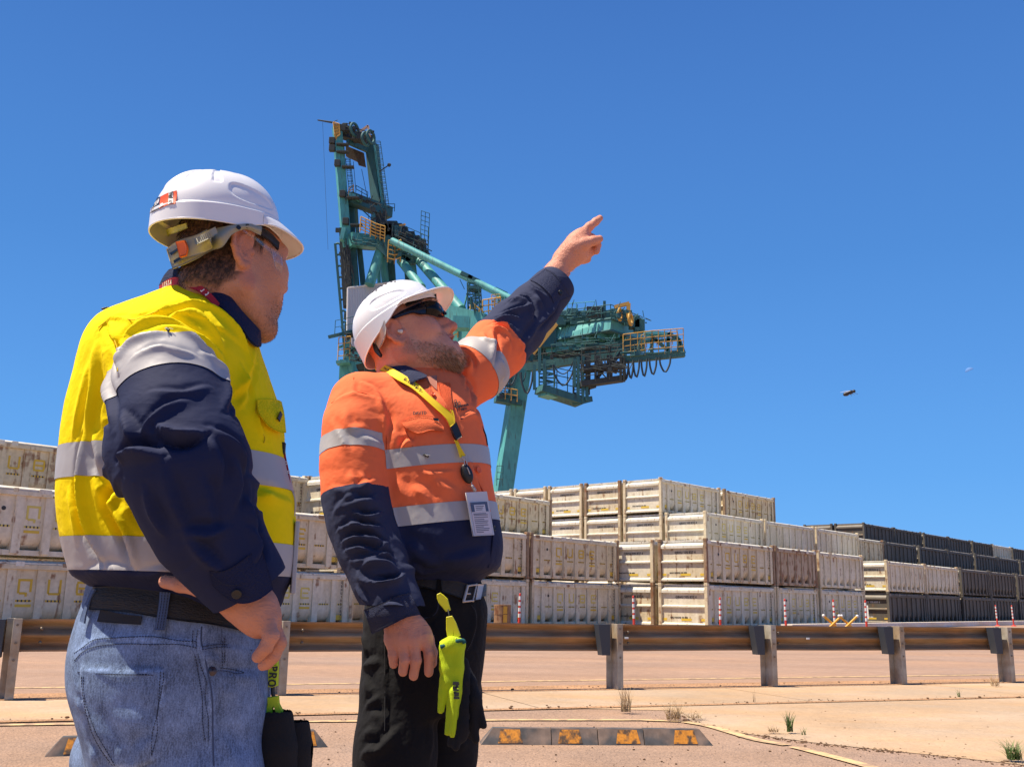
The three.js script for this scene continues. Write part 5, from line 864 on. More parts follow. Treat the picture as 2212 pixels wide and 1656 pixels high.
// hard hat in its own axes; h: { F, U, R, o, sc }
function hardHat(name, label, h, marks) {
  const t = thing(name, label, 'hard hat', 'white hard hats'); const { o, F, U, R } = h, sc = h.sc ?? 1;
  const L = (f, u, r) => o.clone().addScaledVector(F, f * sc).addScaledVector(U, u * sc).addScaledVector(R, r * sc);
  const aF = 0.128, aB = 0.136, aR = 0.115, H = h.H ?? 0.118;
  const rho = (th) => { const c = Math.cos(th), s = Math.sin(th), a = c > 0 ? aF : aB; return 1 / Math.sqrt((c / a) ** 2 + (s / aR) ** 2); };
  const ridge = (th) => (h.ridge ?? 0.036) + 0.010 * Math.cos(th) * (Math.cos(th) > 0 ? 1 : 0.2), rim = (th) => { const c = Math.cos(th); return (h.rim ?? 0.004) + (c < 0 ? (h.back ?? -0.040) * Math.pow(-c, 1.4) : (h.front ?? 0.030) * c) + (h.arch ?? 0.018) * Math.exp(-((Math.abs(th > Math.PI ? 2 * Math.PI - th : th) - 1.25) ** 2) / 0.12); };
  const NT = 220, NP = 96;
  const emboss = (th, ph) => { // side pads, crown channels
    let a = th > Math.PI ? th - 2 * Math.PI : th, e = 0; const s = Math.abs(a);
    const x = (s - 1.42) / 0.52, y = (ph - 0.34 - x * 0.10) / (0.20 + 0.05 * x), k = Math.pow(Math.abs(x), 2.6) + Math.pow(Math.abs(y), 2.6); e -= 0.0035 * (1 - sstep(0.75, 1.05, k)) * (0.6 + 0.5 * sstep(-0.6, 1, x - y * 0.4));
    for (const [c, w] of [[2.2, 0.085], [2.75, 0.06]]) { const q = (s - c - (ph - 0.9) * 0.14) / w; e -= 0.0046 * (1 - sstep(0.7, 1.1, Math.abs(q))) * sstep(0.5, 0.62, ph) * (1 - sstep(1.25, 1.36, ph)); }
    e += 0.003 * (1 - sstep(0.05, 0.10, Math.abs(Math.sin(a)) * Math.cos(ph))) * sstep(0.35, 0.6, ph);
    return e;
  };
  const shell = (inner) => { // rows from rim to crown
    const pos = [], uv = [], idx = [];
    for (let j = 0; j <= NP; j++) for (let i = 0; i <= NT; i++) {
      const th = i / NT * 2 * Math.PI, q = j / NP, r0 = rho(th), rg = ridge(th), rm = rim(th); let r, u;
      if (q < 0.18) { const t = q / 0.18; u = lerp(rm, rg, t); r = r0 * (1.045 + 0.012 * (1 - t)) ; if (inner) r -= 0.0032; }
      else if (q < 0.22) { const t = (q - 0.18) / 0.04; u = rg + 0.0045 * t; r = r0 * lerp(1.045, 0.992, sstep(0, 1, t)) - (inner ? 0.0032 : 0); }
      else { const ph = (q - 0.22) / 0.78 * Math.PI / 2, e = inner ? -0.0032 : emboss(th, ph); r = r0 * 0.992 * Math.pow(Math.cos(ph), 0.78) + e * Math.cos(ph); u = rg + 0.0045 + (H - rg * 0.3) * Math.pow(Math.sin(ph), 1.12) + e * Math.sin(ph); if (j === NP) r = 0; }
      const p = L(Math.cos(th) * r, u, Math.sin(th) * r); pos.push(p.x, p.y, p.z); uv.push(i / NT, q);
    }
    const W = NT + 1; for (let j = 0; j < NP; j++) for (let i = 0; i < NT; i++) { const a = j * W + i; inner ? idx.push(a, a + 1, a + W, a + 1, a + W + 1, a + W) : idx.push(a, a + W, a + 1, a + 1, a + W, a + W + 1); }
    const g = new THREE.BufferGeometry(); g.setAttribute('position', new THREE.Float32BufferAttribute(pos, 3)); g.setAttribute('uv', new THREE.Float32BufferAttribute(uv, 2)); g.setIndex(idx); g.computeVertexNormals();
    // heal the seam
    const n = g.attributes.normal.array; for (let j = 0; j <= NP; j++) { const a = j * W * 3, b = (j * W + NT) * 3; for (let k = 0; k < 3; k++) { const s = n[a + k] + n[b + k]; n[a + k] = n[b + k] = s / 2; } }
    return g;
  };
  const lipPts = []; for (let i = 0; i < 120; i++) { const th = i / 120 * 2 * Math.PI, r = rho(th) * 1.057 - 0.0016; lipPts.push(L(Math.cos(th) * r, rim(th), Math.sin(th) * r)); }
  const shellMesh = part(t, 'shell', [shell(false), shell(true), tube(lipPts, 0.0021 * sc, 6, 240, true)], M.helmet);
  // brim
  const rowsB = [[], [], [], []], spanB = 1.28;
  for (let i = 0; i <= 28; i++) { const a = (i / 28 * 2 - 1) * spanB, k = Math.pow(Math.cos(a / spanB * Math.PI / 2), 0.55), r0 = rho((a + 6.2832) % 6.2832), ext = (h.brim ?? 0.058) * k; const rm = rim((a + 6.2832) % 6.2832), rg = ridge((a + 6.2832) % 6.2832);
    [[1.03, rg - 0.004, 0], [1.05, lerp(rg, rm, 0.45), ext * 0.35], [1.05, lerp(rg, rm, 0.75) - 0.004 * k, ext * 0.75], [1.05, rm - 0.009 * k + 0.002, ext]].forEach(([m, u, e], j) => rowsB[j].push(L(Math.cos(a) * (r0 * m + e), u + (h.brimLift ?? 0) * e, Math.sin(a) * (r0 * m + e * 0.82)))); }
  part(t, 'brim', [cloth(rowsB, 84, 14, 0.0034 * sc), tube(rowsB[3], 0.0026 * sc, 6, 100)], M.helmet);
  return { t, L, rho, rim, ridge, H };
}
function skinColors(m, fn) { const c = m.pos.length / 3, col = new Float32Array(c * 3); for (let i = 0; i < c; i++) { const k = fn(m.pos[i * 3], m.pos[i * 3 + 1], m.pos[i * 3 + 2], i); col[i * 3] = k[0]; col[i * 3 + 1] = k[1]; col[i * 3 + 2] = k[2]; } return col; }
const mix3 = (a, b, t) => [a[0] + (b[0] - a[0]) * t, a[1] + (b[1] - a[1]) * t, a[2] + (b[2] - a[2]) * t];
// hairs standing on a surface mesh where density(x,y,z) > random
function hairs(m, count, density, len, dirFn, seed, r = 0.00035) {
  const rd = rng(seed), pos = [], tri = m.idx.length / 3; let made = 0, tries = 0;
  while (made < count && tries < count * 60) {
    tries++; const t = Math.floor(rd() * tri) * 3; let a = rd(), b = rd(); if (a + b > 1) { a = 1 - a; b = 1 - b; } const i = m.idx[t] * 3, j = m.idx[t + 1] * 3, k = m.idx[t + 2] * 3, c = 1 - a - b;
    const p = V(m.pos[i] * c + m.pos[j] * a + m.pos[k] * b, m.pos[i + 1] * c + m.pos[j + 1] * a + m.pos[k + 1] * b, m.pos[i + 2] * c + m.pos[j + 2] * a + m.pos[k + 2] * b), q = density(p.x, p.y, p.z); if (rd() > q) continue;
    const n = V(m.nor[i], m.nor[i + 1], m.nor[i + 2]), d = dirFn(p, n, rd), l = (typeof len === 'function' ? len(p, rd) : len) * (0.5 + rd()), s = d.clone().cross(V(rd() - 0.5, rd() - 0.5, rd() - 0.5)).normalize().multiplyScalar(r), mid = p.clone().addScaledVector(d, l * 0.55), e = mid.clone().addScaledVector(d, l * 0.45).addScaledVector(n, (rd() - 0.6) * l * 0.35).add(V(0, -l * 0.12, 0));
    pos.push(p.x - s.x, p.y - s.y, p.z - s.z, p.x + s.x, p.y + s.y, p.z + s.z, mid.x + s.x * 0.8, mid.y + s.y * 0.8, mid.z + s.z * 0.8, p.x - s.x, p.y - s.y, p.z - s.z, mid.x + s.x * 0.8, mid.y + s.y * 0.8, mid.z + s.z * 0.8, mid.x - s.x * 0.8, mid.y - s.y * 0.8, mid.z - s.z * 0.8, mid.x - s.x * 0.8, mid.y - s.y * 0.8, mid.z - s.z * 0.8, mid.x + s.x * 0.8, mid.y + s.y * 0.8, mid.z + s.z * 0.8, e.x, e.y, e.z);
    made++;
  }
  const g = new THREE.BufferGeometry(); g.setAttribute('position', new THREE.Float32BufferAttribute(pos, 3)); g.computeVertexNormals(); return g;
}
// ---------------------------------------------------------------- the man in the yellow shirt
const man1 = thing('person', 'man in yellow and navy work shirt, jeans and white helmet, hand on hip', 'person');
{
  const P = (u, v, d) => at(u, v, d), z2 = (x, y) => [(200 + x / 1.38) / 1.8517, (1100 + y / 1.38) / 1.8517], z3 = (x, y) => [(200 + x / 1.91) / 1.8517, (2200 + y / 1.91) / 1.8517], z0 = (x, y) => [(500 + x / 2.07) / 1.8517, (600 + y / 2.07) / 1.8517];
  const D0 = 1.77;
  const rowAt = (v, l, r, b, e = 2.3, d = D0) => { const A = P(l, v, d), B = P(r, v, d); return [(A.y + B.y) / 2, (A.x + B.x) / 2, -d, (B.x - A.x) / 2, b, e]; };
  // ---- shirt
  const torso = stack([[1, 352, 470, 0.055, 2, 612], rowAt(632, 352, 472, 0.045, 2), rowAt(652, 306, 500, 0.062, 2), rowAt(670, 266, 520, 0.08, 2.1), rowAt(694, 226, 536, 0.103), rowAt(722, 206, 549, 0.13), rowAt(760, 194, 560, 0.155), rowAt(830, 176, 584, 0.16), rowAt(900, 157, 604, 0.16), rowAt(985, 146, 612, 0.16), rowAt(1070, 138, 630, 0.16), rowAt(1150, 146, 635, 0.157), rowAt(1220, 163, 631, 0.152), rowAt(1246, 170, 627, 0.145), rowAt(1262, 192, 619, 0.124), rowAt(1278, 214, 612, 0.110), rowAt(1300, 222, 606, 0.104), rowAt(1325, 226, 590, 0.10)].slice(1));
  const armPts = [[P(384, 742, 1.69), 0.068], [P(368, 790, 1.655), 0.080], [P(362, 840, 1.61), 0.084], [P(378, 930, 1.57), 0.088], [P(404, 1010, 1.545), 0.092], [P(424, 1085, 1.56), 0.081], [P(449, 1148, 1.57), 0.074], [P(492, 1208, 1.58), 0.063], [P(530, 1258, 1.59), 0.056], [P(556, 1300, 1.60), 0.054]];
  const arm = chain(armPts, 0.03), elbow = ell(P(302, 985, 1.56), 0.046, 0.05, 0.055), leftArm = chain([[P(420, 735, 1.89), 0.062], [P(462, 860, 1.95), 0.062], [P(490, 1010, 1.97), 0.060], [P(520, 1130, 1.93), 0.055], [P(540, 1230, 1.90), 0.046], [P(540, 1290, 1.87), 0.04]], 0.03);
  const shirtF = (x, y, z) => { let a = arm(x, y, z); const s = arm.s; a = smin(a, elbow(x, y, z), 0.05); const t = smin(torso(x, y, z), leftArm(x, y, z), 0.025); let d = smin(t, a, lerp(0.075, 0.012, sstep(0.02, 0.14, s))); shirtF.q = a - t; shirtF.s = s; return d; };
  let lo = P(100, 1345, 1.77).add(V(-0.05, 0, -0.25)), hi = P(660, 590, 1.77).add(V(0.06, 0.02, 0)); hi.z = -1.42; lo.z = -2.07;
  let sh = meshSDF(shirtF, lo, hi, 0.0040);
  const sv = surveyor(sh), f2 = (pts, w, a, valley = 0.5, side = 1) => ({ p: new THREE.CatmullRomCurve3(pts.map(([x, y]) => sv.point(...z2(x, y)))).getPoints(14), w: w * 0.8 / 1000, a: a * 2.0 / 1000, valley: valley * 1.15, side });
  const F1 = [
    f2([[470, 250], [620, 185], [790, 150], [850, 122]], 10, 5), f2([[395, 410], [430, 325], [540, 258], [680, 268], [820, 342], [945, 440]], 13, 8, 0.7), f2([[365, 490], [440, 388], [560, 338], [650, 322]], 12, 7, 0.6), f2([[630, 228], [790, 208], [900, 298], [955, 372]], 11, 7, 0.6), f2([[700, 175], [850, 168], [990, 250], [1075, 370]], 10, 6, 0.6), f2([[850, 430], [955, 520], [978, 640], [960, 740]], 12, 6), f2([[1010, 260], [1090, 420], [1125, 560]], 9, 4), f2([[600, 290], [720, 310], [830, 380], [890, 440]], 9, 5, 0.6), f2([[450, 460], [600, 400], [700, 420], [800, 440]], 9, 4, 0.5),
    f2([[252, 300], [330, 245], [462, 248]], 7, 4), f2([[325, 250], [352, 345], [378, 440], [372, 540]], 9, 7, 0.8, -1), f2([[250, 380], [242, 600], [216, 760], [200, 890]], 12, 6), f2([[300, 420], [310, 640], [338, 780], [350, 860]], 12, 6, 0.6), f2([[205, 500], [160, 720], [118, 900]], 10, 4), f2([[280, 700], [300, 800], [330, 850]], 8, 4),
    f2([[176, 900], [166, 1100], [170, 1200], [205, 1390], [255, 1500], [300, 1590]], 9, 9, 1.0, -1), f2([[290, 1070], [342, 1250], [412, 1410], [468, 1600]], 11, 11, 1.0, -1), f2([[235, 1080], [300, 1280], [335, 1400]], 9, 5, 0.5), f2([[230, 860], [262, 1000], [290, 1100]], 10, 5, 0.7, -1), f2([[100, 1180], [130, 1330], [150, 1480]], 9, 4), f2([[370, 1100], [420, 1300], [480, 1420]], 12, 5, 0.6),
    f2([[1135, 400], [1072, 600], [1005, 760]], 11, 6), f2([[1060, 500], [1085, 640], [1060, 720]], 9, 5), f2([[1100, 1120], [1200, 1210], [1335, 1260]], 13, 6), f2([[1110, 1180], [1120, 1280], [1180, 1330]], 10, 4), f2([[1180, 690], [1150, 800], [1190, 900]], 8, 3),
    f2([[590, 835], [660, 885], [740, 893], [840, 880]], 10, 12, 0.9, -1), f2([[385, 1015], [440, 985], [500, 972], [600, 998]], 13, 13, 0.9), f2([[392, 760], [440, 880], [410, 1000]], 12, 7), f2([[500, 860], [560, 800], [640, 740], [760, 690]], 11, 6), f2([[560, 640], [740, 655], [880, 615]], 10, 4), f2([[620, 1040], [690, 1280], [760, 1430]], 12, 5), f2([[900, 850], [1020, 960], [1075, 1080]], 13, 9, 0.6), f2([[1085, 1240], [1105, 1350], [1152, 1440]], 12, 8, 0.7), f2([[740, 1420], [860, 1430], [980, 1400]], 12, 7), f2([[760, 1440], [850, 1560], [955, 1640]], 11, 7), f2([[1100, 1400], [1142, 1490], [1120, 1600]], 11, 8), f2([[840, 1100], [880, 1300], [900, 1400]], 12, 4), f2([[880, 900], [940, 1040], [930, 1160]], 12, 5), f2([[520, 1180], [570, 1340], [640, 1450]], 11, 5), f2([[1000, 1000], [1040, 1150], [1010, 1290]], 12, 5),
    f2([[200, 1650], [330, 1625], [480, 1650]], 9, 3), f2([[420, 1640], [600, 1640], [800, 1600]], 9, 3),
  ];
  perVert(sh, 's', (x, y, z) => { shirtF(x, y, z); return shirtF.s; }); perVert(sh, 'q', (x, y, z) => { shirtF(x, y, z); return shirtF.q; });
  foldCloth(sh, F1);
  displace(sh, (x, y, z) => 0.0016 * fbm(x * 16, y * 10, z * 16, 3) + 0.0011 * (0.4 - Math.abs(fbm(x * 40 + 5, y * 26, z * 40, 3))));
  smooth(sh, 1, 0.2);
  wrapUV(sh, 0.0 + torso.cx || P(390, 900, D0).x, -D0, 0.18, Math.PI * 1.5);
  const yAt = (u, v) => P(u, v, D0).y, tiltX = P(390, 900, D0).x;
  perVert(sh, 'h', (x, y, z) => y + 0.012 * (x - tiltX));
  const hOf = (u, v) => { const p = P(u, v, D0); return p.y + 0.012 * (p.x - tiltX); };
  const cuffAxis = armPts[9][0].clone().sub(armPts[8][0]).normalize(), cuffAt = P(533, 1276, 1.593);
  perVert(sh, 'cuff', (x, y, z, i) => sh.att.q[i] < 0.02 && sh.att.s[i] > 0.5 ? (x - cuffAt.x) * cuffAxis.x + (y - cuffAt.y) * cuffAxis.y + (z - cuffAt.z) * cuffAxis.z : -1);
  sh = cut(sh, 'cuff')[1];
  let [tor, slv] = cut(sh, 'q');
  const shirt = new THREE.Group(); shirt.name = 'shirt'; man1.add(shirt);
  const G = (m, o = {}) => toGeo(m, { uv: ['u', 'v'], ...o });
  const h1b = hOf(150, 1046), h1t = hOf(150, 977), h2b = hOf(163, 1232), h2t = hOf(152, 1164);
  // trunk: navy hem, tape, yellow, tape, yellow
  const [low, rest] = (() => { const [a, b] = cut(tor, tor.att.h.map((x) => x - h2b)); return [b, a]; })(), [t2, rest2] = (() => { const [a, b] = cut(rest, rest.att.h.map((x) => x - h2t)); return [b, a]; })(), [mid, rest3] = (() => { const [a, b] = cut(rest2, rest2.att.h.map((x) => x - h1b)); return [b, a]; })(), [t1, top] = (() => { const [a, b] = cut(rest3, rest3.att.h.map((x) => x - h1t)); return [b, a]; })();
  part(shirt, 'yellow_panel', G(top), M.hiYellow); part(shirt, 'reflective_tape', G(t1, { lift: 0.0012 }), M.tape); part(shirt, 'yellow_panel', G(mid), M.hiYellow); part(shirt, 'reflective_tape', G(t2, { lift: 0.0012 }), M.tape); part(shirt, 'navy_panel', G(low), M.navy);
  // sleeve
  const s0 = 0.100, s1 = 0.158; const [cap, tp, navy] = band(slv, 's', s0, s1);
  part(shirt, 'sleeve_cap', G(cap), M.hiYellow); part(shirt, 'reflective_tape', G(tp, { lift: 0.0012 }), M.tape); part(shirt, 'sleeve', G(navy), M.navy);
  // cuff band and its button
  { const cs = (u, v, e = 0.0025) => onSDF(shirtF, u, v, e, 1.4, 1.75); const top2 = [[452, 1232], [480, 1233], [505, 1222], [535, 1200], [562, 1176]], bot = [[460, 1265], [492, 1292], [520, 1303], [555, 1296], [590, 1272]];
    const r0 = top2.map(([u, v]) => cs(u, v)), r2 = bot.map(([u, v]) => cs(u, v)), r1 = r0.map((p, i) => { const q = toPx(p.clone().add(r2[i]).multiplyScalar(0.5)); return cs(q[0], q[1]); });
    part(shirt, 'cuff', cloth([r0, r1, r2], 40, 16, 0.003), M.navy);
    const b = cs(511, 1282, 0.006), n = grad(shirtF, b); const bg = new THREE.LatheGeometry([[0, 0.002], [0.0035, 0.0022], [0.0062, 0.0035], [0.0075, 0.0028], [0.0075, 0], [0, 0]].map(([x, y]) => new THREE.Vector2(x, y)), 18).rotateX(Math.PI / 2); part(shirt, 'button', bg.applyMatrix4(frameOn(b, V(1, 0, 0), n)), M.blackPlastic);
    part(shirt, 'stitching', stitches([[456, 1240], [485, 1262], [520, 1262]].map(([u, v]) => cs(u, v, 0.005)), 0.003, 0.0015, 0.0004), M.thread); }
  // pocket with flap
  { const cs = (u, v, e) => onSDF(shirtF, u, v, e, 1.45, 1.95); const A = [[1140, 690], [1200, 688], [1255, 690], [1275, 700]], B = [[1150, 760], [1205, 770], [1262, 760], [1290, 770]], C = [[1200, 830], [1230, 850], [1275, 868], [1300, 870]];
    part(shirt, 'pocket_flap', cloth([A.map(([x, y]) => cs(...z2(x, y), 0.003)), B.map(([x, y]) => cs(...z2(x, y), 0.009)), C.map(([x, y]) => cs(...z2(x, y), 0.011))], 24, 18, 0.0022), M.hiYellow);
    const p = cs(...z2(1268, 780), 0.014), n = grad(shirtF, p); part(shirt, 'pocket_tag', box(0, 0, 0, 0.008, 0.022, 0.002).applyMatrix4(frameOn(p, V(1, 0, 0), n)), M.blackPlastic);
    const poc = [[1140, 700], [1135, 760], [1160, 850], [1185, 900], [1180, 925]].map(([x, y]) => cs(...z2(x, y), 0.001)); part(shirt, 'pocket_seam', tube(poc, 0.0009, 5, 30), mat({ color: rgb(0.7, 0.5, 0.0) })); }
  // yoke and armhole seams
  for (const l of [[[262, 290], [330, 242], [400, 240], [465, 247]], [[322, 250], [350, 345], [376, 440], [370, 530]], [[470, 247], [620, 190], [790, 155], [850, 125]]]) part(shirt, 'seam', tube(l.map(([x, y]) => onSDF(shirtF, ...z2(x, y), 0.004, 1.45, 1.95)), 0.0009, 5, 40), mat({ color: rgb(0.62, 0.42, 0.0), roughness: 0.9 }));
  { const cs = ([x, y]) => onSDF(shirtF, ...z2(x, y), 0.0, 1.45, 1.95);  }
  // collar
  const collarTop = [[365, 584, 1.81], [384, 579, 1.775], [404, 582, 1.745], [432, 593, 1.727], [458, 608, 1.717], [492, 637, 1.712], [520, 671, 1.717], [544, 697, 1.727], [558, 712, 1.745], [556, 706, 1.80], [520, 660, 1.87], [455, 610, 1.905], [395, 588, 1.88]], collarBot = [[345, 616, 1.815], [366, 614, 1.765], [392, 617, 1.728], [425, 631, 1.706], [456, 648, 1.693], [490, 676, 1.686], [518, 706, 1.69], [538, 734, 1.70], [553, 748, 1.72], [562, 740, 1.80], [535, 700, 1.90], [450, 640, 1.935], [365, 620, 1.90]];
  const cT = collarTop.map((q) => P(...q)), cB = collarBot.map((q) => P(...q)), cM = cT.map((p, i) => p.clone().lerp(cB[i], 0.5).add(V(0, 0.004, 0)));
  part(shirt, 'collar', cloth([cT, cM, cB], 90, 12, 0.004, true), M.navy);
  const cIn = cT.map((p) => p.clone().add(V((P(460, 640, 1.8).x - p.x) * 0.08, -0.035, (-1.80 - p.z) * 0.08)));
  part(shirt, 'collar_band', cloth([cT, cIn], 90, 4, 0.002, true), M.navy);
  // ---- jeans
  const D1 = 1.79, jr = (v, l, r, b, e = 2.3) => rowAt(v, l, r, b, e, D1);
  const hips = stack([jr(1255, 205, 560, 0.12), jr(1268, 200, 556, 0.122), jr(1310, 190, 562, 0.128), jr(1345, 178, 568, 0.134), jr(1390, 166, 574, 0.14), jr(1440, 158, 578, 0.143), jr(1490, 160, 578, 0.143), jr(1550, 176, 574, 0.138), jr(1600, 190, 569, 0.132), jr(1656, 202, 566, 0.126), jr(1740, 215, 560, 0.115)]);
  const legR = chain([[P(440, 1700, 1.76), 0.098], [P(455, 2000, 1.8).setY(0.45), 0.075], [P(460, 2000, 1.8).setY(0.09), 0.06]], 0.05), legL = chain([[P(275, 1640, 1.86), 0.095], [P(270, 2000, 1.9).setY(0.45), 0.075], [P(268, 2000, 1.9).setY(0.09), 0.06]], 0.05);
  const jeanF = (x, y, z) => smin(hips(x, y, z), smin(legR(x, y, z), legL(x, y, z), 0.02), 0.03);
  const j0 = P(150, 1656, 1.9), j1 = P(590, 1250, 1.9);
  let jn = meshSDF(jeanF, V(j0.x - 0.03, 0.06, -2.02), V(j1.x + 0.03, j1.y + 0.02, -1.6), 0.0058);
  const js = surveyor(jn), jp = (x, y) => js.point(...z3(x, y)), jf = (pts, w, a, valley = 0.5, side = 1) => ({ p: new THREE.CatmullRomCurve3(pts.map(([x, y]) => jp(x, y))).getPoints(14), w: w / 1000, a: a / 1000, valley, side });
  const pocketPoly = [[218, 885], [540, 905], [868, 892], [880, 1000], [850, 1250], [830, 1400], [800, 1590], [640, 1680], [480, 1650], [400, 1540], [330, 1400], [270, 1250], [240, 1150]].map(([x, y]) => jp(x, y));
  const inPoly = (x, y, poly) => { let c = false, dm = 1e9; for (let i = 0, j = poly.length - 1; i < poly.length; j = i++) { const a = poly[i], b = poly[j]; if ((a.y > y) !== (b.y > y) && x < (b.x - a.x) * (y - a.y) / (b.y - a.y) + a.x) c = !c; const ex = b.x - a.x, ey = b.y - a.y, h = clamp(((x - a.x) * ex + (y - a.y) * ey) / (ex * ex + ey * ey)); dm = Math.min(dm, Math.hypot(x - a.x - ex * h, y - a.y - ey * h)); } return c ? dm : -dm; };
  perVert(jn, 'pk', (x, y, z, i) => jn.nor[i * 3 + 2] > 0.1 ? inPoly(x, y, pocketPoly) : -1);
  displace(jn, (x, y, z, i) => { const k = jn.att.pk[i]; return 0.0042 * sstep(-0.001, 0.003, k) + (k > 0 ? 0.0016 * Math.exp(-(((k - 0.005) / 0.004) ** 2)) : 0); });
  foldCloth(jn, [jf([[190, 790], [330, 695], [540, 672], [800, 682], [1000, 690], [1150, 708]], 7, 2.2, 0.3), jf([[1160, 575], [1152, 700], [1195, 890], [1218, 1100], [1238, 1400], [1240, 1650]], 5, 3.5, 0.9), jf([[1160, 730], [1300, 740], [1560, 760]], 5, 2.5, 0.6), jf([[1205, 950], [1400, 965], [1660, 955]], 9, 5, 0.9), jf([[1180, 760], [1240, 830], [1290, 900]], 8, 5), jf([[330, 1250], [420, 1400], [500, 1560]], 14, 5), jf([[560, 1500], [540, 1600], [520, 1656]], 12, 5), jf([[640, 1656], [740, 1500], [800, 1420]], 11, 5), jf([[480, 1250], [650, 1290], [800, 1350]], 16, 3), jf([[190, 1120], [230, 1200], [260, 1260]], 8, 6, 0.8), jf([[160, 830], [200, 1000], [230, 1150]], 8, 4), jf([[1230, 1000], [1330, 1050], [1450, 1080]], 14, 4), jf([[1560, 1000], [1640, 1200], [1620, 1400]], 12, 4), jf([[1250, 1450], [1340, 1500], [1420, 1650]], 16, 4), jf([[880, 700], [1040, 760], [1150, 780]], 13, 3), jf([[300, 1500], [330, 1580], [320, 1656]], 10, 7)]);
  displace(jn, (x, y, z) => 0.0012 * fbm(x * 30, y * 30, z * 30, 3)); smooth(jn, 1, 0.3);
  wrapUV(jn, P(380, 1400, D1).x, -D1, 0.18, Math.PI * 1.5);
  // washed tone of the denim: paler wear on hem folds, pocket edges and seams
  const seamPts = [[[190, 790], [330, 695], [540, 672], [800, 682], [1000, 690], [1150, 708]], [[1160, 575], [1152, 700], [1195, 890], [1218, 1100], [1238, 1400], [1240, 1650]]].map((l) => new THREE.CatmullRomCurve3(l.map(([x, y]) => jp(x, y))).getPoints(40));
  const jcol = skinColors(jn, (x, y, z, i) => { let k = 0.96 + 0.24 * fbm(x * 9, y * 9, z * 9, 4) + 0.13 * fbm(x * 70, y * 18, z * 70, 3); const e = jn.att.pk[i]; if (e > -0.004) k += 0.75 * Math.exp(-(((e - 0.0025) / 0.003) ** 2)) * (0.6 + 0.8 * vnoise(x * 160, y * 160, z * 160)) - 0.3 * Math.exp(-(((e + 0.002) / 0.002) ** 2)); let dm = 1e9; for (const s of seamPts) for (const q of s) dm = Math.min(dm, (q.x - x) ** 2 + (q.y - y) ** 2 + (q.z - z) ** 2); k += 0.6 * Math.exp(-dm / 3.0e-5) * (0.4 + 1.2 * Math.abs(vnoise(x * 220, y * 220, z * 220))); return [k * 0.98, k, k * 1.02]; });
  const jeans = new THREE.Group(); jeans.name = 'jeans'; man1.add(jeans);
  part(jeans, 'denim', toGeo(jn, { uv: ['u', 'v'], color: jcol }), M.denim);
  const js2 = surveyor(jn), jq = (x, y, e = 0.0008) => { const i = js2.find(...z3(x, y)); return V(jn.pos[i * 3] + jn.nor[i * 3] * e, jn.pos[i * 3 + 1] + jn.nor[i * 3 + 1] * e, jn.pos[i * 3 + 2] + jn.nor[i * 3 + 2] * e); };
  const st = (pts, name = 'stitching') => part(jeans, name, stitches(pts.map(([x, y]) => jq(x, y)), 0.0032, 0.0014, 0.00065), M.thread);
  for (const d of [0, 46]) st([[185, 800 + d * 0.8], [250, 728 + d], [330, 690 + d], [540, 664 + d], [800, 672 + d], [1000, 682 + d], [1145, 700 + d]]);
  for (const d of [0, 28]) { st([[1095 + d, 600], [1098 + d, 700], [1135 + d, 890], [1155 + d, 1000], [1160 + d, 1120], [1170 + d, 1300], [1178 + d, 1460]]); st([[215, 925 + d * 0.7], [400, 938 + d * 0.7], [640, 945 + d * 0.7], [860, 928 + d * 0.7]]); st([[858 - d * 0.8, 930], [862 - d * 0.8, 1000], [835 - d * 0.8, 1250], [815 - d * 0.8, 1400], [785 - d * 0.8, 1570]]); st([[235 + d * 0.6, 960], [245 + d * 0.6, 1150], [320 + d * 0.6, 1380], [400 + d * 0.6, 1530], [470 + d * 0.6, 1640]]); st([[1215, 908 + d * 0.8], [1330, 905 + d * 0.9], [1420, 918 + d], [1490, 940 + d * 0.4]]); st([[1165, 735 + d * 0.5], [1320, 722 + d * 0.5], [1560, 762 + d * 0.5]]); st([[1310 + d * 0.7, 680], [1315 + d * 0.7, 800], [1318 + d * 0.7, 890]]); }
  part(jeans, 'side_seam', tube([[1160, 575], [1155, 700], [1197, 890], [1220, 1100], [1238, 1400], [1242, 1650]].map(([x, y]) => jq(x, y, 0.0005)), 0.0013, 5, 60), mat({ color: rgb(0.05, 0.075, 0.14) }));
  { const p = jq(1245, 927, 0.002), n = grad(jeanF, p); part(jeans, 'rivet', new THREE.LatheGeometry([[0, 0.0035], [0.0025, 0.003], [0.003, 0.0018], [0.0072, 0.0015], [0.0075, 0], [0, 0]].map(([x, y]) => new THREE.Vector2(x, y)), 18).rotateX(Math.PI / 2).applyMatrix4(frameOn(p, V(1, 0, 0), n)), pmat({ color: rgb(0.09, 0.08, 0.09), metalness: 0.8, roughness: 0.4 })); }
  // belt, loop, patch
  const jb = (u, v, e) => onSDF(jeanF, u, v, e, 1.45, 2.0);
  const bt = [[203, 1268], [270, 1267], [343, 1276], [400, 1282], [444, 1290], [500, 1304], [545, 1318], [566, 1328]], bb = [[187, 1316], [266, 1321], [334, 1332], [400, 1342], [447, 1347], [505, 1358], [545, 1369], [562, 1376]];
  const beltRows = [bt.map(([u, v]) => jb(u, v, 0.005)), bt.map(([u, v], i) => jb((u + bb[i][0]) / 2, (v + bb[i][1]) / 2, 0.0075)), bb.map(([u, v]) => jb(u, v, 0.006))];
  beltRows.forEach((r, i) => { const f = r[0], l = r[r.length - 1]; r.unshift(f.clone().add(V(0.012, 0, -0.07)), f.clone().add(V(-0.004, 0, -0.03))); r.push(l.clone().add(V(0.004, 0, -0.03)), l.clone().add(V(-0.012, 0, -0.08))); });
  part(jeans, 'belt', cloth(beltRows, 90, 10, 0.004), M.leather);
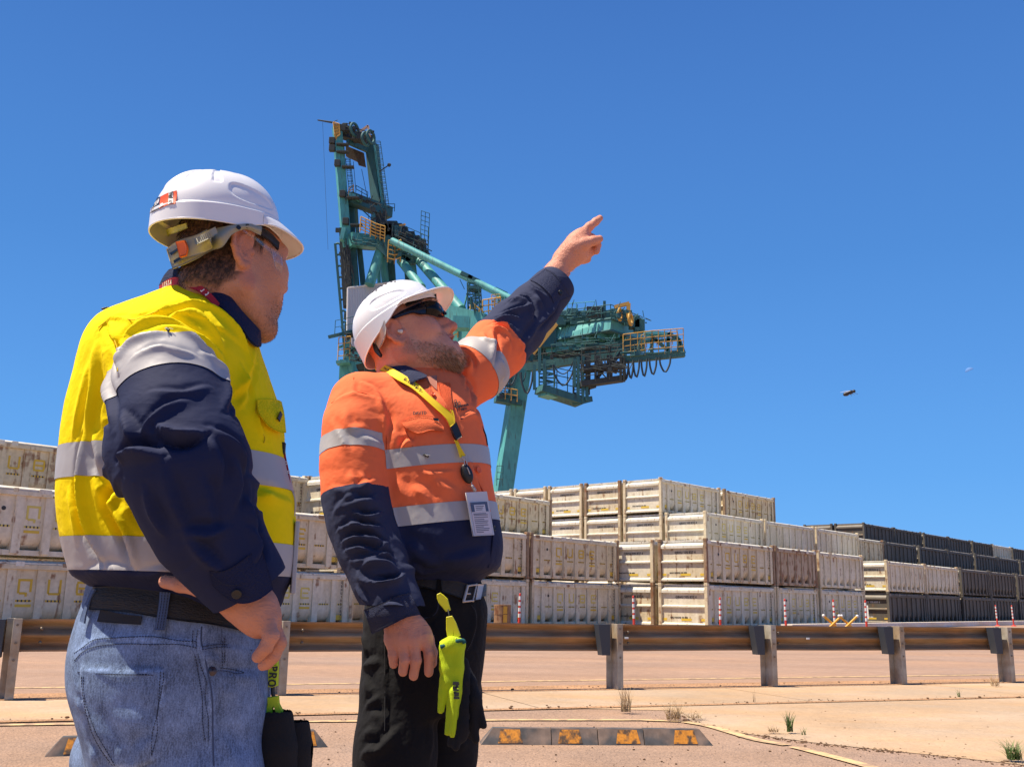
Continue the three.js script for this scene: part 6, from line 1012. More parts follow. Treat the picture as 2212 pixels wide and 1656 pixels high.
  const strap = (cols, e, w, name, m, nu = 8) => part(jeans, name, cloth([0, 1, 2].map((k) => cols.map(([a, b]) => { const u = a[0] + (b[0] - a[0]) * k / 2, v = a[1] + (b[1] - a[1]) * k / 2; return jb(u, v, e[k]); })), nu, 12, w), m);
  const loopM = pmat({ color: rgb(0.10, 0.15, 0.27), roughness: 0.9, bumpMap: M.denim.bumpMap, bumpScale: 0.0008 });
  { const A = [[838, 318], [832, 400], [818, 500], [800, 608]], B = [[918, 325], [905, 410], [890, 510], [872, 610]]; part(jeans, 'belt_loop', cloth([A, A.map((p, i) => [(p[0] + B[i][0]) / 2, (p[1] + B[i][1]) / 2]), B].map((l, k) => l.map(([x, y]) => jb(...z3(x, y), k === 1 ? 0.014 : 0.012))), 24, 8, 0.003), loopM);
    for (const k of [0.2, 0.5, 0.8]) part(jeans, 'stitching', stitches(A.map((p, i) => jb(...z3(lerp(p[0], B[i][0], k), p[1]), 0.0158)), 0.0032, 0.0014, 0.0006), M.thread);
    const C = [[320, 295], [280, 390], [250, 470], [228, 545]], Dd = [[345, 300], [300, 400], [275, 490], [262, 560]]; part(jeans, 'belt_loop', cloth([C, Dd].map((l) => l.map(([x, y]) => jb(...z3(x, y), 0.011))), 20, 5, 0.003), loopM);
    const E = [[385, 455], [540, 485], [700, 505]], Fp = [[358, 545], [520, 558], [690, 568]]; part(jeans, 'leather_patch', cloth([E, Fp].map((l) => l.map(([x, y]) => jb(...z3(x, y), 0.0045))), 20, 6, 0.0022), pmat({ color: rgb(0.03, 0.03, 0.033), roughness: 0.7, bumpMap: withRepeat(T.skin, 2, 2), bumpScale: 0.001 })); }
  // ---- boots
  for (const [u, d] of [[460, 1.8], [268, 1.9]]) { const p = P(u, 2000, d).setY(0), m = meshSDF((x, y, z) => Math.max(smin(chain([[V(p.x - 0.03, 0.055, p.z), 0.045], [V(p.x + 0.17, 0.04, p.z - 0.06), 0.042]])(x, y, z), chain([[V(p.x, 0.05, p.z), 0.05], [V(p.x, 0.14, p.z), 0.055]])(x, y, z), 0.03), -y), V(p.x - 0.12, -0.02, p.z - 0.2), V(p.x + 0.28, 0.22, p.z + 0.12), 0.012); part(man1, 'boot', toGeo(m), M.leather); }
  // ---- head, neck, hand: one body
  const yaw = 40 * Math.PI / 180, Fh = V(Math.cos(yaw), -0.02, -Math.sin(yaw)).normalize(), Rh = V(Math.sin(yaw), 0, Math.cos(yaw)), Uh = Rh.clone().cross(Fh).normalize();
  const earAt = P(527, 537, 1.70), ho = earAt.clone().addScaledVector(Rh, -0.077).addScaledVector(Fh, 0.018);
  const head = headSDF(ho, Fh, Uh, Rh, 0.98, { chin: [0.074, -0.126], jaw: 0.060, nose: -1.5, extra: [[(L, S, E) => E(0.045, -0.04, 0.040, 0.034, 0.045, 0.026), 0.025]], ear: 1.2, flare: 0.10, earOut: 0.005, lip: -0.008, neck: [[ho.clone().addScaledVector(Fh, -0.035).addScaledVector(Uh, -0.05), 0.062], [P(462, 640, 1.80), 0.066], [P(440, 740, 1.80), 0.07]] });
  const hand1 = (() => {
    const C = (l, k = 0.006) => chain(l.map(([u, v, d, r]) => [P(u, v, d), r]), k);
    const palm = C([[505, 1235, 1.60, 0.027], [528, 1280, 1.60, 0.029], [552, 1316, 1.60, 0.031], [568, 1338, 1.605, 0.024]], 0.02), thumb = C([[505, 1298, 1.585, 0.020], [474, 1288, 1.578, 0.0165], [434, 1270, 1.582, 0.0135], [388, 1262, 1.592, 0.0115], [356, 1256, 1.604, 0.0105]]), web = C([[520, 1300, 1.59, 0.02], [560, 1335, 1.6, 0.02]]);
    const f = [C([[570, 1338, 1.585, 0.0140], [586, 1372, 1.578, 0.0122], [574, 1398, 1.580, 0.0106], [556, 1418, 1.590, 0.0094]], 0.003), C([[582, 1342, 1.606, 0.0135], [602, 1386, 1.606, 0.0116], [590, 1416, 1.608, 0.0102], [568, 1436, 1.614, 0.0090]], 0.003), C([[586, 1345, 1.632, 0.014], [601, 1388, 1.634, 0.0125], [590, 1416, 1.636, 0.011], [576, 1434, 1.64, 0.0095]], 0.004), C([[588, 1345, 1.65, 0.013], [600, 1380, 1.655, 0.0115], [590, 1404, 1.655, 0.010], [580, 1418, 1.655, 0.0085]], 0.004)];
    return (x, y, z) => { let d = smin(palm(x, y, z), web(x, y, z), 0.03); d = smin(d, thumb(x, y, z), 0.022); let e = 1e9; for (const q of f) e = smin(e, q(x, y, z), 0.0008); return smin(d, e, 0.008); };
  })();
  const hm = meshSDF(head, ho.clone().add(V(-0.15, -0.26, -0.15)), ho.clone().add(V(0.16, 0.17, 0.15)), 0.0031); smooth(hm, 1, 0.4);
  const hb0 = P(330, 1450, 1.62), hb1 = P(655, 1225, 1.62); const hn = meshSDF(hand1, V(hb0.x, hb0.y, -1.69), V(hb1.x, hb1.y, -1.55), 0.0026); smooth(hn, 1, 0.4);
  displace(hm, (x, y, z) => 0.0007 * fbm(x * 120, y * 120, z * 120, 3)); displace(hn, (x, y, z) => 0.0007 * fbm(x * 90, y * 90, z * 90, 3));
  const base1 = [0.54, 0.25, 0.15], inner = meshSDF((x, y, z) => Math.min(shirtF(x, y, z), jeanF(x, y, z)) + 0.036, V(lo.x, 0.07, -2.0), hi, 0.014), body = joinMesh([hm, hn, inner]), nh = hm.pos.length / 3;
  const hairMask = (x, y, z) => { const [f, u, r] = head.local(x, y, z), n = 0.008 * fbm(x * 60, y * 60, z * 60, 3); const line = f < -0.05 ? -0.078 : f < -0.012 ? lerp(-0.078, -0.035, (f + 0.05) / 0.038) : 0.015; let k = sstep(line - 0.012, line + 0.014, u + n) * (f < -0.008 ? 1 : 0); k = Math.max(k, sstep(0.055, 0.07, u + n) * (f < 0.06 ? 1 : 0), (f > -0.01 && f < 0.022 ? sstep(-0.008, 0.02, u + n) * 0.85 : 0)); if (Math.abs(r) > 0.0745 && u < 0.046 && u > -0.045 && f > -0.052 && f < 0.012) k = 0; return k; };
  const col = skinColors(body, (x, y, z, i) => {
    const n = fbm(x * 45, y * 45, z * 45, 4), n2 = fbm(x * 300, y * 300, z * 300, 2); let c = [base1[0] * (1 + n * 0.14), base1[1] * (1 + n * 0.22), base1[2] * (1 + n * 0.22)];
    if (i < nh) { const [f, u, r] = head.local(x, y, z); if (Math.abs(r) > 0.078 && f < 0.01) c = mix3(c, [0.52, 0.20, 0.13], 0.6); const beard = sstep(0.035, 0.06, f) * sstep(-0.055, -0.085, u) * (0.5 + n2 * 0.5) + 0.5 * sstep(0.0, 0.04, f) * sstep(-0.075, -0.11, u) * (0.4 + n2 * 0.6); c = mix3(c, [0.14, 0.085, 0.055], clamp(beard * 0.55)); c = mix3(c, [0.022, 0.014, 0.010], hairMask(x, y, z) * clamp(0.9 + n2 * 0.35)); }
    else c = mix3(c, [0.55, 0.24, 0.17], 0.3 + n * 0.4);
    return c;
  });
  for (let i = 0; i < body.pos.length / 3; i++) ; body.att.u = new Float32Array(body.pos.length / 3); body.att.v = new Float32Array(body.pos.length / 3); for (let i = 0; i < body.pos.length / 3; i++) { body.att.u[i] = i < nh ? Math.atan2(body.pos[i * 3] - ho.x, body.pos[i * 3 + 2] - ho.z) * 0.09 : body.pos[i * 3] + body.pos[i * 3 + 2]; body.att.v[i] = body.pos[i * 3 + 1]; }
  const skin1 = part(man1, 'body', toGeo(body, { uv: ['u', 'v'], color: col }), M.skin);
  const down = (p, n, r) => n.clone().multiplyScalar(0.45).add(V(-0.25 + (r() - 0.5) * 0.5, -0.9, (r() - 0.5) * 0.5)).normalize();
  part(man1, 'hair', hairs(hm, 4200, (x, y, z) => hairMask(x, y, z) * 0.9, (p, r) => { const [f, u] = head.local(p.x, p.y, p.z); return u < -0.04 ? 0.006 : 0.010; }, down, 5, 0.00035), mat({ color: rgb(0.03, 0.019, 0.013), roughness: 0.6, side: THREE.DoubleSide })).userData.kind = 'stuff';
  part(man1, 'stubble', hairs(hm, 2600, (x, y, z) => { const [f, u] = head.local(x, y, z); return 0.6 * sstep(0.045, 0.07, f) * sstep(-0.05, -0.08, u) + 0.25 * sstep(0.0, 0.05, f) * sstep(-0.07, -0.1, u); }, 0.0022, (p, n, r) => n.clone().add(V((r() - 0.5), -0.7, (r() - 0.5))).normalize(), 6, 0.00022), mat({ color: rgb(0.16, 0.10, 0.06), roughness: 0.6, side: THREE.DoubleSide })).userData.kind = 'stuff';
  globalThis.M1 = { ho, Fh, Uh, Rh, head, jeanF, shirtF, torso, cT, cB, z0, z2, z3 };
  const bs = P(380, 2000, 1.84).setY(0); rebase(man1, bs);
}
// ---------------------------------------------------------------- the man in the orange shirt, pointing
const man2 = thing('person', 'man in orange and navy work shirt and black trousers pointing upwards', 'person');
const za = (x, y) => [(1200 + x / 1.84) / 1.8517, (1400 + y / 1.84) / 1.8517], zb = (x, y) => [(1300 + x / 1.91) / 1.8517, (2200 + y / 1.91) / 1.8517], zc = (x, y) => [(1750 + x / 2.208) / 1.8517, (800 + y / 2.208) / 1.8517], zd = (x, y) => [(2100 + x / 4.358) / 1.8517, (820 + y / 4.358) / 1.8517], zf = (x, y) => [(1550 + x / 5.52) / 1.8517, (1200 + y / 5.52) / 1.8517], ze = (x, y) => [(1350 + x / 3.011) / 1.8517, (1050 + y / 3.011) / 1.8517];
let M2;
{
  const P = (u, v, d) => at(u, v, d), D0 = 2.38, rowAt = (v, l, r, b, e = 2.3, d = D0) => { const A = P(l, v, d), B = P(r, v, d); return [(A.y + B.y) / 2, (A.x + B.x) / 2, -d, (B.x - A.x) / 2, b, e]; };
  const torso = stack([rowAt(800, 850, 975, 0.045, 2), rowAt(812, 815, 990, 0.06, 2), rowAt(828, 776, 1002, 0.08, 2.1), rowAt(854, 738, 1020, 0.105), rowAt(892, 728, 1038, 0.135), rowAt(960, 732, 1054, 0.155), rowAt(1040, 742, 1064, 0.16), rowAt(1110, 752, 1077, 0.166), rowAt(1165, 762, 1086, 0.170), rowAt(1202, 772, 1084, 0.166), rowAt(1228, 784, 1074, 0.150), rowAt(1242, 806, 1050, 0.116), rowAt(1256, 815, 1036, 0.100), rowAt(1285, 818, 1030, 0.095)]);
  const rPts = [[P(776, 862, 2.31), 0.064], [P(765, 930, 2.275), 0.072], [P(764, 1000, 2.255), 0.072], [P(768, 1070, 2.24), 0.069], [P(779, 1130, 2.23), 0.067], [P(799, 1190, 2.215), 0.064], [P(827, 1255, 2.195), 0.059], [P(853, 1315, 2.18), 0.055], [P(872, 1362, 2.175), 0.052]];
  const lPts = [[P(990, 832, 2.50), 0.074], [P(1030, 797, 2.54), 0.077], [P(1075, 750, 2.60), 0.078], [P(1115, 707, 2.65), 0.075], [P(1155, 664, 2.69), 0.066], [P(1188, 628, 2.72), 0.056], [P(1222, 592, 2.75), 0.052]];
  const ra = chain(rPts, 0.03), la = chain(lPts, 0.03);
  const F = (x, y, z) => { const a = ra(x, y, z), sa = ra.s, b = la(x, y, z), sb = la.s, t = torso(x, y, z); let d = smin(t, a, lerp(0.06, 0.012, sstep(0.02, 0.14, sa))); d = smin(d, b, lerp(0.07, 0.02, sstep(0.04, 0.2, sb))); F.ra = a; F.la = b; F.t = t; F.sa = sa; F.sb = sb; return d; };
  let sh = meshSDF(F, V(P(680, 1300, 2.3).x, P(900, 1310, 2.38).y, -2.86), V(P(1250, 600, 2.75).x, P(1200, 560, 2.75).y, -2.10), 0.0048);
  const sv = surveyor(sh), mk = (zz) => (pts, w, a, valley = 0.5, side = 1) => ({ p: new THREE.CatmullRomCurve3(pts.map(([x, y]) => sv.point(...zz(x, y)))).getPoints(14), w: w * 0.9 / 1000, a: a * 1.5 / 1000, valley: valley * 1.15, side }), fa = mk(za), fc = (p, w, a, ...r) => mk(zc)(p, w * 0.9, a * 1.25, ...r), z6 = (x, y) => [(1000 + x / 2.011) / 1.8517, (1800 + y / 2.011) / 1.8517], f6 = (p, w, a, ...r) => mk(z6)(p, w * 0.9, a * 1.3, ...r);
  const folds = [
    fa([[395, 215], [390, 310], [560, 360]], 8, 4), fa([[430, 220], [560, 300], [610, 440]], 9, 4), fa([[200, 420], [330, 330], [440, 320]], 9, 3), fa([[330, 440], [360, 560], [480, 560]], 12, 5), fa([[580, 340], [620, 480], [630, 640]], 10, 6, 0.9), fa([[220, 520], [300, 640], [340, 730]], 11, 4), fa([[450, 640], [560, 680], [630, 700]], 10, 4), fa([[740, 720], [790, 680], [830, 690]], 8, 6, 0.7), fa([[770, 590], [800, 650], [830, 690]], 8, 4), fa([[660, 560], [700, 640], [690, 720]], 10, 4),
    fa([[230, 1000], [340, 1040], [480, 1000], [560, 960]], 10, 5), fa([[330, 1060], [460, 1100], [570, 1070]], 9, 6, 0.7), fa([[300, 1150], [440, 1120], [590, 1110]], 8, 6, 0.7), fa([[240, 1200], [310, 1120], [420, 1060]], 9, 4), fa([[430, 900], [480, 960], [520, 1030]], 9, 4), fa([[360, 890], [400, 980], [380, 1060]], 9, 4),
    fa([[860, 870], [940, 900], [1140, 880]], 8, 4), fa([[800, 1000], [900, 1060], [960, 1130]], 16, 5), fa([[700, 950], [760, 1050], [820, 1100]], 14, 4), fa([[1000, 950], [1080, 1010], [1160, 1030]], 14, 4), fa([[1000, 300], [1080, 420], [1110, 480]], 9, 4), fa([[1140, 120], [1260, 280], [1290, 440]], 11, 8, 0.8), fa([[1040, 130], [1180, 180], [1260, 360]], 10, 7, 0.7), fa([[1170, 80], [1240, 130], [1260, 60]], 8, 7), fa([[1190, 500], [1300, 480], [1360, 640]], 9, 5), fa([[1250, 800], [1300, 950], [1340, 1060]], 9, 4), fa([[700, 1380], [860, 1500], [1000, 1600]], 18, 5), fa([[1050, 1560], [1200, 1540], [1380, 1480]], 14, 6), fa([[760, 1600], [900, 1640], [1060, 1620]], 12, 6),
    f6([[800, 490], [940, 530], [1060, 495]], 8, 8, 0.8), f6([[700, 640], [830, 600], [960, 625], [1070, 625]], 8, 9, 0.8), f6([[740, 720], [850, 690], [980, 700], [1110, 745]], 8, 9, 0.8), f6([[760, 800], [880, 780], [1000, 810], [1110, 740]], 8, 8, 0.8), f6([[860, 850], [980, 850], [1100, 830], [1180, 880]], 8, 8, 0.8), f6([[800, 900], [920, 880], [1060, 890], [1180, 900]], 9, 6), f6([[880, 950], [980, 900], [1120, 910], [1200, 960]], 9, 7), f6([[970, 1040], [1060, 1055], [1170, 1045], [1235, 990]], 8, 11, 0.9), f6([[860, 960], [900, 1030], [990, 1050]], 9, 6), f6([[850, 1100], [900, 1180], [940, 1230]], 8, 6), f6([[1060, 1280], [1130, 1240], [1210, 1230]], 9, 7), f6([[1120, 1310], [1200, 1290], [1270, 1280]], 9, 5), f6([[940, 1290], [1000, 1370], [1050, 1400]], 9, 6), f6([[760, 580], [820, 560], [900, 590]], 8, 6),
    fc([[460, 1100], [560, 1130], [640, 1160]], 8, 8, 0.8), fc([[480, 1080], [580, 1090], [690, 1120]], 8, 8, 0.8), fc([[500, 1040], [600, 1030], [740, 1035]], 8, 8, 0.8), fc([[560, 990], [660, 970], [820, 940]], 9, 8, 0.8), fc([[620, 900], [720, 870], [840, 960], [850, 1040]], 10, 10, 0.9), fc([[700, 830], [790, 850], [850, 920]], 9, 7), fc([[800, 720], [860, 780], [960, 840]], 8, 6, 0.7), fc([[870, 830], [900, 880], [940, 950]], 10, 6), fc([[1080, 880], [1010, 990], [900, 1110]], 10, 8, 0.8), fc([[760, 1290], [830, 1190], [900, 1080]], 12, 6), fc([[690, 1200], [760, 1280], [720, 1400]], 11, 5), fc([[480, 1130], [500, 1280], [490, 1440]], 10, 8, 0.9), fc([[400, 1160], [430, 1220], [520, 1280]], 9, 5), fc([[200, 1340], [280, 1400], [300, 1490]], 9, 8, 0.8), fc([[120, 1400], [200, 1500], [240, 1640]], 10, 7, 0.7), fc([[560, 1400], [600, 1500], [570, 1600]], 10, 5), fc([[600, 1180], [640, 1260], [650, 1340]], 9, 5),
  ];
  for (const [n, f] of [['t', () => F.t], ['qa', () => F.ra - Math.min(F.t, F.la)], ['ql', () => F.la - F.t], ['sa', () => F.sa], ['sb', () => F.sb]]) perVert(sh, n, (x, y, z) => { F(x, y, z); return f(); });
  foldCloth(sh, folds);
  displace(sh, (x, y, z, i) => { const k = sh.att.qa[i] < 0 ? 1.5 : 0.8; return 0.0015 * k * fbm(x * 18, y * 14, z * 18, 3) + 0.0012 * k * (0.4 - Math.abs(fbm(x * 42 + 5, y * 30, z * 42, 3))); });
  smooth(sh, 1, 0.2);
  wrapUV(sh, P(910, 1000, D0).x, -D0, 0.18, Math.PI * 1.5);
  const xc = P(944, 1000, D0).x; perVert(sh, 'h', (x, y) => y - 0.13 * (x - xc)); const hOf = (u, v) => { const p = onSDF(torso, u, v, 0, 2.1, 2.6); return p.y - 0.13 * (p.x - xc); };
  const ax = rPts[8][0].clone().sub(rPts[7][0]).normalize(), ca = P(856, 1346, 2.178), lx = lPts[6][0].clone().sub(lPts[5][0]).normalize(), cl2 = P(1206, 613, 2.735);
  perVert(sh, 'c1', (x, y, z, i) => sh.att.sa[i] > 0.4 && sh.att.qa[i] < 0.02 ? (x - ca.x) * ax.x + (y - ca.y) * ax.y + (z - ca.z) * ax.z : -1); sh = cut(sh, 'c1')[1];
  perVert(sh, 'c2', (x, y, z, i) => sh.att.sb[i] > 0.3 && sh.att.ql[i] < 0.02 ? (x - cl2.x) * lx.x + (y - cl2.y) * lx.y + (z - cl2.z) * lx.z : -1); sh = cut(sh, 'c2')[1];
  const shirt = new THREE.Group(); shirt.name = 'shirt'; man2.add(shirt); const G = (m, o = {}) => toGeo(m, { uv: ['u', 'v'], ...o });
  const [rest, rArm] = cut(sh, 'qa'), [tor, lArm] = cut(rest, 'ql');
  const split = (m, n, c) => { const [a, b] = cut(m, m.att[n].map((x) => x - c)); return [b, a]; };
  const b1 = hOf(924, 1003), t1 = hOf(924, 962), b2 = hOf(924, 1130), t2 = hOf(924, 1088);
  const [navy, r1] = split(tor, 'h', b2), [tp2, r2] = split(r1, 'h', t2), [mid, r3] = split(r2, 'h', b1), [tp1, top] = split(r3, 'h', t1);
  part(shirt, 'orange_panel', G(top), M.hiOrange); part(shirt, 'reflective_tape', G(tp1, { lift: 0.0012 }), M.tape); part(shirt, 'orange_panel', G(mid), M.hiOrange); part(shirt, 'reflective_tape', G(tp2, { lift: 0.0012 }), M.tape); part(shirt, 'navy_panel', G(navy), M.navy);
  { const [a, b] = split(rArm, 'sa', 0.118), [c, d] = split(b, 'sa', 0.158), [e, f] = split(d, 'sa', 0.245); part(shirt, 'sleeve_cap', G(a), M.hiOrange); part(shirt, 'reflective_tape', G(c, { lift: 0.0012 }), M.tape); part(shirt, 'orange_sleeve', G(e), M.hiOrange); part(shirt, 'navy_sleeve', G(f), M.navyLit); }
  { const [a, b] = split(lArm, 'sb', 0.062), [c, d] = split(b, 'sb', 0.108), [e, f] = split(d, 'sb', 0.192); part(shirt, 'sleeve_cap', G(a), M.hiOrange); part(shirt, 'reflective_tape', G(c, { lift: 0.0012 }), M.tape); part(shirt, 'orange_sleeve', G(e), M.hiOrange); part(shirt, 'navy_sleeve', G(f), M.navyLit); }
  const on = (q, e, d0 = 2.0, d1 = 2.9) => onSDF(F, q[0], q[1], e, d0, d1), rows = (zz, list, es) => list.map((l, k) => l.map(([x, y]) => on(zz(x, y), Array.isArray(es) ? es[k] : es)));
  // cuffs
  const cf = [[[300, 455], [440, 400], [560, 345], [650, 325]], [[325, 530], [470, 480], [600, 435], [690, 410]], [[360, 640], [500, 575], [620, 515], [728, 492]]];
  part(shirt, 'cuff', cloth(rows(zb, cf, [0.0022, 0.004, 0.0035]), 40, 12, 0.003), M.navyLit);
  for (const [zz, l] of [[zb, [[322, 460], [445, 408], [562, 352], [640, 332]]], [zb, [[385, 615], [500, 560], [620, 502], [715, 482]]], [zc, [[825, 715], [880, 740], [940, 790], [985, 840]]], [zc, [[960, 615], [1020, 650], [1070, 700], [1100, 740]]]]) part(shirt, 'stitching', stitches(l.map(([x, y]) => on(zz(x, y), 0.006)), 0.003, 0.0016, 0.0006), M.thread);
  part(shirt, 'cuff', cloth(rows(zc, [[[820, 708], [870, 730], [940, 780], [1000, 850], [1030, 930]], [[890, 660], [950, 690], [1010, 740], [1060, 810], [1095, 880]], [[955, 608], [1020, 640], [1080, 700], [1125, 770], [1172, 850]]], [0.0022, 0.004, 0.0035]), 40, 12, 0.003), M.navyLit);
  const button = (q, e, m, r = 0.006) => { const p = on(q, e), n = grad(F, p); part(shirt, 'button', new THREE.LatheGeometry([[0, 0.0012], [0.003, 0.0012], [0.005, 0.003], [0.0062, 0.0022], [0.0062, 0], [0, 0]].map(([x, y]) => new THREE.Vector2(x * r / 0.006, y)), 16).rotateX(Math.PI / 2).applyMatrix4(frameOn(p, V(1, 0, 0), n)), m); };
  button(zc(1085, 815), 0.006, M.blackPlastic, 0.007);
  const placketM = fabric(rgb(0.80, 0.13, 0.045)); M.orangeButton = mat({ color: rgb(0.75, 0.12, 0.03), roughness: 0.5 });  // darker orange, shade on the open placket put into the colour
  button(za(1313, 882), 0.006, M.orangeButton, 0.008); button(za(1428, 1310), 0.006, M.blackPlastic, 0.006); button(za(980, 325), 0.005, M.orangeButton, 0.005);
  // open front placket and collar
  part(shirt, 'placket', cloth(rows(za, [[[1012, 238], [1060, 400], [1115, 470]], [[1060, 240], [1090, 370], [1120, 450]], [[1104, 240], [1112, 350], [1125, 430]]], 0.004), 20, 12, 0.002), placketM);
  part(shirt, 'placket', cloth(rows(za, [[[1195, 700], [1245, 860], [1330, 1010], [1385, 1130], [1405, 1300], [1400, 1500], [1385, 1620]], [[1230, 690], [1300, 860], [1375, 1010], [1425, 1130], [1445, 1300], [1440, 1480], [1430, 1600]]], 0.003), 60, 6, 0.003), placketM.clone());
  shirt.children[shirt.children.length - 1].visible = true; shirt.remove(shirt.children[shirt.children.length - 1]);
  part(shirt, 'front_edge', tube([[1200, 800], [1250, 870], [1310, 970], [1365, 1080], [1400, 1190]].map(([x, y]) => on(za(x, y), 0.0015)), 0.0016, 5, 40), placketM); part(shirt, 'front_edge', tube([[1400, 1200], [1418, 1300], [1412, 1450], [1385, 1600]].map(([x, y]) => on(za(x, y), 0.0015)), 0.0016, 5, 40), M.navy);
  const neckF = chain([[P(880, 760, 2.44), 0.066], [P(888, 800, 2.43), 0.068], [P(895, 850, 2.42), 0.07]]);
  const colRow = (l, e) => l.map(([x, y, d]) => P(...za(x, y), d));
  part(shirt, 'collar', cloth([[[583, 58, 2.43], [650, 66, 2.37], [740, 100, 2.335], [850, 146, 2.31], [930, 186, 2.30]], [[572, 105, 2.425], [640, 130, 2.35], [720, 165, 2.308], [820, 185, 2.283], [925, 200, 2.278]], [[586, 150, 2.415], [660, 185, 2.335], [745, 245, 2.282], [800, 258, 2.266], [850, 220, 2.262]]].map((l) => colRow(l)), 40, 14, 0.003), M.navyLit);
  part(shirt, 'collar', cloth([[[1010, 172, 2.36], [1050, 185, 2.345], [1098, 205, 2.335]], [[1010, 205, 2.35], [1055, 215, 2.335], [1102, 225, 2.325]], [[1008, 232, 2.345], [1055, 236, 2.33], [1102, 240, 2.32]]].map((l) => colRow(l)), 16, 10, 0.003), M.navy);
  part(shirt, 'placket', cloth([[[835, 190, 2.292], [925, 200, 2.288]], [[900, 300, 2.285], [970, 290, 2.28]], [[1000, 400, 2.275], [1075, 445, 2.272]]].map((l) => l.map(([x, y, d]) => on(za(x, y), 0.003))), 14, 20, 0.002), M.hiOrange);
  // pocket
  part(shirt, 'pocket_flap', cloth(rows(za, [[[748, 530], [850, 492], [985, 498], [1055, 565]], [[765, 560], [860, 545], [980, 545], [1056, 580]], [[800, 585], [870, 612], [960, 590], [1056, 598]]], [0.003, 0.009, 0.008]), 30, 14, 0.0022), M.hiOrange);
  part(shirt, 'stitching', stitches([[760, 528], [850, 502], [980, 508], [1045, 560]].map(([x, y]) => on(za(x, y), 0.0065)), 0.003, 0.0015, 0.0005), placketM); part(shirt, 'pocket_tag', cloth(rows(za, [[[980, 500], [1018, 503]], [[988, 518], [1022, 522]]], 0.01), 4, 4, 0.0015), M.blackPlastic);
  part(shirt, 'pocket_seam', tube([[775, 590], [800, 640], [822, 690], [826, 715]].map(([x, y]) => on(za(x, y), 0.0008)), 0.001, 5, 20), placketM); part(shirt, 'pocket_edge', tube([[1180, 505], [1230, 500], [1275, 485], [1320, 530], [1365, 620], [1380, 700]].map(([x, y]) => on(za(x, y), 0.0015)), 0.0016, 5, 40), M.navy);
  for (const l of [[[395, 200], [392, 260], [396, 312]], [[230, 390], [310, 340], [400, 310], [480, 320], [560, 355]], [[560, 355], [600, 430], [622, 540], [634, 650], [636, 760]]]) part(shirt, 'seam', tube(l.map(([x, y]) => on(za(x, y), 0.0012)), 0.0009, 5, 40), placketM);
  const putText = (str, q, q2, size, m, lift = 0.0035, name = 'embroidery') => { const a = on(q, lift), b = on(q2, lift), n = grad(F, a), adv = size * 0.78, d = b.clone().sub(a).normalize(), out = []; [...str].forEach((c, i) => { if (c === ' ') return; const p0 = a.clone().addScaledVector(d, i * adv); const pr = toPx(p0), p = on([pr[0], pr[1]], lift); out.push(textGeo(c, size, 0.0008).applyMatrix4(frameOn(p, d, grad(F, p)))); }); part(shirt, name, out, m); };
  putText('DAVID', za(842, 465), za(915, 462), 0.0078, M.blackPaint); putText('SOUTHERN', za(1172, 418), za(1230, 402), 0.0055, M.blackPaint); putText('PORTS', za(1188, 438), za(1230, 428), 0.0055, M.blackPaint);
  part(shirt, 'embroidery', [[[1160, 445], [1140, 400], [1135, 368], [1148, 366], [1156, 390], [1158, 430]], [[1158, 430], [1162, 390], [1172, 378], [1180, 390], [1170, 415], [1150, 425], [1138, 412], [1146, 400], [1165, 420], [1172, 438]]].map((l) => tube(l.map(([x, y]) => on(za(x, y), 0.003)), 0.0008, 4, 40)), M.blackPaint);
  // ---- trousers
  const jr = (v, l, r, b) => rowAt(v, l, r, b, 2.3, 2.40);
  const hips = stack([jr(1248, 812, 1040, 0.112), jr(1280, 802, 1044, 0.118), jr(1310, 790, 1053, 0.121), jr(1360, 785, 1051, 0.122), jr(1420, 783, 1046, 0.12), jr(1480, 785, 1038, 0.115), jr(1540, 790, 1028, 0.10)]);
  const legR = chain([[P(862, 1500, 2.37), 0.086], [P(855, 1600, 2.36), 0.083], [P(852, 1656, 2.36), 0.082], [P(858, 1656, 2.40).setY(0.42), 0.075], [P(860, 1656, 2.42).setY(0.1), 0.068]], 0.04), legL = chain([[P(968, 1500, 2.48), 0.082], [P(958, 1600, 2.5), 0.074], [P(952, 1656, 2.5), 0.072], [P(950, 1656, 2.5).setY(0.42), 0.07], [P(950, 1656, 2.5).setY(0.1), 0.066]], 0.04);
  const JF = (x, y, z) => smin(hips(x, y, z), smin(legR(x, y, z), legL(x, y, z), 0.012), 0.03);
  let jn = meshSDF(JF, V(P(760, 1600, 2.4).x, 0.06, -2.66), V(P(1070, 1300, 2.4).x, P(900, 1240, 2.4).y, -2.20), 0.0066); const js = surveyor(jn);
  const fb = (pts, w, a, valley = 0.6, side = 1) => ({ p: new THREE.CatmullRomCurve3(pts.map(([x, y]) => js.point(...zb(x, y)))).getPoints(12), w: w / 1000, a: a * 1.3 / 1000, valley, side });
  foldCloth(jn, [fb([[280, 900], [340, 860], [420, 840]], 12, 9), fb([[300, 960], [320, 1060], [380, 1100]], 12, 6), fb([[310, 1190], [370, 1150], [425, 1120]], 10, 7), fb([[330, 1260], [390, 1250], [430, 1300]], 11, 5), fb([[390, 1540], [470, 1460], [548, 1360]], 12, 10), fb([[275, 1560], [340, 1540], [420, 1540]], 12, 10), fb([[290, 1400], [340, 1380], [370, 1350]], 11, 6), fb([[240, 640], [290, 700], [300, 800]], 10, 5), fb([[455, 700], [455, 1000], [450, 1300], [420, 1500]], 6, 3, 0.9), fb([[1140, 420], [1150, 560], [1100, 740]], 9, 6), fb([[850, 1300], [820, 1450], [800, 1600]], 14, 5), fb([[980, 1550], [1030, 1500], [1090, 1480]], 14, 5), fb([[860, 380], [850, 470], [770, 520], [700, 480]], 7, 3)]);
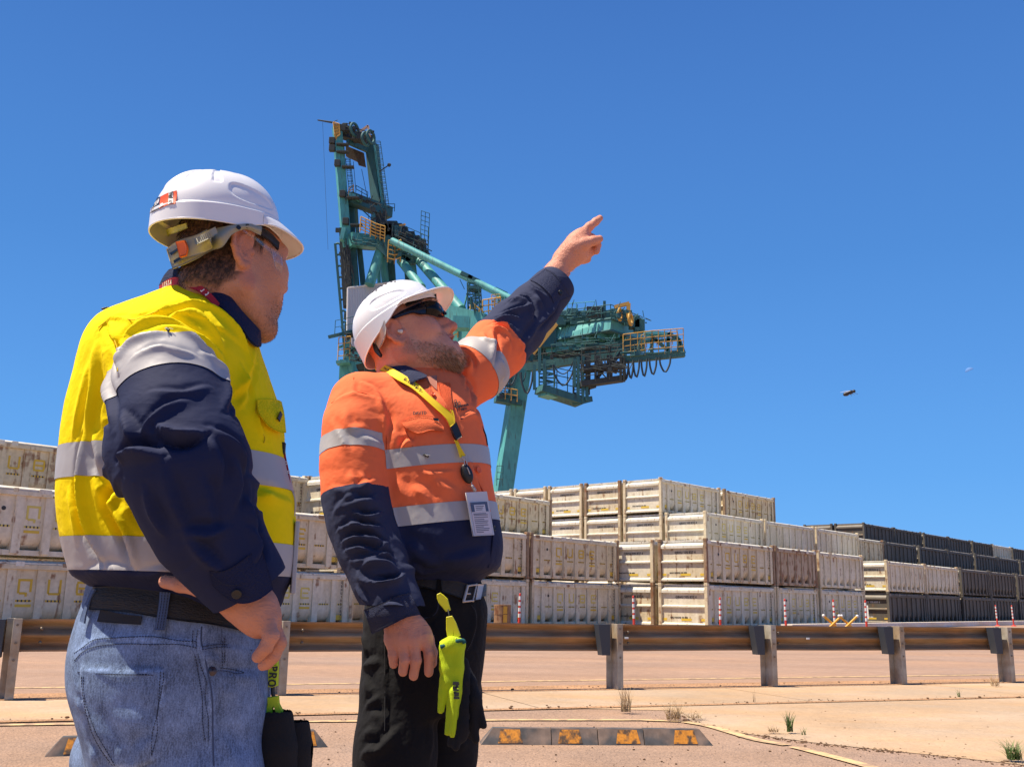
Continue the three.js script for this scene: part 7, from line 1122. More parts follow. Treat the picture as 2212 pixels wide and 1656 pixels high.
  displace(jn, (x, y, z) => 0.0012 * fbm(x * 22, y * 22, z * 22, 3)); wrapUV(jn, P(910, 1400, 2.4).x, -2.4, 0.16, Math.PI * 1.5);
  const tr = new THREE.Group(); tr.name = 'trousers'; man2.add(tr); part(tr, 'cloth', toGeo(jn, { uv: ['u', 'v'] }), M.blackCloth);
  const jb = (q, e) => onSDF(JF, q[0], q[1], e, 2.0, 2.8);
  const bt = [[640, 192], [760, 195], [880, 206], [990, 232], [1090, 258], [1165, 262], [1220, 258]], bb = [[640, 276], [760, 285], [850, 310], [960, 340], [1060, 372], [1150, 375], [1215, 350]];
  const br = [bt.map((q) => jb(zb(...q), 0.005)), bt.map((q, i) => jb(zb((q[0] + bb[i][0]) / 2, (q[1] + bb[i][1]) / 2), 0.007)), bb.map((q) => jb(zb(...q), 0.006))]; br.forEach((r) => { const f = r[0], l = r[r.length - 1]; r.unshift(f.clone().add(V(-0.08, 0, 0.0))); r.push(l.clone().add(V(0.0, 0, -0.05)), l.clone().add(V(-0.03, 0, -0.12))); });
  M.brownLeather = pmat({ color: rgb(0.022, 0.016, 0.013), roughness: 0.45, bumpMap: withRepeat(T.skin, 3, 1), bumpScale: 0.001 });
  part(tr, 'belt', cloth(br, 70, 8, 0.004), M.brownLeather);
  part(tr, 'belt_loop', cloth([[[855, 222], [850, 290], [845, 335]], [[885, 225], [890, 290], [900, 340]]].map((l) => l.map((q) => jb(zb(...q), 0.011))), 12, 4, 0.003), M.blackCloth);
  M.steelBright = pmat({ color: rgb(0.52, 0.47, 0.43), metalness: 0.35, roughness: 0.42 });
  { const c = [[1090, 272], [1158, 262], [1130, 385], [1058, 392]].map((q) => jb(zb(...q), 0.013)); part(tr, 'buckle', [tube([c[0], c[1]], 0.0024, 8, 4), tube([c[1], c[2]], 0.0018, 8, 4), tube([c[2], c[3]], 0.0024, 8, 4), tube([c[3], c[0]], 0.0034, 8, 4), ...c.map((p) => new THREE.SphereGeometry(0.0032, 8, 6).translate(p.x, p.y, p.z)), rod(jb(zb(1075, 332), 0.014), jb(zb(1110, 332), 0.013), 0.002, 0.002, 6)], M.steelBright);
    const k = [[1168, 258], [1212, 262], [1190, 372], [1150, 380]].map((q) => jb(zb(...q), 0.012)); part(tr, 'belt_keeper', cloth([[k[0], k[1]], [k[3], k[2]]], 6, 6, 0.002), M.steelBright); }
  part(tr, 'pocket_seam', tube([[862, 378], [862, 440], [845, 480], [800, 510], [745, 520]].map((q) => jb(zb(...q), 0.0012)), 0.0012, 5, 30), M.thread); part(tr, 'fly_seam', stitches([[1120, 420], [1150, 470], [1155, 580], [1120, 700], [1085, 770]].map((q) => jb(zb(...q), 0.004)), 0.0032, 0.0016, 0.0007), mat({ color: rgb(0.05, 0.05, 0.055) })); part(tr, 'side_seam', tube([[455, 700], [458, 1000], [455, 1380]].map((q) => jb(zb(...q), 0.001)), 0.001, 5, 40), mat({ color: rgb(0.03, 0.03, 0.03) }));
  for (const [u, d] of [[860, 2.42], [950, 2.5]]) { const p = P(u, 1656, d).setY(0), m = meshSDF((x, y, z) => Math.max(smin(chain([[V(p.x - 0.03, 0.055, p.z), 0.046], [V(p.x + 0.18, 0.042, p.z + 0.03), 0.044]])(x, y, z), chain([[V(p.x, 0.05, p.z), 0.05], [V(p.x, 0.14, p.z), 0.058]])(x, y, z), 0.03), -y), V(p.x - 0.12, -0.02, p.z - 0.12), V(p.x + 0.28, 0.22, p.z + 0.14), 0.012); part(man2, 'boot', toGeo(m), M.leather); }
  // ---- body: head, neck, both hands
  const pit = 29 * Math.PI / 180, yw = 7 * Math.PI / 180, Fh = V(Math.cos(pit) * Math.cos(yw), Math.sin(pit), Math.cos(pit) * Math.sin(yw)).normalize(), Rh = V(-Math.sin(yw), 0, Math.cos(yw)), Uh = Rh.clone().cross(Fh).normalize(), sc = 0.97;
  const ho = P(854, 722, 2.325).addScaledVector(Rh, -0.075 * sc).addScaledVector(Fh, 0.014);
  const head = headSDF(ho, Fh, Uh, Rh, sc, { chin: [0.086, -0.108], jaw: 0.060, nose: 0.7, mouth: 0.0075, ear: 1.06, earF: 0.010, neck: [[ho.clone().addScaledVector(Fh, -0.03).addScaledVector(Uh, -0.05), 0.072], [P(886, 800, 2.425), 0.07], [P(895, 870, 2.43), 0.07]], extra: [[(L, S, E) => E(0.05, -0.085, 0, 0.05, 0.035, 0.05), 0.03], [(L, S, E) => E(0.02, -0.1, 0, 0.05, 0.035, 0.048), 0.03]] });
  const C = (zz, l, k = 0.006) => chain(l.map(([x, y, d, r]) => [P(...(zz ? zz(x, y) : [x, y]), d), r]), k);
  const hR = (() => {
    const wr = C(null, [[852, 1300, 2.18, 0.026], [866, 1340, 2.175, 0.029], [876, 1366, 2.17, 0.026]], 0.02), palm = ell(P(884, 1368, 2.168), 0.046, 0.036, 0.0165), kn = C(null, [[845, 1384, 2.165, 0.012], [869, 1386, 2.158, 0.0135], [893, 1385, 2.156, 0.0135], [918, 1378, 2.162, 0.0135]], 0.01);
    const f = [[[846, 1382, 2.163, 0.0118], [849, 1415, 2.158, 0.0105], [850, 1434, 2.165, 0.0096]], [[868, 1385, 2.157, 0.0124], [874, 1426, 2.150, 0.0112], [870, 1451, 2.160, 0.0098]], [[892, 1385, 2.155, 0.0126], [899, 1426, 2.148, 0.0114], [893, 1460, 2.160, 0.0098]], [[919, 1378, 2.162, 0.0124], [927, 1414, 2.156, 0.0112], [926, 1452, 2.166, 0.0098]]].map((l) => C(null, l, 0.003)), th = C(null, [[902, 1352, 2.19, 0.018], [922, 1380, 2.205, 0.0145], [932, 1410, 2.208, 0.0125], [933, 1432, 2.212, 0.011]]);
    return (x, y, z) => { let d = smin(smin(wr(x, y, z), palm(x, y, z), 0.03), kn(x, y, z), 0.018); let e = 1e9; for (const q of f) e = smin(e, q(x, y, z), 0.0012); d = smin(d, e, 0.008); return smin(d, th(x, y, z), 0.008); };
  })();
  const hL = (() => {
    const D = 2.76, fore = C(zd, [[330, 1480, D - 0.03, 0.034], [520, 1200, D - 0.01, 0.031], [690, 930, D, 0.0285], [830, 780, D, 0.030], [900, 690, D, 0.031]], 0.02), heel = C(zd, [[760, 980, D + 0.005, 0.022], [930, 830, D + 0.005, 0.024], [960, 640, D, 0.024]], 0.02);
    const idx = C(zd, [[905, 610, D, 0.018], [985, 505, D, 0.0155], [1125, 375, D + 0.005, 0.0122], [1235, 288, D + 0.01, 0.0108], [1308, 228, D + 0.015, 0.0095]], 0.008), th = C(zd, [[900, 740, D - 0.022, 0.020], [1030, 680, D - 0.026, 0.0160], [1190, 622, D - 0.022, 0.0135], [1300, 590, D - 0.018, 0.0112]], 0.008);
    const f = [C(zd, [[1010, 580, D + 0.012, 0.0165], [1170, 575, D + 0.016, 0.0125], [1262, 690, D + 0.008, 0.0118], [1245, 800, D + 0.006, 0.0108]], 0.004), C(zd, [[990, 680, D + 0.028, 0.0165], [1170, 700, D + 0.03, 0.0122], [1175, 800, D + 0.014, 0.0118], [1110, 870, D + 0.012, 0.0106]], 0.004), C(zd, [[960, 780, D + 0.042, 0.0155], [1100, 860, D + 0.04, 0.0115], [1085, 940, D + 0.022, 0.0108], [1035, 970, D + 0.02, 0.0098]], 0.004)];
    return (x, y, z) => { let d = smin(fore(x, y, z), heel(x, y, z), 0.03); d = smin(d, idx(x, y, z), 0.02); let e = 1e9; for (const q of f) e = smin(e, q(x, y, z), 0.0015); d = smin(d, e, 0.010); return smin(d, th(x, y, z), 0.010); };
  })();
  const hm = meshSDF(head, ho.clone().add(V(-0.17, -0.27, -0.14)), ho.clone().add(V(0.21, 0.19, 0.13)), 0.0032); smooth(hm, 1, 0.35);
  const q0 = P(815, 1475, 2.19), q1 = P(950, 1290, 2.19), hr = meshSDF(hR, V(q0.x, q0.y, -2.23), V(q1.x, q1.y, -2.12), 0.0026); smooth(hr, 1, 0.35);
  const w0 = P(1165, 640, 2.78), w1 = P(1312, 455, 2.76), hl = meshSDF(hL, V(w0.x, w0.y, -2.85), V(w1.x, w1.y, -2.68), 0.0028); smooth(hl, 1, 0.35);
  for (const m of [hm, hr, hl]) displace(m, (x, y, z) => 0.0008 * fbm(x * 110, y * 110, z * 110, 3));
  // creases across knuckles and palm lines
  { const s = surveyor(hr), cr = (pts, w, a) => ({ p: pts.map(([x, y]) => s.point(...zb(x, y))), w: w / 1000, a: a / 1000, valley: 0 }); foldCloth(hr, [cr([[490, 820], [550, 825]], 2, -1.2), cr([[580, 860], [655, 865]], 2, -1.2), cr([[665, 860], [745, 855]], 2, -1.2), cr([[755, 815], [825, 810]], 2, -1.2), cr([[500, 840], [548, 845]], 2, -0.9), cr([[590, 880], [650, 884]], 2, -0.9), cr([[560, 740], [572, 800]], 2.5, -2), cr([[655, 740], [662, 800]], 2.5, -2), cr([[735, 720], [748, 800]], 2.5, -2), cr([[540, 600], [550, 700]], 4, 1.2), cr([[640, 590], [640, 690]], 4, 1.4), cr([[720, 590], [740, 680]], 4, 1.2)]); }
  const inner = meshSDF((x, y, z) => Math.min(F(x, y, z), JF(x, y, z)) + 0.036, V(P(680, 1300, 2.3).x, 0.07, -2.86), V(P(1250, 600, 2.75).x, P(1200, 560, 2.75).y, -2.10), 0.015), body = joinMesh([hm, hr, hl, inner]), nh = hm.pos.length / 3, base = [0.70, 0.32, 0.205], N = body.pos.length / 3;
  const beardMask = (x, y, z) => { const [f, u, r] = head.local(x, y, z), n = 0.014 * fbm(x * 50, y * 50, z * 50, 4); const ax = 0.008, ay = -0.050, bx = 0.080, by = -0.118, h = clamp(((f - ax) * (bx - ax) + (u - ay) * (by - ay)) / ((bx - ax) ** 2 + (by - ay) ** 2)), d = Math.hypot(f - ax - (bx - ax) * h, u - ay - (by - ay) * h) + n; let k = 1 - sstep(0.008 + 0.006 * h, 0.032 + 0.012 * h, d); k *= 0.35 + 0.65 * h; k = Math.max(k, 0.30 * (1 - sstep(0.0, 0.012, Math.abs(u + 0.047) + n * 0.4)) * sstep(0.066, 0.082, f)); k *= 1 - 0.55 * sstep(0.082, 0.098, f); if (u > -0.082 && u < -0.050 && f > 0.086 && Math.abs(r) < 0.026) k *= 0.1; return clamp(k); };
  const col = skinColors(body, (x, y, z, i) => {
    const n = fbm(x * 42, y * 42, z * 42, 4), n2 = fbm(x * 260, y * 260, z * 260, 2); let c = [base[0] * (1 + n * 0.14), base[1] * (1 + n * 0.28), base[2] * (1 + n * 0.30)];
    if (i < nh) { const [f, u, r] = head.local(x, y, z); const red = clamp(sstep(0.02, 0.06, f) * sstep(-0.05, -0.01, u) * 0.5 + sstep(0.10, 0.118, f) * 0.8 + (Math.abs(r) > 0.074 && f < 0.012 ? 0.8 : 0) + sstep(-0.03, -0.09, f) * 0.4); c = mix3(c, [0.60, 0.19, 0.115], red * (0.7 + n * 0.5)); if (u > -0.079 && u < -0.048 && f > 0.083 && Math.abs(r) < 0.027) c = mix3(c, [0.50, 0.16, 0.13], 0.75); if (Math.abs(u + 0.0635) < 0.0065 && f > 0.066 && f < 0.0925 && Math.abs(r) < 0.0215) c = mix3(c, [0.05, 0.012, 0.010], 0.9); const b = beardMask(x, y, z); c = mix3(c, mix3([0.30, 0.17, 0.085], [0.42, 0.30, 0.19], 0.5 + n2), clamp(b * (0.42 + n2 * 0.55))); const sh2 = sstep(0.03, 0.05, u) * (f < 0.05 ? 1 : 0); c = mix3(c, [0.40, 0.22, 0.15], sh2 * 0.5); }  // darkness inside the open mouth is put into the skin colour
    else c = mix3(c, [0.62, 0.235, 0.15], 0.35 + n * 0.6);
    return c;
  });
  body.att.u = new Float32Array(N); body.att.v = new Float32Array(N); for (let i = 0; i < N; i++) { body.att.u[i] = i < nh ? Math.atan2(body.pos[i * 3] - ho.x, body.pos[i * 3 + 2] - ho.z) * 0.09 : body.pos[i * 3] + body.pos[i * 3 + 2]; body.att.v[i] = body.pos[i * 3 + 1]; }
  part(man2, 'body', toGeo(body, { uv: ['u', 'v'], color: col }), M.skin);
  const chestRows = [[[922, 198], [965, 190], [1008, 186]], [[952, 240], [980, 240], [1006, 240]], [[992, 282], [1000, 288], [1006, 292]]].map((l) => l.map(([x, y]) => on(za(x, y), 0.0022))); part(man2, 'chest', cloth(chestRows, 12, 12, 0.001), mat({ color: rgb(0.42, 0.16, 0.10), roughness: 0.6 }));  // skin darkened here, shadow below the chin put into the colour
  // teeth
  { const g = []; for (let i = -3; i <= 3; i++) { const p = head.L(0.0915 - Math.abs(i) * 0.0012, -0.0605, i * 0.0052); g.push(cbox(0, 0, 0, 0.0052, 0.006, 0.005, 0.0012).applyMatrix4(new THREE.Matrix4().makeBasis(Rh, Uh, Fh).setPosition(p))); } part(man2, 'teeth', g, mat({ color: rgb(0.62, 0.55, 0.42), roughness: 0.4 })); }
  const bdir = (p, n, r) => n.clone().multiplyScalar(0.55).addScaledVector(Uh, -0.8).addScaledVector(Fh, 0.15).add(V((r() - 0.5) * 0.8, (r() - 0.5) * 0.8, (r() - 0.5) * 0.8)).normalize();
  const hk = [[rgb(0.34, 0.19, 0.08), 21], [rgb(0.52, 0.36, 0.22), 22], [rgb(0.22, 0.11, 0.05), 23]]; hk.forEach(([c, s], i) => part(man2, 'beard', hairs(hm, i === 1 ? 2600 : 1500, (x, y, z) => beardMask(x, y, z) * 0.95, (p, r) => { const [f, u] = head.local(p.x, p.y, p.z); return 0.004 + 0.008 * sstep(-0.07, -0.11, u); }, bdir, s, 0.00032), mat({ color: c, roughness: 0.6, side: THREE.DoubleSide })).userData.kind = 'stuff');
  const paleHair = mat({ color: rgb(0.70, 0.52, 0.32), roughness: 0.5, side: THREE.DoubleSide });
  part(man2, 'arm_hair', joinHair(hairs(hl, 700, (x, y, z) => { const q = toPx(V(x, y, z)); return q[0] < 1252 && q[1] > 505 ? 0.7 : 0; }, 0.008, (p, n, r) => n.clone().multiplyScalar(0.5).add(V(0.5 + (r() - 0.5), 0.4 + (r() - 0.5), (r() - 0.5))).normalize(), 31, 0.0002), hairs(hr, 260, (x, y, z) => { const q = toPx(V(x, y, z)); return q[1] < 1375 ? 0.7 : 0; }, 0.006, (p, n, r) => n.clone().multiplyScalar(0.4).add(V(0.3 + (r() - 0.5), -0.7, (r() - 0.5))).normalize(), 32, 0.0002)), paleHair).userData.kind = 'stuff';
  M2 = { ho, Fh, Uh, Rh, head, F, JF, sc, on, torso };
  rebase(man2, P(905, 1656, 2.44).setY(0));
}
function joinHair(...g) { return mergeGeometries(g); }
// ---------------------------------------------------------------- helmets, glasses, lanyards, gloves
const geoSurvey = (g) => surveyor({ pos: g.attributes.position.array, nor: g.attributes.normal.array });
const liftOn = (s, u, v, e) => { const p = s.point(u, v), n = s.normal(u, v); return p.addScaledVector(n, e); };
M.strap = pmat({ color: rgb(0.30, 0.29, 0.22), roughness: 0.6 }); M.strapPale = pmat({ color: rgb(0.55, 0.46, 0.38), roughness: 0.6 }); M.orangePlastic = pmat({ color: rgb(0.80, 0.14, 0.01), roughness: 0.5 }); M.redTape = mat({ color: rgb(0.36, 0.008, 0.02), roughness: 0.7 }); M.whitePrint = mat({ color: rgb(0.75, 0.72, 0.70), roughness: 0.6 }); M.yellowTape = mat({ color: rgb(0.80, 0.56, 0.0), roughness: 0.7 });
M.clear = pmat({ color: rgb(0.95, 0.97, 0.98), transmission: 1, thickness: 0, roughness: 0.04, ior: 1.5 });
{
  const { ho, Fh, Uh, Rh, head, z0 } = M1;
  const yw = 46 * Math.PI / 180, F = V(Math.cos(yw), 0.03, -Math.sin(yw)).normalize(), R = V(Math.sin(yw), 0, Math.cos(yw)), U = R.clone().cross(F).normalize();
  const hat = hardHat('hard_hat', 'white hard hat with orange and navy sticker on the man in yellow', { o: at(470, 537, 1.755).addScaledVector(U, 0.002), F, U, R, H: 0.118, ridge: 0.054, rim: 0.014, back: 0.004, front: 0.016, arch: 0.012, brim: 0.052, sc: 0.88 });
  const sv = geoSurvey(hat.t.children[0].geometry), q = (x, y, e) => liftOn(sv, ...z0(x, y), e);
  // sticker: navy half, orange half, white bar code
  const patch = (name, pts, m, e, nu = 12, nv = 8) => part(hat.t, name, cloth(pts.map((r) => r.map(([x, y]) => q(x, y, e))), nu, nv, 0.0006), m);
  patch('sticker', [[[222, 420], [250, 395], [288, 376]], [[205, 470], [238, 445], [285, 425]], [[190, 525], [228, 500], [280, 474]]], mat({ color: rgb(0.015, 0.03, 0.07), roughness: 0.5 }), 0.0012);
  patch('sticker', [[[288, 376], [350, 345], [421, 326]], [[285, 425], [350, 395], [419, 378]], [[280, 474], [348, 445], [416, 430]]], mat({ color: rgb(0.78, 0.085, 0.01), roughness: 0.5 }), 0.0012);
  patch('sticker_print', [[[358, 346], [400, 334]], [[356, 395], [398, 382]], [[355, 440], [396, 430]]], M.whitePrint, 0.0019);
  for (let k = 0; k < 9; k++) patch('bar_code', [[[362, 352 + k * 9], [388, 344 + k * 9]], [[362, 356 + k * 9 + (k % 3)], [388, 348 + k * 9 + (k % 3)]]], M.blackPaint, 0.0026, 2, 2);
  patch('sticker_print', [[[284, 440], [312, 428]], [[282, 470], [311, 456]]], M.whitePrint, 0.0019, 4, 4);
  const word = (str, x0, y0, dx, dy, size, m) => part(hat.t, 'print', [...str].map((c, i) => { const x = x0 + dx * i, y = y0 + dy * i, a = q(x, y, 0.0019), b = q(x + dx, y + dy, 0.0019); return textGeo(c, size, 0.0004).applyMatrix4(frameOn(a, b.sub(a), sv.normal(...z0(x, y)))); }), m);
  word('CITECO', 212, 470, 11.5, -10, 0.0088, M.whitePrint); word('ENWE', 206, 505, 8, -6, 0.005, M.whitePrint);
  // harness: nape strap, ratchet, orange lever
  const on = (u, v, e) => onSDF(head, u, v, e, 1.5, 1.95), hr = (rows, e, nu, nv, th) => cloth(rows.map((r, k) => r.map(([u, v]) => on(u, v, Array.isArray(e) ? e[k] : e))), nu, nv, th);
  part(hat.t, 'nape_strap', hr([[[360, 538], [385, 520], [416, 510], [446, 500], [470, 494], [497, 488], [530, 484], [565, 487]], [[366, 558], [392, 545], [423, 533], [452, 520], [476, 512], [499, 496], [531, 489], [564, 497]], [[373, 580], [400, 570], [430, 556], [455, 542], [481, 532], [500, 506], [531, 494], [562, 508]]], [0.010, 0.013, 0.010], 80, 12, 0.003), M.strap);
  part(hat.t, 'crown_strap', hr([[[346, 508], [356, 499], [376, 490], [402, 482]], [[350, 522], [360, 512], [380, 502], [404, 492]]], 0.022, 30, 6, 0.002), pmat({ color: rgb(0.42, 0.42, 0.12), roughness: 0.6 }));
  part(hat.t, 'ratchet', hr([[[362, 540], [388, 521], [418, 512], [448, 497]], [[368, 556], [394, 540], [424, 532], [454, 516]], [[374, 572], [400, 560], [430, 549], [458, 533]]], [0.016, 0.021, 0.016], 30, 10, 0.004), M.strap);
  part(hat.t, 'lever', hr([[[380, 523], [399, 519]], [[385, 540], [405, 536]], [[388, 556], [402, 552]]], 0.026, 6, 8, 0.004), M.orangePlastic);
  part(hat.t, 'tail_grip', hr([[[418, 514], [450, 497], [464, 490]], [[424, 530], [456, 513], [470, 504]]], 0.024, 14, 6, 0.003), M.strap);
  for (let k = 0; k < 9; k++) part(hat.t, 'grip_rib', tube([on(424 + k * 3.6, 515 - k * 1.9, 0.027), on(428 + k * 3.6, 525 - k * 1.9, 0.027)], 0.0008, 4, 3), M.strap);
  part(hat.t, 'ratchet_slot', hr([[[367, 546], [382, 536]], [[369, 551], [384, 541]]], 0.0245, 4, 3, 0.001), M.blackPlastic); part(hat.t, 'ratchet_slot', hr([[[374, 563], [390, 553]], [[376, 568], [392, 558]]], 0.0235, 4, 3, 0.001), M.blackPlastic);
  for (const [u, v] of [[515, 491], [534, 488]]) { const p = on(u, v, 0.0135), n = grad(head, p); part(hat.t, 'strap_hole', new THREE.CylinderGeometry(0.0042, 0.0042, 0.001, 14).rotateX(Math.PI / 2).applyMatrix4(frameOn(p, V(1, 0, 0), n)), M.blackPlastic); }
  part(hat.t, 'brow_band', hr([[[562, 490], [585, 505], [602, 524]], [[562, 508], [583, 522], [600, 540]]], 0.008, 16, 8, 0.004), M.blackPlastic);
  rebase(hat.t, at(470, 537, 1.755));
  // clear safety glasses
  const gl = thing('safety_glasses', 'clear wraparound safety glasses on the man in yellow', 'glasses');
  part(gl, 'temple', hr([[[512, 488], [545, 506], [575, 527], [598, 548]], [[514, 493], [544, 514], [572, 537], [594, 556]]], 0.006, 30, 4, 0.002), M.clear);
  part(gl, 'lens', hr([[[585, 536], [600, 545], [609, 556]], [[590, 560], [602, 566], [610, 572]], [[596, 580], [604, 586], [608, 592]]], [0.012, 0.014, 0.008], 14, 14, 0.002), M.clear);
  rebase(gl, at(560, 520, 1.75));
  // red visitor lanyard round the collar, its tail and card at the chest
  const ly = thing('lanyard', 'red visitor lanyard with white lettering under the navy collar', 'lanyard');
  const lt = [[344, 617, 1.81], [356, 607, 1.775], [376, 599, 1.74], [402, 602, 1.712], [430, 614, 1.694], [455, 634, 1.683], [474, 655, 1.68]], lb = [[344, 630, 1.81], [358, 622, 1.772], [378, 618, 1.732], [402, 620, 1.704], [428, 630, 1.688], [450, 648, 1.678], [468, 668, 1.676]];
  const LT = lt.map((p) => at(...p)), LB = lb.map((p) => at(...p)); part(ly, 'strap', cloth([LT, LB], 50, 6, 0.0016), M.redTape);
  const tc = new THREE.CatmullRomCurve3(LT.map((p, i) => p.clone().lerp(LB[i], 0.5))), up = (t) => { const i = t * (LT.length - 1), k = Math.min(LT.length - 2, Math.floor(i)); return LT[k].clone().lerp(LT[k + 1], i - k).sub(LB[k].clone().lerp(LB[k + 1], i - k)).normalize(); };
  const wl = []; [['V', 0.34], ['I', 0.285], ['S', 0.235], ['I', 0.19], ['T', 0.145], ['t', 0.86], ['r', 0.80]].forEach(([c, t]) => { const p = tc.getPointAt(t), d = tc.getTangentAt(t).multiplyScalar(-1), u = up(t).multiplyScalar(-1), n = d.clone().cross(u).normalize(); wl.push(textGeo(c, 0.0095, 0.0008).applyMatrix4(frameOn(p.clone().addScaledVector(n, 0.0012), d, n))); });
  part(ly, 'print', wl, M.whitePrint);
  const sF = M1.shirtF, so = (u, v, e) => onSDF(sF, u, v, e, 1.5, 2.0);
  part(ly, 'strap', cloth([[[604, 955], [607, 985], [614, 1015], [626, 1052]], [[612, 955], [617, 985], [623, 1015], [629, 1056]]].map((l) => l.map(([u, v]) => at(u, v, 1.775))), 24, 4, 0.003), M.redTape); part(ly, 'clip', [cbox(0, 0, 0, 0.012, 0.022, 0.008, 0.002).applyMatrix4(new THREE.Matrix4().setPosition(at(609, 968, 1.772)))], M.blackPlastic);
  part(ly, 'print', [['O', 1000], ['R', 1020]].map(([c, v]) => textGeo(c, 0.008, 0.0006).rotateZ(-1.3).applyMatrix4(new THREE.Matrix4().setPosition(at(616 + (v - 1000) * 0.25, v, 1.7722)))), M.whitePrint);
  part(ly, 'hook', tube([at(629, 1055, 1.775), at(636, 1075, 1.775), at(637, 1100, 1.775), at(635, 1115, 1.775)], 0.0014, 6, 16), M.steelBright);
  part(ly, 'card', [cbox(0, 0, 0, 0.008, 0.125, 0.06, 0.002).applyMatrix4(new THREE.Matrix4().makeRotationY(0.25).setPosition(at(636, 1205, 1.79)))], pmat({ color: rgb(0.42, 0.42, 0.42), roughness: 0.3 }));
  rebase(ly, at(455, 634, 1.683));
  // glove clip with black gloves
  const zg = (x, y) => [(1000 + x / 2.16) / 1.8517, (2300 + y / 2.16) / 1.8517], g3 = (x, y, d) => at(...zg(x, y), d);
  const gc = thing('glove_clip', 'lime glove clip lettered in black hanging at the jeans pocket', 'clip'), dC = 1.80;
  const plate = (pts, th) => { const P3 = pts.map(([x, y]) => g3(x, y, dC)), s = new THREE.Shape(P3.map((p) => new THREE.Vector2(p.x, p.y))); return new THREE.ExtrudeGeometry(s, { depth: th, bevelEnabled: true, bevelSize: 0.0012, bevelThickness: 0.0012, bevelSegments: 2, curveSegments: 4 }).translate(0, 0, -dC - th / 2); };
  part(gc, 'jaw', plate([[150, 690], [228, 680], [238, 780], [232, 950], [190, 962], [165, 955], [150, 800], [135, 720]], 0.012), M.lime); part(gc, 'jaw', plate([[140, 640], [180, 615], [192, 655], [160, 675]], 0.012), M.lime);
  for (let k = 0; k < 6; k++) part(gc, 'grip_rib', rod(g3(152, 715 + k * 15, dC - 0.009), g3(225, 705 + k * 15, dC - 0.009), 0.0012, 0.0012, 5), M.lime);
  { const o = g3(196, 874, dC - 0.0083); part(gc, 'print', textGeo('PRO', 0.0135, 0.0008).rotateZ(-Math.PI / 2 - 0.05).applyMatrix4(new THREE.Matrix4().setPosition(o)), M.blackPaint); }
  part(gc, 'cord', tube([g3(195, 955, dC), g3(196, 1010, dC), g3(204, 1060, dC)], 0.0036, 8, 10), M.blackPlastic);
  part(gc, 'fork', plate([[158, 1058], [240, 1048], [245, 1110], [275, 1170], [270, 1205], [232, 1205], [222, 1150], [204, 1120], [190, 1150], [178, 1215], [140, 1225], [145, 1165], [160, 1110]], 0.010), M.lime);
  rebase(gc, g3(196, 820, dC));
  const glove = (label, chains, lo, hi, d, m, name = 'glove') => { const fs = chains.map(([l, k]) => chain(l, k ?? 0.006)), f = (x, y, z) => { let e = 1e9; for (let i = 0; i < fs.length; i++) e = smin(e, fs[i](x, y, z), i < 4 ? 0.008 : 0.0025); return e; }; const ms = meshSDF(f, lo, hi, 0.004); displace(ms, (x, y, z) => 0.0012 * fbm(x * 40, y * 40, z * 40, 3)); wrapUV(ms, (lo.x + hi.x) / 2, (lo.z + hi.z) / 2, 0.05); const o = single(name, label, 'glove', toGeo(ms, { uv: ['u', 'v'] }), m, 'work gloves hanging from clips'); rebase(o, V((lo.x + hi.x) / 2, hi.y, (lo.z + hi.z) / 2)); return o; };
  const K = (l) => l.map(([x, y, d, r]) => [g3(x, y, d), r]);
  M.blackKnit = pmat({ color: rgb(0.008, 0.008, 0.009), roughness: 0.95, bumpMap: withRepeat(T.weave, 60, 60), bumpScale: 0.0006 });
  glove('black work glove with turned cuff hanging nearest the jeans', [[K([[205, 1245, 1.80, 0.022], [280, 1232, 1.80, 0.012]])], [K([[215, 1260, 1.80, 0.032], [225, 1500, 1.80, 0.036], [235, 1800, 1.80, 0.034], [240, 2000, 1.80, 0.025]])], [K([[180, 1260, 1.80, 0.02], [170, 1700, 1.80, 0.03]])]], V(g3(60, 2050, 1.8).x, g3(60, 2060, 1.8).y, -1.87), V(g3(360, 1190, 1.8).x, g3(360, 1185, 1.8).y, -1.73), 1.8, M.blackKnit);
  glove('black work glove behind, right one of the pair at the jeans', [[K([[345, 1305, 1.83, 0.014], [425, 1310, 1.83, 0.013]])], [K([[375, 1320, 1.83, 0.028], [385, 1500, 1.83, 0.031], [375, 1800, 1.83, 0.03], [370, 1950, 1.83, 0.022]])], [K([[400, 1450, 1.83, 0.026], [425, 1490, 1.83, 0.015]])]], V(g3(270, 2000, 1.83).x, g3(270, 2010, 1.83).y, -1.89), V(g3(500, 1270, 1.83).x, g3(500, 1260, 1.83).y, -1.77), 1.83, M.blackKnit);
  // ------------------------------------------------ gear of the pointing man
  const m2 = M2, pit = 31 * Math.PI / 180, y2 = 9 * Math.PI / 180, F2 = V(Math.cos(pit) * Math.cos(y2), Math.sin(pit), Math.cos(pit) * Math.sin(y2)).normalize(), R2 = V(-Math.sin(y2), 0, Math.cos(y2)), U2 = R2.clone().cross(F2).normalize();
  const hat2 = hardHat('hard_hat', 'plain white hard hat tipped back on the pointing man', { o: m2.ho.clone().addScaledVector(U2, 0.022).addScaledVector(F2, 0.0), F: F2, U: U2, R: R2, H: 0.112, brim: 0.050, brimLift: 0.1, sc: 0.86 });
  const h2 = (rows, e, nu, nv, th) => cloth(rows.map((r, k) => r.map((p) => onSDF(m2.head, p[0], p[1], Array.isArray(e) ? e[k] : e, 2.1, 2.7))), nu, nv, th), E = (l) => l.map(([x, y]) => ze(x, y)), Z = (l) => l.map(([x, y]) => zf(x, y));
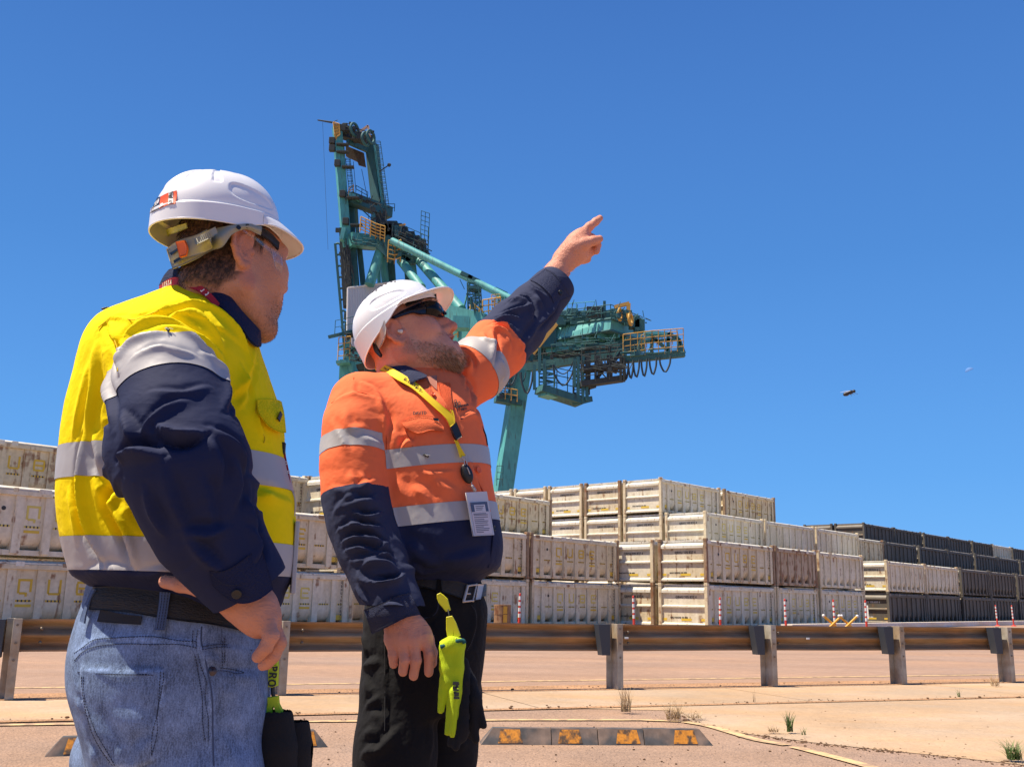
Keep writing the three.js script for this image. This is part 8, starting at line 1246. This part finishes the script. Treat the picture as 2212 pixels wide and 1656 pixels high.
  part(hat2.t, 'sweat_band', h2([E([[800, 470], [950, 395], [1060, 335], [1150, 335], [1190, 370]]), E([[815, 500], [955, 440], [1075, 385], [1150, 380], [1192, 405]]), E([[830, 524], [960, 474], [1090, 428], [1150, 428], [1194, 440]])], 0.012, 30, 8, 0.004), M.blackPlastic);
  part(hat2.t, 'nape_strap', h2([E([[560, 690], [530, 780], [470, 900], [445, 980]]), E([[585, 790], [575, 870], [545, 960], [500, 1040]])], 0.010, 24, 6, 0.003), M.strapPale); part(hat2.t, 'ratchet', h2([E([[425, 960], [450, 1060], [520, 1140]]), E([[470, 990], [500, 1060], [530, 1110]])], 0.012, 12, 6, 0.006), M.blackPlastic);
  { const p = onSDF(m2.head, ...ze(985, 375), 0.03, 2.1, 2.7); part(hat2.t, 'clip', cbox(0, 0, 0, 0.03, 0.012, 0.01, 0.003).applyMatrix4(frameOn(p, F2, R2)), M.helmet); const p2 = onSDF(m2.head, ...ze(800, 462), 0.025, 2.1, 2.7); part(hat2.t, 'clip', cbox(0, 0, 0, 0.012, 0.012, 0.01, 0.003).applyMatrix4(frameOn(p2, F2, R2)), M.helmet); }
  { const s2 = geoSurvey(hat2.t.children[0].geometry); for (const [x, y] of [[410, 335], [455, 320], [530, 262], [575, 240], [645, 215], [690, 208]]) { const p = liftOn(s2, ...ze(x, y), 0.0004), n = s2.normal(...ze(x, y)); part(hat2.t, 'vent', new THREE.CylinderGeometry(0.0032, 0.0032, 0.0012, 10).rotateX(Math.PI / 2).applyMatrix4(frameOn(p, V(1, 0, 0), n)), M.blackPlastic); } }
  rebase(hat2.t, m2.ho.clone());
  const sg = thing('sunglasses', 'dark wraparound safety sunglasses on the pointing man', 'glasses'); M.smoke = pmat({ color: rgb(0.006, 0.006, 0.007), roughness: 0.08, specularIntensity: 0.45 }); M.frameBlack = pmat({ color: rgb(0.006, 0.008, 0.016), roughness: 0.25 });
  part(sg, 'temple', h2([Z([[95, 378], [330, 238], [560, 132], [760, 52], [860, 25]]), Z([[120, 392], [350, 285], [560, 210], [740, 180], [850, 165]]), Z([[165, 405], [380, 330], [560, 285], [700, 312], [850, 318]])], [0.005, 0.007, 0.006], 40, 10, 0.0035), M.frameBlack);
  part(sg, 'lens', cloth([[[835, 28, 2.338], [930, 16, 2.338], [1060, 34, 2.345], [1170, 120, 2.362], [1240, 250, 2.384]], [[830, 165, 2.332], [940, 168, 2.331], [1060, 190, 2.336], [1165, 245, 2.352], [1250, 310, 2.38]], [[835, 318, 2.336], [930, 326, 2.338], [1000, 338, 2.342], [1110, 374, 2.356], [1250, 366, 2.382]]].map((r) => r.map(([x, y, d]) => at(...zf(x, y), d))), 36, 24, 0.003), M.smoke);
  part(sg, 'bridge', h2([Z([[1238, 235], [1275, 262], [1305, 300]]), Z([[1248, 320], [1275, 318], [1300, 318]])], 0.006, 8, 6, 0.003), M.frameBlack);
  rebase(sg, m2.ho.clone().addScaledVector(F2, 0.08));
  { const p = onSDF(m2.head, ...zf(278, 700), 0.0, 2.1, 2.6); const o = single('ear_plug', 'small white ear plug in the ear of the pointing man', 'ear plug', [new THREE.CapsuleGeometry(0.0034, 0.006, 6, 12).rotateZ(1.2), new THREE.SphereGeometry(0.0042, 10, 8).scale(1, 1, 0.6).translate(0.003, 0.001, 0.002)].map((g) => g.translate(p.x, p.y, p.z + 0.002)), mat({ color: rgb(0.75, 0.72, 0.66), roughness: 0.7 })); rebase(o, p); }
  // yellow lanyard, reel, card
  const l2 = thing('lanyard', 'yellow lanyard with a reel and clear card holder on the orange shirt', 'lanyard'), so2 = (p, e) => onSDF(m2.F, p[0], p[1], e, 2.0, 2.8), A = (l, e) => l.map(([x, y]) => so2(za(x, y), e));
  const top = [[556, 105, 2.43], [600, 100, 2.365], [660, 125, 2.325]].map(([x, y, d]) => at(...za(x, y), d)), bot = [[556, 150, 2.43], [590, 150, 2.36], [640, 172, 2.318]].map(([x, y, d]) => at(...za(x, y), d));
  const LA = [...top, ...A([[760, 180], [860, 245], [950, 330], [1040, 405], [1120, 475], [1142, 540]], 0.012)], LBt = [...bot, ...A([[720, 222], [815, 275], [900, 345], [985, 420], [1075, 505], [1105, 565]], 0.012)];
  part(l2, 'strap', cloth([LA, LBt], 70, 5, 0.0018), M.yellowTape); part(l2, 'strap', cloth([A([[1150, 640], [1185, 720], [1218, 775]], 0.012), A([[1138, 665], [1160, 730], [1178, 792]], 0.012)], 20, 4, 0.0018), M.yellowTape); part(l2, 'strap', cloth([A([[1108, 440], [1122, 480], [1132, 540]], 0.009), A([[1122, 440], [1134, 480], [1142, 530]], 0.009)], 14, 3, 0.0018), M.yellowTape);
  { const c = new THREE.CatmullRomCurve3(LA.map((p, i) => p.clone().lerp(LBt[i], 0.5))), out = []; [['R', 0.545], ['U', 0.58], ['O', 0.615], ['K', 0.65], ['?', 0.68]].forEach(([ch, t]) => { const p = c.getPointAt(t), d = c.getTangentAt(t), n = V(-0.25, 0.05, 1).normalize(); out.push(textGeo(ch, 0.0095, 0.0008).applyMatrix4(frameOn(p.clone().addScaledVector(n, 0.0022), d, n))); }); [...'TALK'].forEach((ch, i) => { const t = 0.27 + i * 0.022, p = c.getPointAt(t), d = c.getTangentAt(t), n = V(-0.3, 0.2, 1).normalize(); out.push(textGeo(ch, 0.0042, 0.0008).applyMatrix4(frameOn(p.clone().addScaledVector(n, 0.0022), d, n))); }); part(l2, 'print', out, M.blackPaint); }
  part(l2, 'buckle', cloth([A([[1145, 530], [1170, 590], [1188, 640]], 0.016), A([[1108, 565], [1125, 620], [1150, 665]], 0.016)], 10, 6, 0.008), M.blackPlastic);
  part(l2, 'hook', [tube(A([[1195, 780], [1200, 800], [1215, 812], [1222, 770]], 0.014), 0.0012, 6, 16), tube(A([[1205, 800], [1212, 840], [1225, 880], [1232, 860], [1222, 810]], 0.014), 0.0014, 6, 20)], M.steelBright);
  part(l2, 'reel', (() => { const p = so2(za(1228, 910), 0.012); return new THREE.SphereGeometry(0.0155, 18, 14).scale(0.85, 1.5, 0.45).rotateZ(0.35).translate(p.x, p.y, p.z); })(), M.blackPlastic); part(l2, 'reel_bar', tube(A([[1230, 862], [1240, 885], [1250, 912]], 0.023), 0.0016, 6, 8), M.steelBright);
  part(l2, 'chain', [tube(A([[1255, 950], [1262, 975], [1268, 1000], [1278, 1020]], 0.016), 0.0013, 6, 16), ...A([[1268, 1002], [1278, 1018], [1285, 1030]], 0.017).map((p) => new THREE.SphereGeometry(0.0042, 8, 6).translate(p.x, p.y, p.z))], M.steelBright);
  const card = (x0, y0, x1, y1, e) => { const c = (s, t) => [lerp(1218, 1372, s) + lerp(0, 55, t), lerp(1048, 1368, t) - 8 * s]; return [c(x0, y0), c(x1, y0), c(x0, y1), c(x1, y1)].map((q) => so2(za(...q), e)); }, flat = (x0, y0, x1, y1, e, th) => { const c = [card(0, 0, 1, 1, 0.022)][0], P4 = (s, t) => c[0].clone().lerp(c[1], s).lerp(c[2].clone().lerp(c[3], s), t), n = c[1].clone().sub(c[0]).cross(c[0].clone().sub(c[2])).normalize(), O = (s, t) => P4(s, t).addScaledVector(n, e); return cloth([[O(x0, y0), O(x1, y0)], [O(x0, (y0 + y1) / 2), O(x1, (y0 + y1) / 2)], [O(x0, y1), O(x1, y1)]], 2, 4, th); };
  part(l2, 'card_holder', flat(0, 0, 1, 1, 0, 0.0035), pmat({ color: rgb(0.55, 0.53, 0.54), roughness: 0.25, clearcoat: 0.5 })); part(l2, 'card', flat(0.1, 0.24, 0.9, 0.96, 0.0024, 0.0008), mat({ color: rgb(0.62, 0.57, 0.60), roughness: 0.4 })); part(l2, 'card_header', flat(0.1, 0.24, 0.9, 0.46, 0.0032, 0.0004), mat({ color: rgb(0.08, 0.10, 0.16), roughness: 0.4 })); part(l2, 'card_label', flat(0.24, 0.3, 0.76, 0.46, 0.0038, 0.0004), mat({ color: rgb(0.62, 0.60, 0.62), roughness: 0.4 }));
  part(l2, 'card_print', [[0.5, 0.7], [0.53, 0.8], [0.58, 0.78], [0.63, 0.55], [0.67, 0.76], [0.71, 0.7], [0.76, 0.72], [0.8, 0.45], [0.84, 0.76], [0.88, 0.7], [0.92, 0.4]].map(([y, w]) => flat(0.16, y, 0.16 + w * 0.85, y + 0.014, 0.0034, 0.0003)), mat({ color: rgb(0.12, 0.12, 0.15) })); part(l2, 'card_print', [0.33, 0.37, 0.41].map((y, i) => flat(0.3, y, 0.7 - i * 0.05, y + 0.014, 0.0044, 0.0003)), mat({ color: rgb(0.1, 0.1, 0.14) }));
  rebase(l2, so2(za(1000, 400), 0.012));
  // lime clip, lime and black gloves
  const g2 = (x, y, d = 2.16) => at(...zb(x, y), d), c2 = thing('glove_clip', 'bright yellow double glove clip on the black leather belt', 'clip'), plate2 = (pts, th, d = 2.16) => { const s = new THREE.Shape(pts.map(([x, y]) => { const p = g2(x, y, d); return new THREE.Vector2(p.x, p.y); })); return new THREE.ExtrudeGeometry(s, { depth: th, bevelEnabled: true, bevelSize: 0.001, bevelThickness: 0.001, bevelSegments: 1 }).translate(0, 0, -d - th / 2); };
  M.clipYellow = pmat({ color: rgb(0.72, 0.66, 0.01), roughness: 0.55 });
  part(c2, 'belt_hook', plate2([[858, 340], [880, 328], [905, 345], [935, 375], [956, 455], [925, 466], [905, 440], [870, 400], [860, 370]], 0.008, 2.20), M.clipYellow); part(c2, 'cord', tube([g2(940, 455, 2.195), g2(946, 490, 2.18), g2(950, 515, 2.16)], 0.0016, 6, 8), M.blackPlastic);
  part(c2, 'jaw', plate2([[930, 512], [970, 505], [1000, 560], [1032, 650], [1010, 662], [985, 655], [985, 600], [975, 660], [940, 672], [930, 610]], 0.010), M.clipYellow); part(c2, 'jaw_tip', plate2([[955, 680], [1000, 672], [1000, 720], [962, 728]], 0.008, 2.14), M.clipYellow);
  rebase(c2, g2(945, 480));
  const K2 = (l) => l.map(([x, y, d, r]) => [g2(x, y, d), r]);
  M.limeKnit = pmat({ color: rgb(0.50, 0.66, 0.005), roughness: 0.85, bumpMap: withRepeat(T.weave, 50, 50), bumpScale: 0.0006 });
  const lg = glove('lime yellow work glove with dark green cuff hanging fingers down', [[K2([[920, 725, 2.15, 0.013], [965, 720, 2.145, 0.017], [1030, 715, 2.15, 0.012]])], [K2([[925, 755, 2.15, 0.017], [935, 900, 2.15, 0.016], [950, 1010, 2.15, 0.016]])], [K2([[1012, 740, 2.15, 0.015], [1008, 900, 2.15, 0.014], [1000, 1080, 2.15, 0.014]])], [K2([[915, 1000, 2.15, 0.012], [900, 1100, 2.15, 0.010], [882, 1220, 2.15, 0.008]])], [K2([[975, 1080, 2.148, 0.013], [952, 1240, 2.147, 0.0078], [936, 1395, 2.147, 0.0066]]), 0.002], [K2([[990, 1080, 2.14, 0.012], [984, 1250, 2.138, 0.0076], [972, 1412, 2.138, 0.0066]]), 0.002], [K2([[1010, 1080, 2.15, 0.012], [1016, 1240, 2.15, 0.0076], [1008, 1390, 2.15, 0.0066]]), 0.002]], V(g2(840, 1450, 2.15).x, g2(840, 1450, 2.15).y, -2.19), V(g2(1090, 690, 2.15).x, g2(1090, 680, 2.15).y, -2.11), 2.15, M.limeKnit);
  { const o = lg.position; part(lg, 'cuff_edge', tube([[880, 738], [920, 728], [965, 716], [1010, 695], [1058, 690], [1066, 712]].map(([x, y]) => g2(x, y, 2.135)), 0.0045, 6, 24).translate(-o.x, -o.y, -o.z), mat({ color: rgb(0.01, 0.09, 0.09), roughness: 0.9 })); part(lg, 'print', [[1000, 1010, 0.012, 0.003], [1000, 1022, 0.014, 0.003], [992, 1050, 0.009, 0.006], [1008, 1040, 0.006, 0.006], [1000, 1068, 0.012, 0.003], [990, 1085, 0.004, 0.004], [1005, 1100, 0.01, 0.008], [1005, 1128, 0.012, 0.004]].map(([x, y, w, h]) => { const p = g2(x, y, 2.127); return box(p.x - o.x, p.y - o.y, p.z - o.z, w, h, 0.002); }), M.blackPaint); }
  glove('black glove hanging right beside the lime glove', [[K2([[1055, 860, 2.17, 0.012], [1062, 1000, 2.165, 0.018], [1060, 1200, 2.16, 0.019], [1050, 1330, 2.155, 0.016]])], [K2([[1050, 1330, 2.15, 0.012], [1010, 1440, 2.145, 0.0088], [1000, 1505, 2.145, 0.0078]]), 0.002], [K2([[1030, 1330, 2.155, 0.012], [980, 1420, 2.152, 0.0088], [955, 1475, 2.152, 0.0078]]), 0.002], [K2([[1065, 1330, 2.155, 0.013], [1062, 1400, 2.152, 0.010], [1050, 1440, 2.152, 0.008]]), 0.002]], V(g2(920, 1540, 2.15).x, g2(920, 1545, 2.15).y, -2.21), V(g2(1110, 830, 2.15).x, g2(1110, 830, 2.15).y, -2.11), 2.15, M.blackKnit);
  glove('black glove behind, with one finger poking out to the right', [[K2([[1055, 850, 2.19, 0.008], [1110, 1010, 2.185, 0.014], [1135, 1140, 2.18, 0.017]])], [K2([[1140, 1120, 2.18, 0.012], [1180, 1220, 2.18, 0.0088], [1212, 1340, 2.18, 0.0072]]), 0.002], [K2([[1120, 1150, 2.18, 0.014], [1130, 1300, 2.18, 0.011], [1152, 1450, 2.18, 0.0082]]), 0.002], [K2([[1110, 1150, 2.19, 0.013], [1115, 1300, 2.19, 0.010], [1120, 1420, 2.19, 0.0078]]), 0.002]], V(g2(1020, 1490, 2.18).x, g2(1020, 1490, 2.18).y, -2.23), V(g2(1250, 820, 2.18).x, g2(1250, 820, 2.18).y, -2.14), 2.18, M.blackKnit);
}
// ---------------------------------------------------------------- flies, day moon
function fly(u, v, d, label, s, turn) {
  const t = thing('fly', label, 'fly', 'bush flies'), m = pmat({ color: rgb(0.03, 0.026, 0.022), roughness: 0.5 });
  part(t, 'body', [new THREE.SphereGeometry(0.0013, 10, 8).scale(1, 0.9, 0.9).translate(0.0026, 0, 0), new THREE.SphereGeometry(0.0017, 10, 8).scale(1.1, 0.9, 0.9), new THREE.SphereGeometry(0.0018, 10, 8).scale(1.5, 0.85, 0.9).translate(-0.0034, -0.0002, 0)], m);
  for (const k of [-1, 1]) { const w = new THREE.Shape(); w.ellipse(-0.003, 0, 0.0032, 0.0012, 0, 6.283); part(t, 'wing', new THREE.ShapeGeometry(w, 8).rotateX(-Math.PI / 2).rotateY(k * 0.5).translate(-0.0006, 0.0015, k * 0.001), pmat({ color: rgb(0.55, 0.52, 0.5), roughness: 0.3, transparent: true, opacity: 0.55, side: THREE.DoubleSide })); for (const x of [-0.001, 0.0005, 0.002]) part(t, 'leg', rod(V(x, -0.0008, k * 0.001), V(x * 1.6, -0.0024, k * 0.0032), 0.00012, 0.0001, 4), m); }
  t.scale.setScalar(s); t.position.copy(d === null ? M1hit(u, v) : at(u, v, d)); t.rotation.set(0.2, turn, 0.3); return t;
}
const M1hit = (u, v) => onSDF(M1.shirtF, u, v, 0.006, 1.4, 2.0);
fly(228, 665, 1.95, 'small dark fly in the air left of the yellow shoulder', 1.5, 0.4);
fly(361, 710, null, 'fly resting on the yellow shoulder with folded wings', 1.6, 2.2);
fly(126, 1070, 1.74, 'fly hovering left of the yellow shirt side', 1.6, 0.8);
{ const p = M2.on([919, 983], 0.005); const f = fly(919, 983, 2.2, 'pale fly on the grey chest tape of the orange shirt', 1.6, 2.6); f.position.copy(p); }
fly(1838, 847, 0.55, 'fly hanging in the open sky right of the crane', 0.8, 0.2);
{ // only the sunlit part of the moon's globe, sky haze put into its blue
  const g0 = new THREE.SphereGeometry(15, 64, 48).toNonIndexed(), p = g0.attributes.position.array, keep = [], sd = sun.position.clone().normalize();
  for (let i = 0; i < p.length; i += 9) { const c = V(p[i] + p[i + 3] + p[i + 6], p[i + 1] + p[i + 4] + p[i + 7], p[i + 2] + p[i + 5] + p[i + 8]).normalize(); if (c.dot(sd) > 0.3 && c.z > -0.1) keep.push(...p.slice(i, i + 9)); }
  const g = new THREE.BufferGeometry(); g.setAttribute('position', new THREE.Float32BufferAttribute(keep, 3)); g.computeVertexNormals();
  const o = single('moon', 'faint pale half moon low in the blue sky at right', 'moon', g, mat({ color: rgb(0.10, 0.215, 0.46), roughness: 1, side: THREE.DoubleSide })); o.position.copy(at(2096, 803, 3200));
}
renderer.render(scene, camera);
